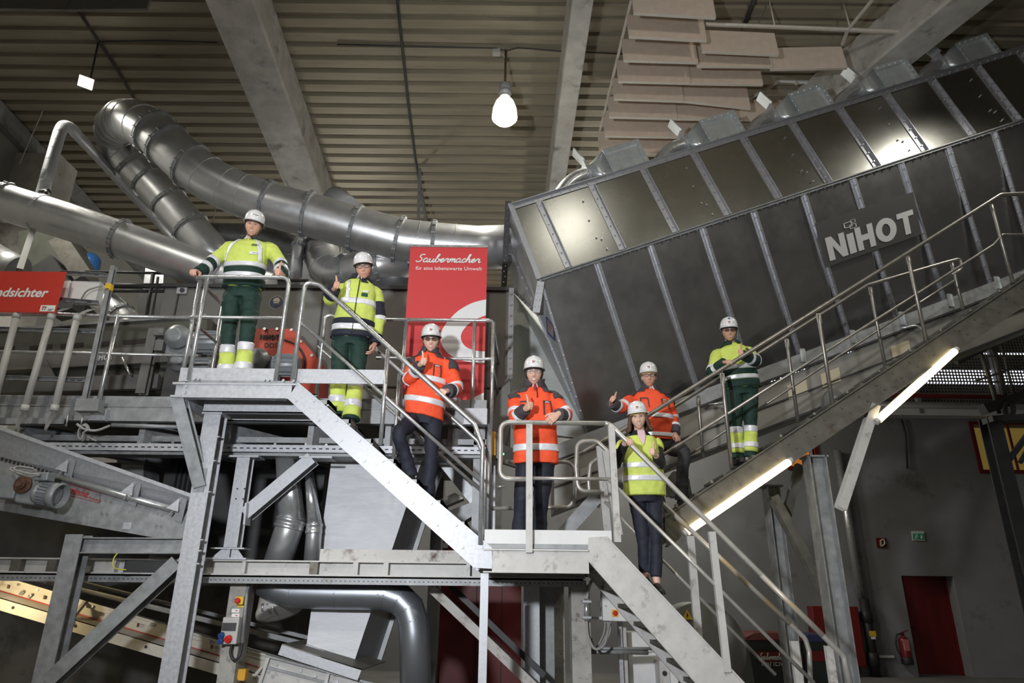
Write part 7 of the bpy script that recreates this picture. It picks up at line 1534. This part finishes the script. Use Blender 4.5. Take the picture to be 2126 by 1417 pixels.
    if gk:
        m = MB(); 
        for s_ in (-1, 1):
            pts = [H(s_ * .033 + .0235 * cos(a) * 1.0, .105 - .012 * abs(s_ * .033 + .0235 * cos(a)) / .05, .010 + .0165 * (abs(sin(a)) ** .7) * (1 if sin(a) > 0 else -1)) for a in [2 * pi * i / 18 for i in range(18)]]
            m.tube(pts, (.0022 if gk != 'thin' else .0013) * sc, 6, closed=True); m.tube([H(s_ * .055, .094, .014), H(s_ * .077, .06, .014), H(s_ * .079, -.01, .008)], .002 * sc, 6)
        m.tube([H(-.010, .105, .014), H(0, .108, .016), H(.010, .105, .014)], .002 * sc, 6); gl = m.build('spectacles', frame_m if gk != 'thin' else watch_m, root)
        for s_ in (-1, 1):
            pts = [H(s_ * .033 + .0225 * cos(a), .1045 - .012 * abs(s_ * .033 + .0225 * cos(a)) / .05, .010 + .0155 * (abs(sin(a)) ** .7) * (1 if sin(a) > 0 else -1)) for a in [2 * pi * i / 18 for i in range(18)]]
            MB().prism(pts, Rm @ V((0, .0015, 0))).build('lens', lens_m if gk != 'tint' else tint_m, gl)
    # trousers
    tr_ = MB(); legs = {}; fl = d.get('flare', .075)
    for s_ in 'AB':
        hp_, kn, an = J['hip' + s_], J['kn' + s_], J['ank' + s_]; lg_ = Limb([hp_ + V((0, 0, .05)), lerp(hp_, kn, .08), lerp(hp_, kn, .5), kn, lerp(kn, an, .5), an + V((0, 0, d.get('cuff', -.02)))], [.095 * d.get('lw', 1), .105 * d.get('lw', 1), .092 * d.get('lw', 1), .074 * d.get('lw', 1), .068 * d.get('lw', 1), fl]); legs[s_] = lg_; lg_.tube(tr_, 0, 1, 0, 26)
    Torso(hipc + V((0, 0, -.06)), hipc + V((0, 0, .16)), J['hipB'] - J['hipA'], J['hipB'] - J['hipA'], [(0, .16 * d.get('lw', 1), .115), (.4, .175 * d.get('lw', 1), .125), (1, .155 * d.get('lw', 1), .11)]).mesh(tr_, 0, 1, 8)
    tro = fuse(tr_, 'trousers', d['trousers'], root, .009, 3, AMP)
    for s_ in 'AB':
        for f0, f1, mt_ in d.get('legbands', ()): legs[s_].tube(MB(), f0, f1, .010 if f0 < .75 else .016, 6, 22, AMP).build('reflective_band' if mt_ is reflect_m else 'yellow_leg', mt_, tro)
    # shoes
    for s_ in 'AB':
        an = J['ank' + s_]; f = V(d.get('foot' + s_, V((0, -1, 0)))).normalized(); sdv = f.cross(V((0, 0, 1))).normalized(); upv = sdv.cross(f); bz = an + V((0, 0, -.085)); rows = []
        for x_, w_, h_ in ((-.075, .026, .055), (-.06, .036, .085), (-.02, .040, .10), (.04, .043, .085), (.09, .048, .062), (.14, .046, .048), (.175, .036, .036), (.19, .018, .022)):
            rows.append([bz + f * x_ + sdv * w_ * (abs(cos(a)) ** .8) * (1 if cos(a) > 0 else -1) + upv * (h_ * max(0, sin(a)) + .004 * min(0, sin(a)) + .012) for a in [2 * pi * i / 16 for i in range(16)]])
        if d.get('shoes', True):
            so_ = MB().rows(rows).build('shoe', d.get('shoe_mat', shoe_m), root)
            MB().rows([[bz + f * (x_ * 1.02) + sdv * (w_ + .003) * c_ + upv * z_ for c_, z_ in ((-1, -.006), (1, -.006), (1, .014), (-1, .014))] for x_, w_ in ((-.076, .024), (-.06, .037), (0, .041), (.09, .049), (.14, .047), (.19, .022))], True, False).build('sole', d.get('sole', strap_m), so_)
    # jacket
    hw = d.get('hemw', .215); SWd = (shB - shA).length / 2; dpth = d.get('depth', .135)
    prof = [(0, hw, dpth + .015), (.28, hw * .97, dpth + .008), (.55, max(SWd * .98, hw * .93), dpth + .008), (.76, SWd * 1.0, dpth * .96), (.88, SWd * .90, dpth * .82), (.955, SWd * .60, dpth * .66), (1.0, .068, .072)]
    tz = Torso(J['hem'], nk + V((0, 0, .015)), J['hipB'] - J['hipA'], sd, prof, d.get('bow', .02)); jm = MB(); tz.mesh(jm, 0, 1, 26); sl_ = {}
    for s_ in 'AB':
        sh, el, wr = J['sh' + s_], J['el' + s_], J['wr' + s_]; sg_ = 1 if s_ == 'B' else -1
        inn = lerp(nk, sh, .62) + V((0, 0, -.05)); sl_[s_] = Limb([inn, sh + V((0, 0, -.03)), lerp(sh, el, .55), el, lerp(el, wr, .5), lerp(el, wr, d.get('cufff', .93))], [.075, .083 * d.get('aw', 1), .072 * d.get('aw', 1), .066 * d.get('aw', 1), .060 * d.get('aw', 1), .052 * d.get('aw', 1)]); sl_[s_].tube(jm, 0, 1, 0, 26)
    if not d.get('vest'):
        jk = fuse(jm, 'jacket', [d['jacket']], root, .009, 4, AMP)
    else:
        bl = fuse(jm, 'blouse', [d['jacket']], root, .009, 5, .004)
        vm = MB(); tz.mesh(vm, -.04, .90, 26, .014, .006); 
        for s_, px_ in (('A', -1), ('B', 1)): sl_[s_].tube(vm, .10, .27, .014, 6)
        jk = fuse(vm, 'vest', [d['vest']], root, .009, 4, .005)
    for t0, t1, mt_, nm in d.get('bands', ()): 
        tz.mesh(MB(), t0, t1, 6, .012 if not d.get('vest') else .024, AMP).build(nm, mt_, jk)
    for i_, (s_, f0, f1, mt_, nm) in enumerate(d.get('sleeves', ())):
        for k in ('AB' if s_ == '*' else s_): sl_[k].tube(MB(), f0, f1, .009 + (.004 if nm == 'reflective_band' and f0 > .7 else 0), 8, 22, AMP).build(nm, mt_, jk)
    if d.get('yoke'):
        for k in 'AB': sl_[k].patch(MB(), .04, .27, 48, .013, AMP).build('shoulder_yoke', d['yoke'], jk)
    for t0, t1, a0, a1, mt_, nm in d.get('patches', ()): tz.patch(MB(), t0, t1, a0, a1, .011 if not d.get('vest') else .025).build(nm, mt_, jk)
    # collar
    cc = d.get('collar')
    if cc:
        cm, hgt, flr = cc; rings = []
        for k in range(2):
            for t_, o_ in (((.955, .016), (1.0, .020 + flr * .5), (1.0, .022 + flr)) if k == 0 else ((1.0, .012 + flr), (1.0, .010), (.95, .006))): 
                z_ = {0: (0, hgt * .55, hgt), 1: (hgt, hgt * .5, 0)}[k][((.955, 1.0, 1.0) if k == 0 else (1.0, 1.0, .95)).index(t_) if t_ in (.955, .95) else (1 if (o_ in (.020 + flr * .5, .010)) else (2 if k == 0 else 0))]
                ring = []
                for i in range(31):
                    a = radians(90 + 14 + (360 - 28) * i / 30); q = tz.pt(t_, a, o_); ring.append(q + V((0, 0, z_ * (1 - .35 * max(0, sin(a))))))
                rings.append(ring)
        vs = [p for r in rings for p in r]; k = 31; fs = [(i * k + j, i * k + j + 1, (i + 1) % 6 * k + j + 1, (i + 1) % 6 * k + j) for i in range(6) for j in range(k - 1)]; fs += [tuple(i * k for i in range(6)), tuple(i * k + k - 1 for i in range(6))[::-1]]
        MB().add(vs, fs, True).build('collar', cm, jk)
    if d.get('shirt'): 
        m = MB(); 
        for s_ in (-1, 1): m.prism([tz.pt(.985, radians(90), .004), tz.pt(1.0, radians(90 + s_ * 42), -.004) + V((0, 0, .035)), tz.pt(1.0, radians(90 + s_ * 12), .008) + V((0, 0, .02)), tz.pt(.93, radians(90 + s_ * 8), .014)], (0, -.004, 0))
        m.build('shirt_collar', d['shirt'], jk)
    if d.get('tie'): MB().prism([tz.pt(1.0, radians(96), .012), tz.pt(1.0, radians(84), .012), tz.pt(.90, radians(87), .018), tz.pt(.90, radians(93), .018)], (0, -.004, 0)).build('tie', d['tie'], jk)
    if d.get('zip'): 
        m = MB(); m.tube([tz.pt(t_, radians(d['zip'][2]), .012, AMP) for t_ in [lerp(d['zip'][0], d['zip'][1], i / 14) for i in range(15)]], .005, 6); m.build('zip', strap_m, jk)
    for s_, dx in d.get('rings', ()): 
        pass
    return root
sk1 = skin_mat('fair_skin', (.68, .41, .31)); sk2 = skin_mat('ruddy_skin', (.66, .37, .27)); sk3 = skin_mat('tanned_skin', (.60, .35, .24)); sk4 = skin_mat('light_skin', (.72, .46, .36))
h_grey = hair_mat('grey_hair', (.20, .19, .18)); h_brown = hair_mat('brown_hair', (.075, .035, .018)); h_dark = hair_mat('dark_brown_hair', (.03, .018, .012)); h_lbrown = hair_mat('short_brown_hair', (.12, .08, .05))
def onfloor(px, py, Y, z): p = P(px, py, Y); p.z = z; return p
def JJ(**k): return {a: (P(*b) if not isinstance(b, V) else b) for a, b in k.items()}
def patch_pocket(t0, t1, a0, a1, w=.018, wa=3.2, m=char_f):
    return [(t1 - w, t1, a0, a1, m, 'pocket_trim'), (t0, t1, a0, a0 + wa, m, 'pocket_trim'), (t0, t1, a1 - wa, a1, m, 'pocket_trim')]
# 1: upper landing, both hands on the rail
J = JJ(head=(526, 470, 6.52), neck=(521, 500, 6.62), shA=(479, 512, 6.66), shB=(563, 514, 6.66), elA=(443, 543, 6.56), elB=(582, 549, 6.58), wrA=(411, 566, 6.375), wrB=(586, 571, 6.40), hem=(505, 598, 6.70), hipA=(484, 612, 6.72), hipB=(523, 612, 6.72), knA=(474, 694, 6.70), knB=(514, 690, 6.64), ankA=(471, 775, 6.74), ankB=(503, 777, 6.66))
for k in 'AB': J['ank' + k].z = ZU + .09
person('man in yellow and dark green workwear on the upper landing, both hands on its railing', dict(J=J, head=(-6, 0, -5), skin=sk2, hair=h_lbrown, logo='swoosh', smile=.5, open=.35, trousers=green_f, jacket=hv_yellow, hemw=.205, bow=.035,
    handA=((-.1, -1, -.2), (1, 0, .1), 'grip'), handB=((-.15, -.95, .0), (0, 0, 1), 'fist'), collar=(green_f, .03, .006), shirt=shirt_m,
    bands=((0, .155, green_f, 'green_hem'), (.165, .245, reflect_m, 'reflective_band'), (.25, .36, green_f, 'green_waist'), (.37, .45, reflect_m, 'reflective_band')),
    sleeves=(('*', .53, .63, reflect_m, 'reflective_band'), ('*', .64, .995, green_f, 'green_cuff'), ('*', .77, .86, reflect_m, 'reflective_band')),
    patches=[(.46, .95, (155, 128), (140, 115), reflect_m, 'reflective_brace'), (.46, .95, (40, 65), (25, 52), reflect_m, 'reflective_brace'), (.60, .655, 48, 74, letter_white, 'name_badge'), (.62, .632, 50, 66, grey_dark, 'badge_print'), (.79, .80, 52, 74, badge_g, 'chest_print'), (.815, .825, 54, 72, badge_g, 'chest_print')],
    legbands=((.60, .68, reflect_m), (.68, .93, hv_yellow), (.80, .87, reflect_m)), flare=.085))
# 2: yellow and navy, thumb up, at the top of the stair
J = JJ(head=(755, 558, 6.66), neck=(748, 582, 6.74), shA=(706, 598, 6.74), shB=(780, 606, 6.80), elA=(684, 622, 6.52), elB=(787, 660, 6.82), wrA=(694, 600, 6.36), wrB=(778, 715, 6.78), hem=(731, 703, 6.76), hipA=(709, 708, 6.78), hipB=(747, 710, 6.80), knA=(703, 782, 6.70), knB=(739, 792, 6.76), ankA=(699, 857, 6.72), ankB=(729, 868, 6.68))
person('man in yellow jacket with navy hem, thumb up at the top of the staircase', dict(J=J, head=(-3, 0, 9), skin=sk2, hair=h_grey, glasses='dark', smile=.5, open=.15, trousers=green_f, jacket=hv_yellow, hemw=.215, bow=.03,
    handA=((.35, -.9, .15), (0, 0, 1), 'fist'), handB=((-.15, -.25, -1), (.1, -1, .1), 'relaxed'), collar=(navy_f, .04, .012), shirt=shirt_m, zip=(0, 1, 88),
    bands=((0, .08, navy_f, 'navy_hem'), (.09, .175, reflect_m, 'reflective_band'), (.18, .26, navy_f, 'navy_hem'), (.50, .585, reflect_m, 'reflective_band')),
    sleeves=(('A', .80, .99, navy_f, 'navy_cuff'), ('B', .28, .52, navy_f, 'navy_sleeve'), ('B', .53, .60, reflect_m, 'reflective_band'), ('B', .87, .995, navy_f, 'navy_cuff')),
    patches=[(.50, .90, (112, 128), (102, 118), reflect_m, 'reflective_brace'), (.62, .68, 60, 78, badge_g, 'green_badge'), (.70, .73, 56, 76, letter_white, 'white_badge'), (.86, .99, 20, 160, navy_f, 'navy_yoke') if False else (.70, .75, 108, 116, letter_white, 'round_badge'), (.60, .95, 96, 92, navy_f, 'open_placket') if False else (.88, .97, 60, 84, navy_f, 'navy_lapel')],
    legbands=((.54, .63, reflect_m), (.63, .97, hv_yellow), (.78, .86, reflect_m)), footA=V((-.25, -1, -.25)), footB=V((.35, -1, -.45)), flare=.085, sole=sole_m))
# 3: orange jacket on the stair, leg raised
J = JJ(head=(895, 708, 6.66), neck=(893, 733, 6.72), shA=(861, 752, 6.72), shB=(932, 757, 6.72), elA=(852, 786, 6.60), elB=(947, 808, 6.62), wrA=(872, 757, 6.42), wrB=(928, 812, 6.365), hem=(880, 866, 6.74), hipA=(863, 866, 6.74), hipB=(899, 874, 6.74), knA=(828, 902, 6.46), knB=(896, 940, 6.70), ankA=(854, 985, 6.60), ankB=(887, 1022, 6.72))
OR_B = ((.175, .255, reflect_m, 'reflective_band'), (.50, .575, reflect_m, 'reflective_band'))
OR_S = (('*', .50, .575, reflect_m, 'reflective_band'), ('*', .78, .84, reflect_m, 'reflective_band'), ('*', .85, .998, char_f, 'charcoal_cuff'))
OR_P = patch_pocket(.58, .76, 42, 72) + patch_pocket(.58, .76, 108, 138) + [(.735, .75, 48, 66, letter_grey, 'pocket_print'), (.885, .965, 12, 62, char_f, 'charcoal_yoke'), (.885, .965, 118, 168, char_f, 'charcoal_yoke')]
person('man in orange jacket on the upper staircase, thumb up, knee raised', dict(J=J, head=(0, 0, 2), skin=sk4, hair=h_grey, glasses='tint', logo='tt', side_badge=True, smile=1, open=.6, trousers=navy_f, jacket=hv_orange, hemw=.205, lw=.92,
    handA=((.40, -.9, .15), (.05, 0, 1), 'fist'), handB=((-.35, -1, -.25), (-1, 0, .4), 'grip'), collar=(char_f, .048, .004), bands=OR_B, sleeves=OR_S, yoke=char_f, patches=OR_P, footA=V((.15, -1, -.1)), footB=V((0, -1, -.1)), flare=.078))
# 4: grey-haired man leaning on the platform rail
J = JJ(head=(1109, 776, 6.55), neck=(1110, 802, 6.62), shA=(1071, 826, 6.62), shB=(1150, 826, 6.62), elA=(1071, 868, 6.46), elB=(1176, 864, 6.46), wrA=(1090, 849, 6.34), wrB=(1158, 860, 6.275), hem=(1113, 963, 6.66), hipA=(1094, 955, 6.68), hipB=(1131, 955, 6.68), knA=(1083, 1035, 6.64), knB=(1124, 1035, 6.66), ankA=(1079, 1100, 6.70), ankB=(1118, 1100, 6.72))
for k in 'AB': J['ank' + k].z = ZL + .09
person('grey-haired man in orange jacket and tie leaning on the middle platform railing, thumb up', dict(J=J, head=(-2, 3, 0), skin=sk1, hair=h_dark, glasses='thin', logo='tt', strap=False, smile=1, open=1.0, trousers=navy_f, jacket=hv_orange, hemw=.222, hairfront=.042, hairk=1.13,
    handA=((.45, -.85, .2), (0, 0, 1), 'fist'), handB=((-.74, -.18, -.60), (-.55, .1, .8), 'drape'), collar=(char_f, .06, .02), shirt=shirt_m, tie=tie_m, bands=((.145, .225, reflect_m, 'reflective_band'),), sleeves=OR_S, yoke=char_f, patches=OR_P, zip=(.80, 1.0, 86), flare=.088))
# 5: woman in the yellow vest
J = JJ(head=(1325, 868, 6.66), neck=(1327, 897, 6.72), shA=(1297, 918, 6.74), shB=(1360, 918, 6.74), elA=(1279, 962, 6.66), elB=(1372, 964, 6.66), wrA=(1300, 914, 6.345), wrB=(1361, 943, 6.50), hem=(1339, 1024, 6.74), hipA=(1322, 1030, 6.76), hipB=(1358, 1030, 6.76), knA=(1335, 1118, 6.74), knB=(1362, 1116, 6.72), ankA=(1340, 1200, 6.78), ankB=(1363, 1212, 6.70))
person('brown-haired woman in yellow vest and white helmet on the lower staircase, thumb up', dict(J=J, fem=True, hs=.95, head=(0, 0, 4), skin=sk4, hair=h_brown, band=helmet_pad, logo='tt', strap=False, smile=1.1, open=.8, trousers=navy_f, jacket=black_f, vest=hv_yellow, hemw=.190, depth=.115, lw=.84, aw=.80, flare=.058, cuff=.06, cufff=.86,
    handA=((.3, -1, -.15), (1, 0, -.3), 'grip'), handB=((-.45, -.85, .2), (0, 0, 1), 'fist'), bands=((.18, .26, reflect_m, 'reflective_band'), (.38, .46, reflect_m, 'reflective_band')),
    sleeves=(), patches=[(.72, .985, (90, 72), (90, 108), pink_m, 'blouse_front')], shoe_mat=strap_m))
# 6: man in orange on the gangway behind her, waving
J = JJ(head=(1347, 783, 7.66), neck=(1349, 808, 7.74), shA=(1314, 826, 7.74), shB=(1383, 832, 7.74), elA=(1289, 846, 7.58), elB=(1397, 868, 7.76), wrA=(1269, 836, 7.44), wrB=(1401, 900, 7.66), hem=(1369, 914, 7.78), hipA=(1354, 920, 7.78), hipB=(1388, 922, 7.78), knA=(1362, 1005, 7.78), knB=(1420, 940, 7.55), ankA=(1376, 1080, 7.80), ankB=(1414, 1035, 7.64))
person('man in orange jacket and glasses on the gangway behind the woman, hand raised', dict(J=J, head=(2, 2, 0), skin=sk2, hair=h_grey, band=helmet_pad, glasses='dark', logo='tt', strap=False, smile=.3, open=.1, trousers=dkgrey_f, jacket=hv_orange, hemw=.215,
    handA=((-.05, -.9, .35), (.45, .1, .85), 'fist'), handB=((.25, -.5, -.8), (-.6, -.6, -.2), 'drape'), collar=(char_f, .042, .006), shirt=shirt_m, bands=((.05, .12, reflect_m, 'reflective_band'), (.40, .48, reflect_m, 'reflective_band')), sleeves=OR_S, yoke=char_f, patches=OR_P, footA=V((.2, -1, 0)), footB=V((.1, -1, -.1))))
# 7: man in yellow and green on the gangway
J = JJ(head=(1514, 689, 7.66), neck=(1518, 716, 7.74), shA=(1489, 734, 7.74), shB=(1552, 728, 7.76), elA=(1480, 772, 7.62), elB=(1568, 748, 7.58), wrA=(1504, 752, 7.425), wrB=(1543, 737, 7.44), hem=(1540, 806, 7.78), hipA=(1523, 812, 7.78), hipB=(1556, 810, 7.78), knA=(1527, 880, 7.76), knB=(1558, 876, 7.76), ankA=(1530, 948, 7.78), ankB=(1557, 945, 7.78))
person('man in yellow and dark green workwear on the gangway, thumb up, hand on the rail', dict(J=J, head=(3, 0, -2), skin=sk3, hair=h_grey, glasses='tint', logo='tt', blue_badge=True, smile=.9, open=.5, trousers=green_f, jacket=hv_yellow, hemw=.205, bow=.03,
    handA=((.25, -1, -.2), (1, 0, .5), 'grip'), handB=((-.45, -.85, .1), (0, 0, 1), 'fist'), collar=(green_f, .035, .006),
    bands=((0, .16, green_f, 'green_hem'), (.17, .25, reflect_m, 'reflective_band'), (.26, .375, green_f, 'green_waist'), (.385, .465, reflect_m, 'reflective_band')),
    sleeves=(('*', .52, .60, reflect_m, 'reflective_band'), ('*', .61, .998, green_f, 'green_cuff'), ('*', .74, .82, reflect_m, 'reflective_band')), patches=[(.76, .82, 40, 56, strap_m, 'black_badge')],
    legbands=((.58, .66, reflect_m), (.66, .93, hv_yellow), (.80, .87, reflect_m)), flare=.083))
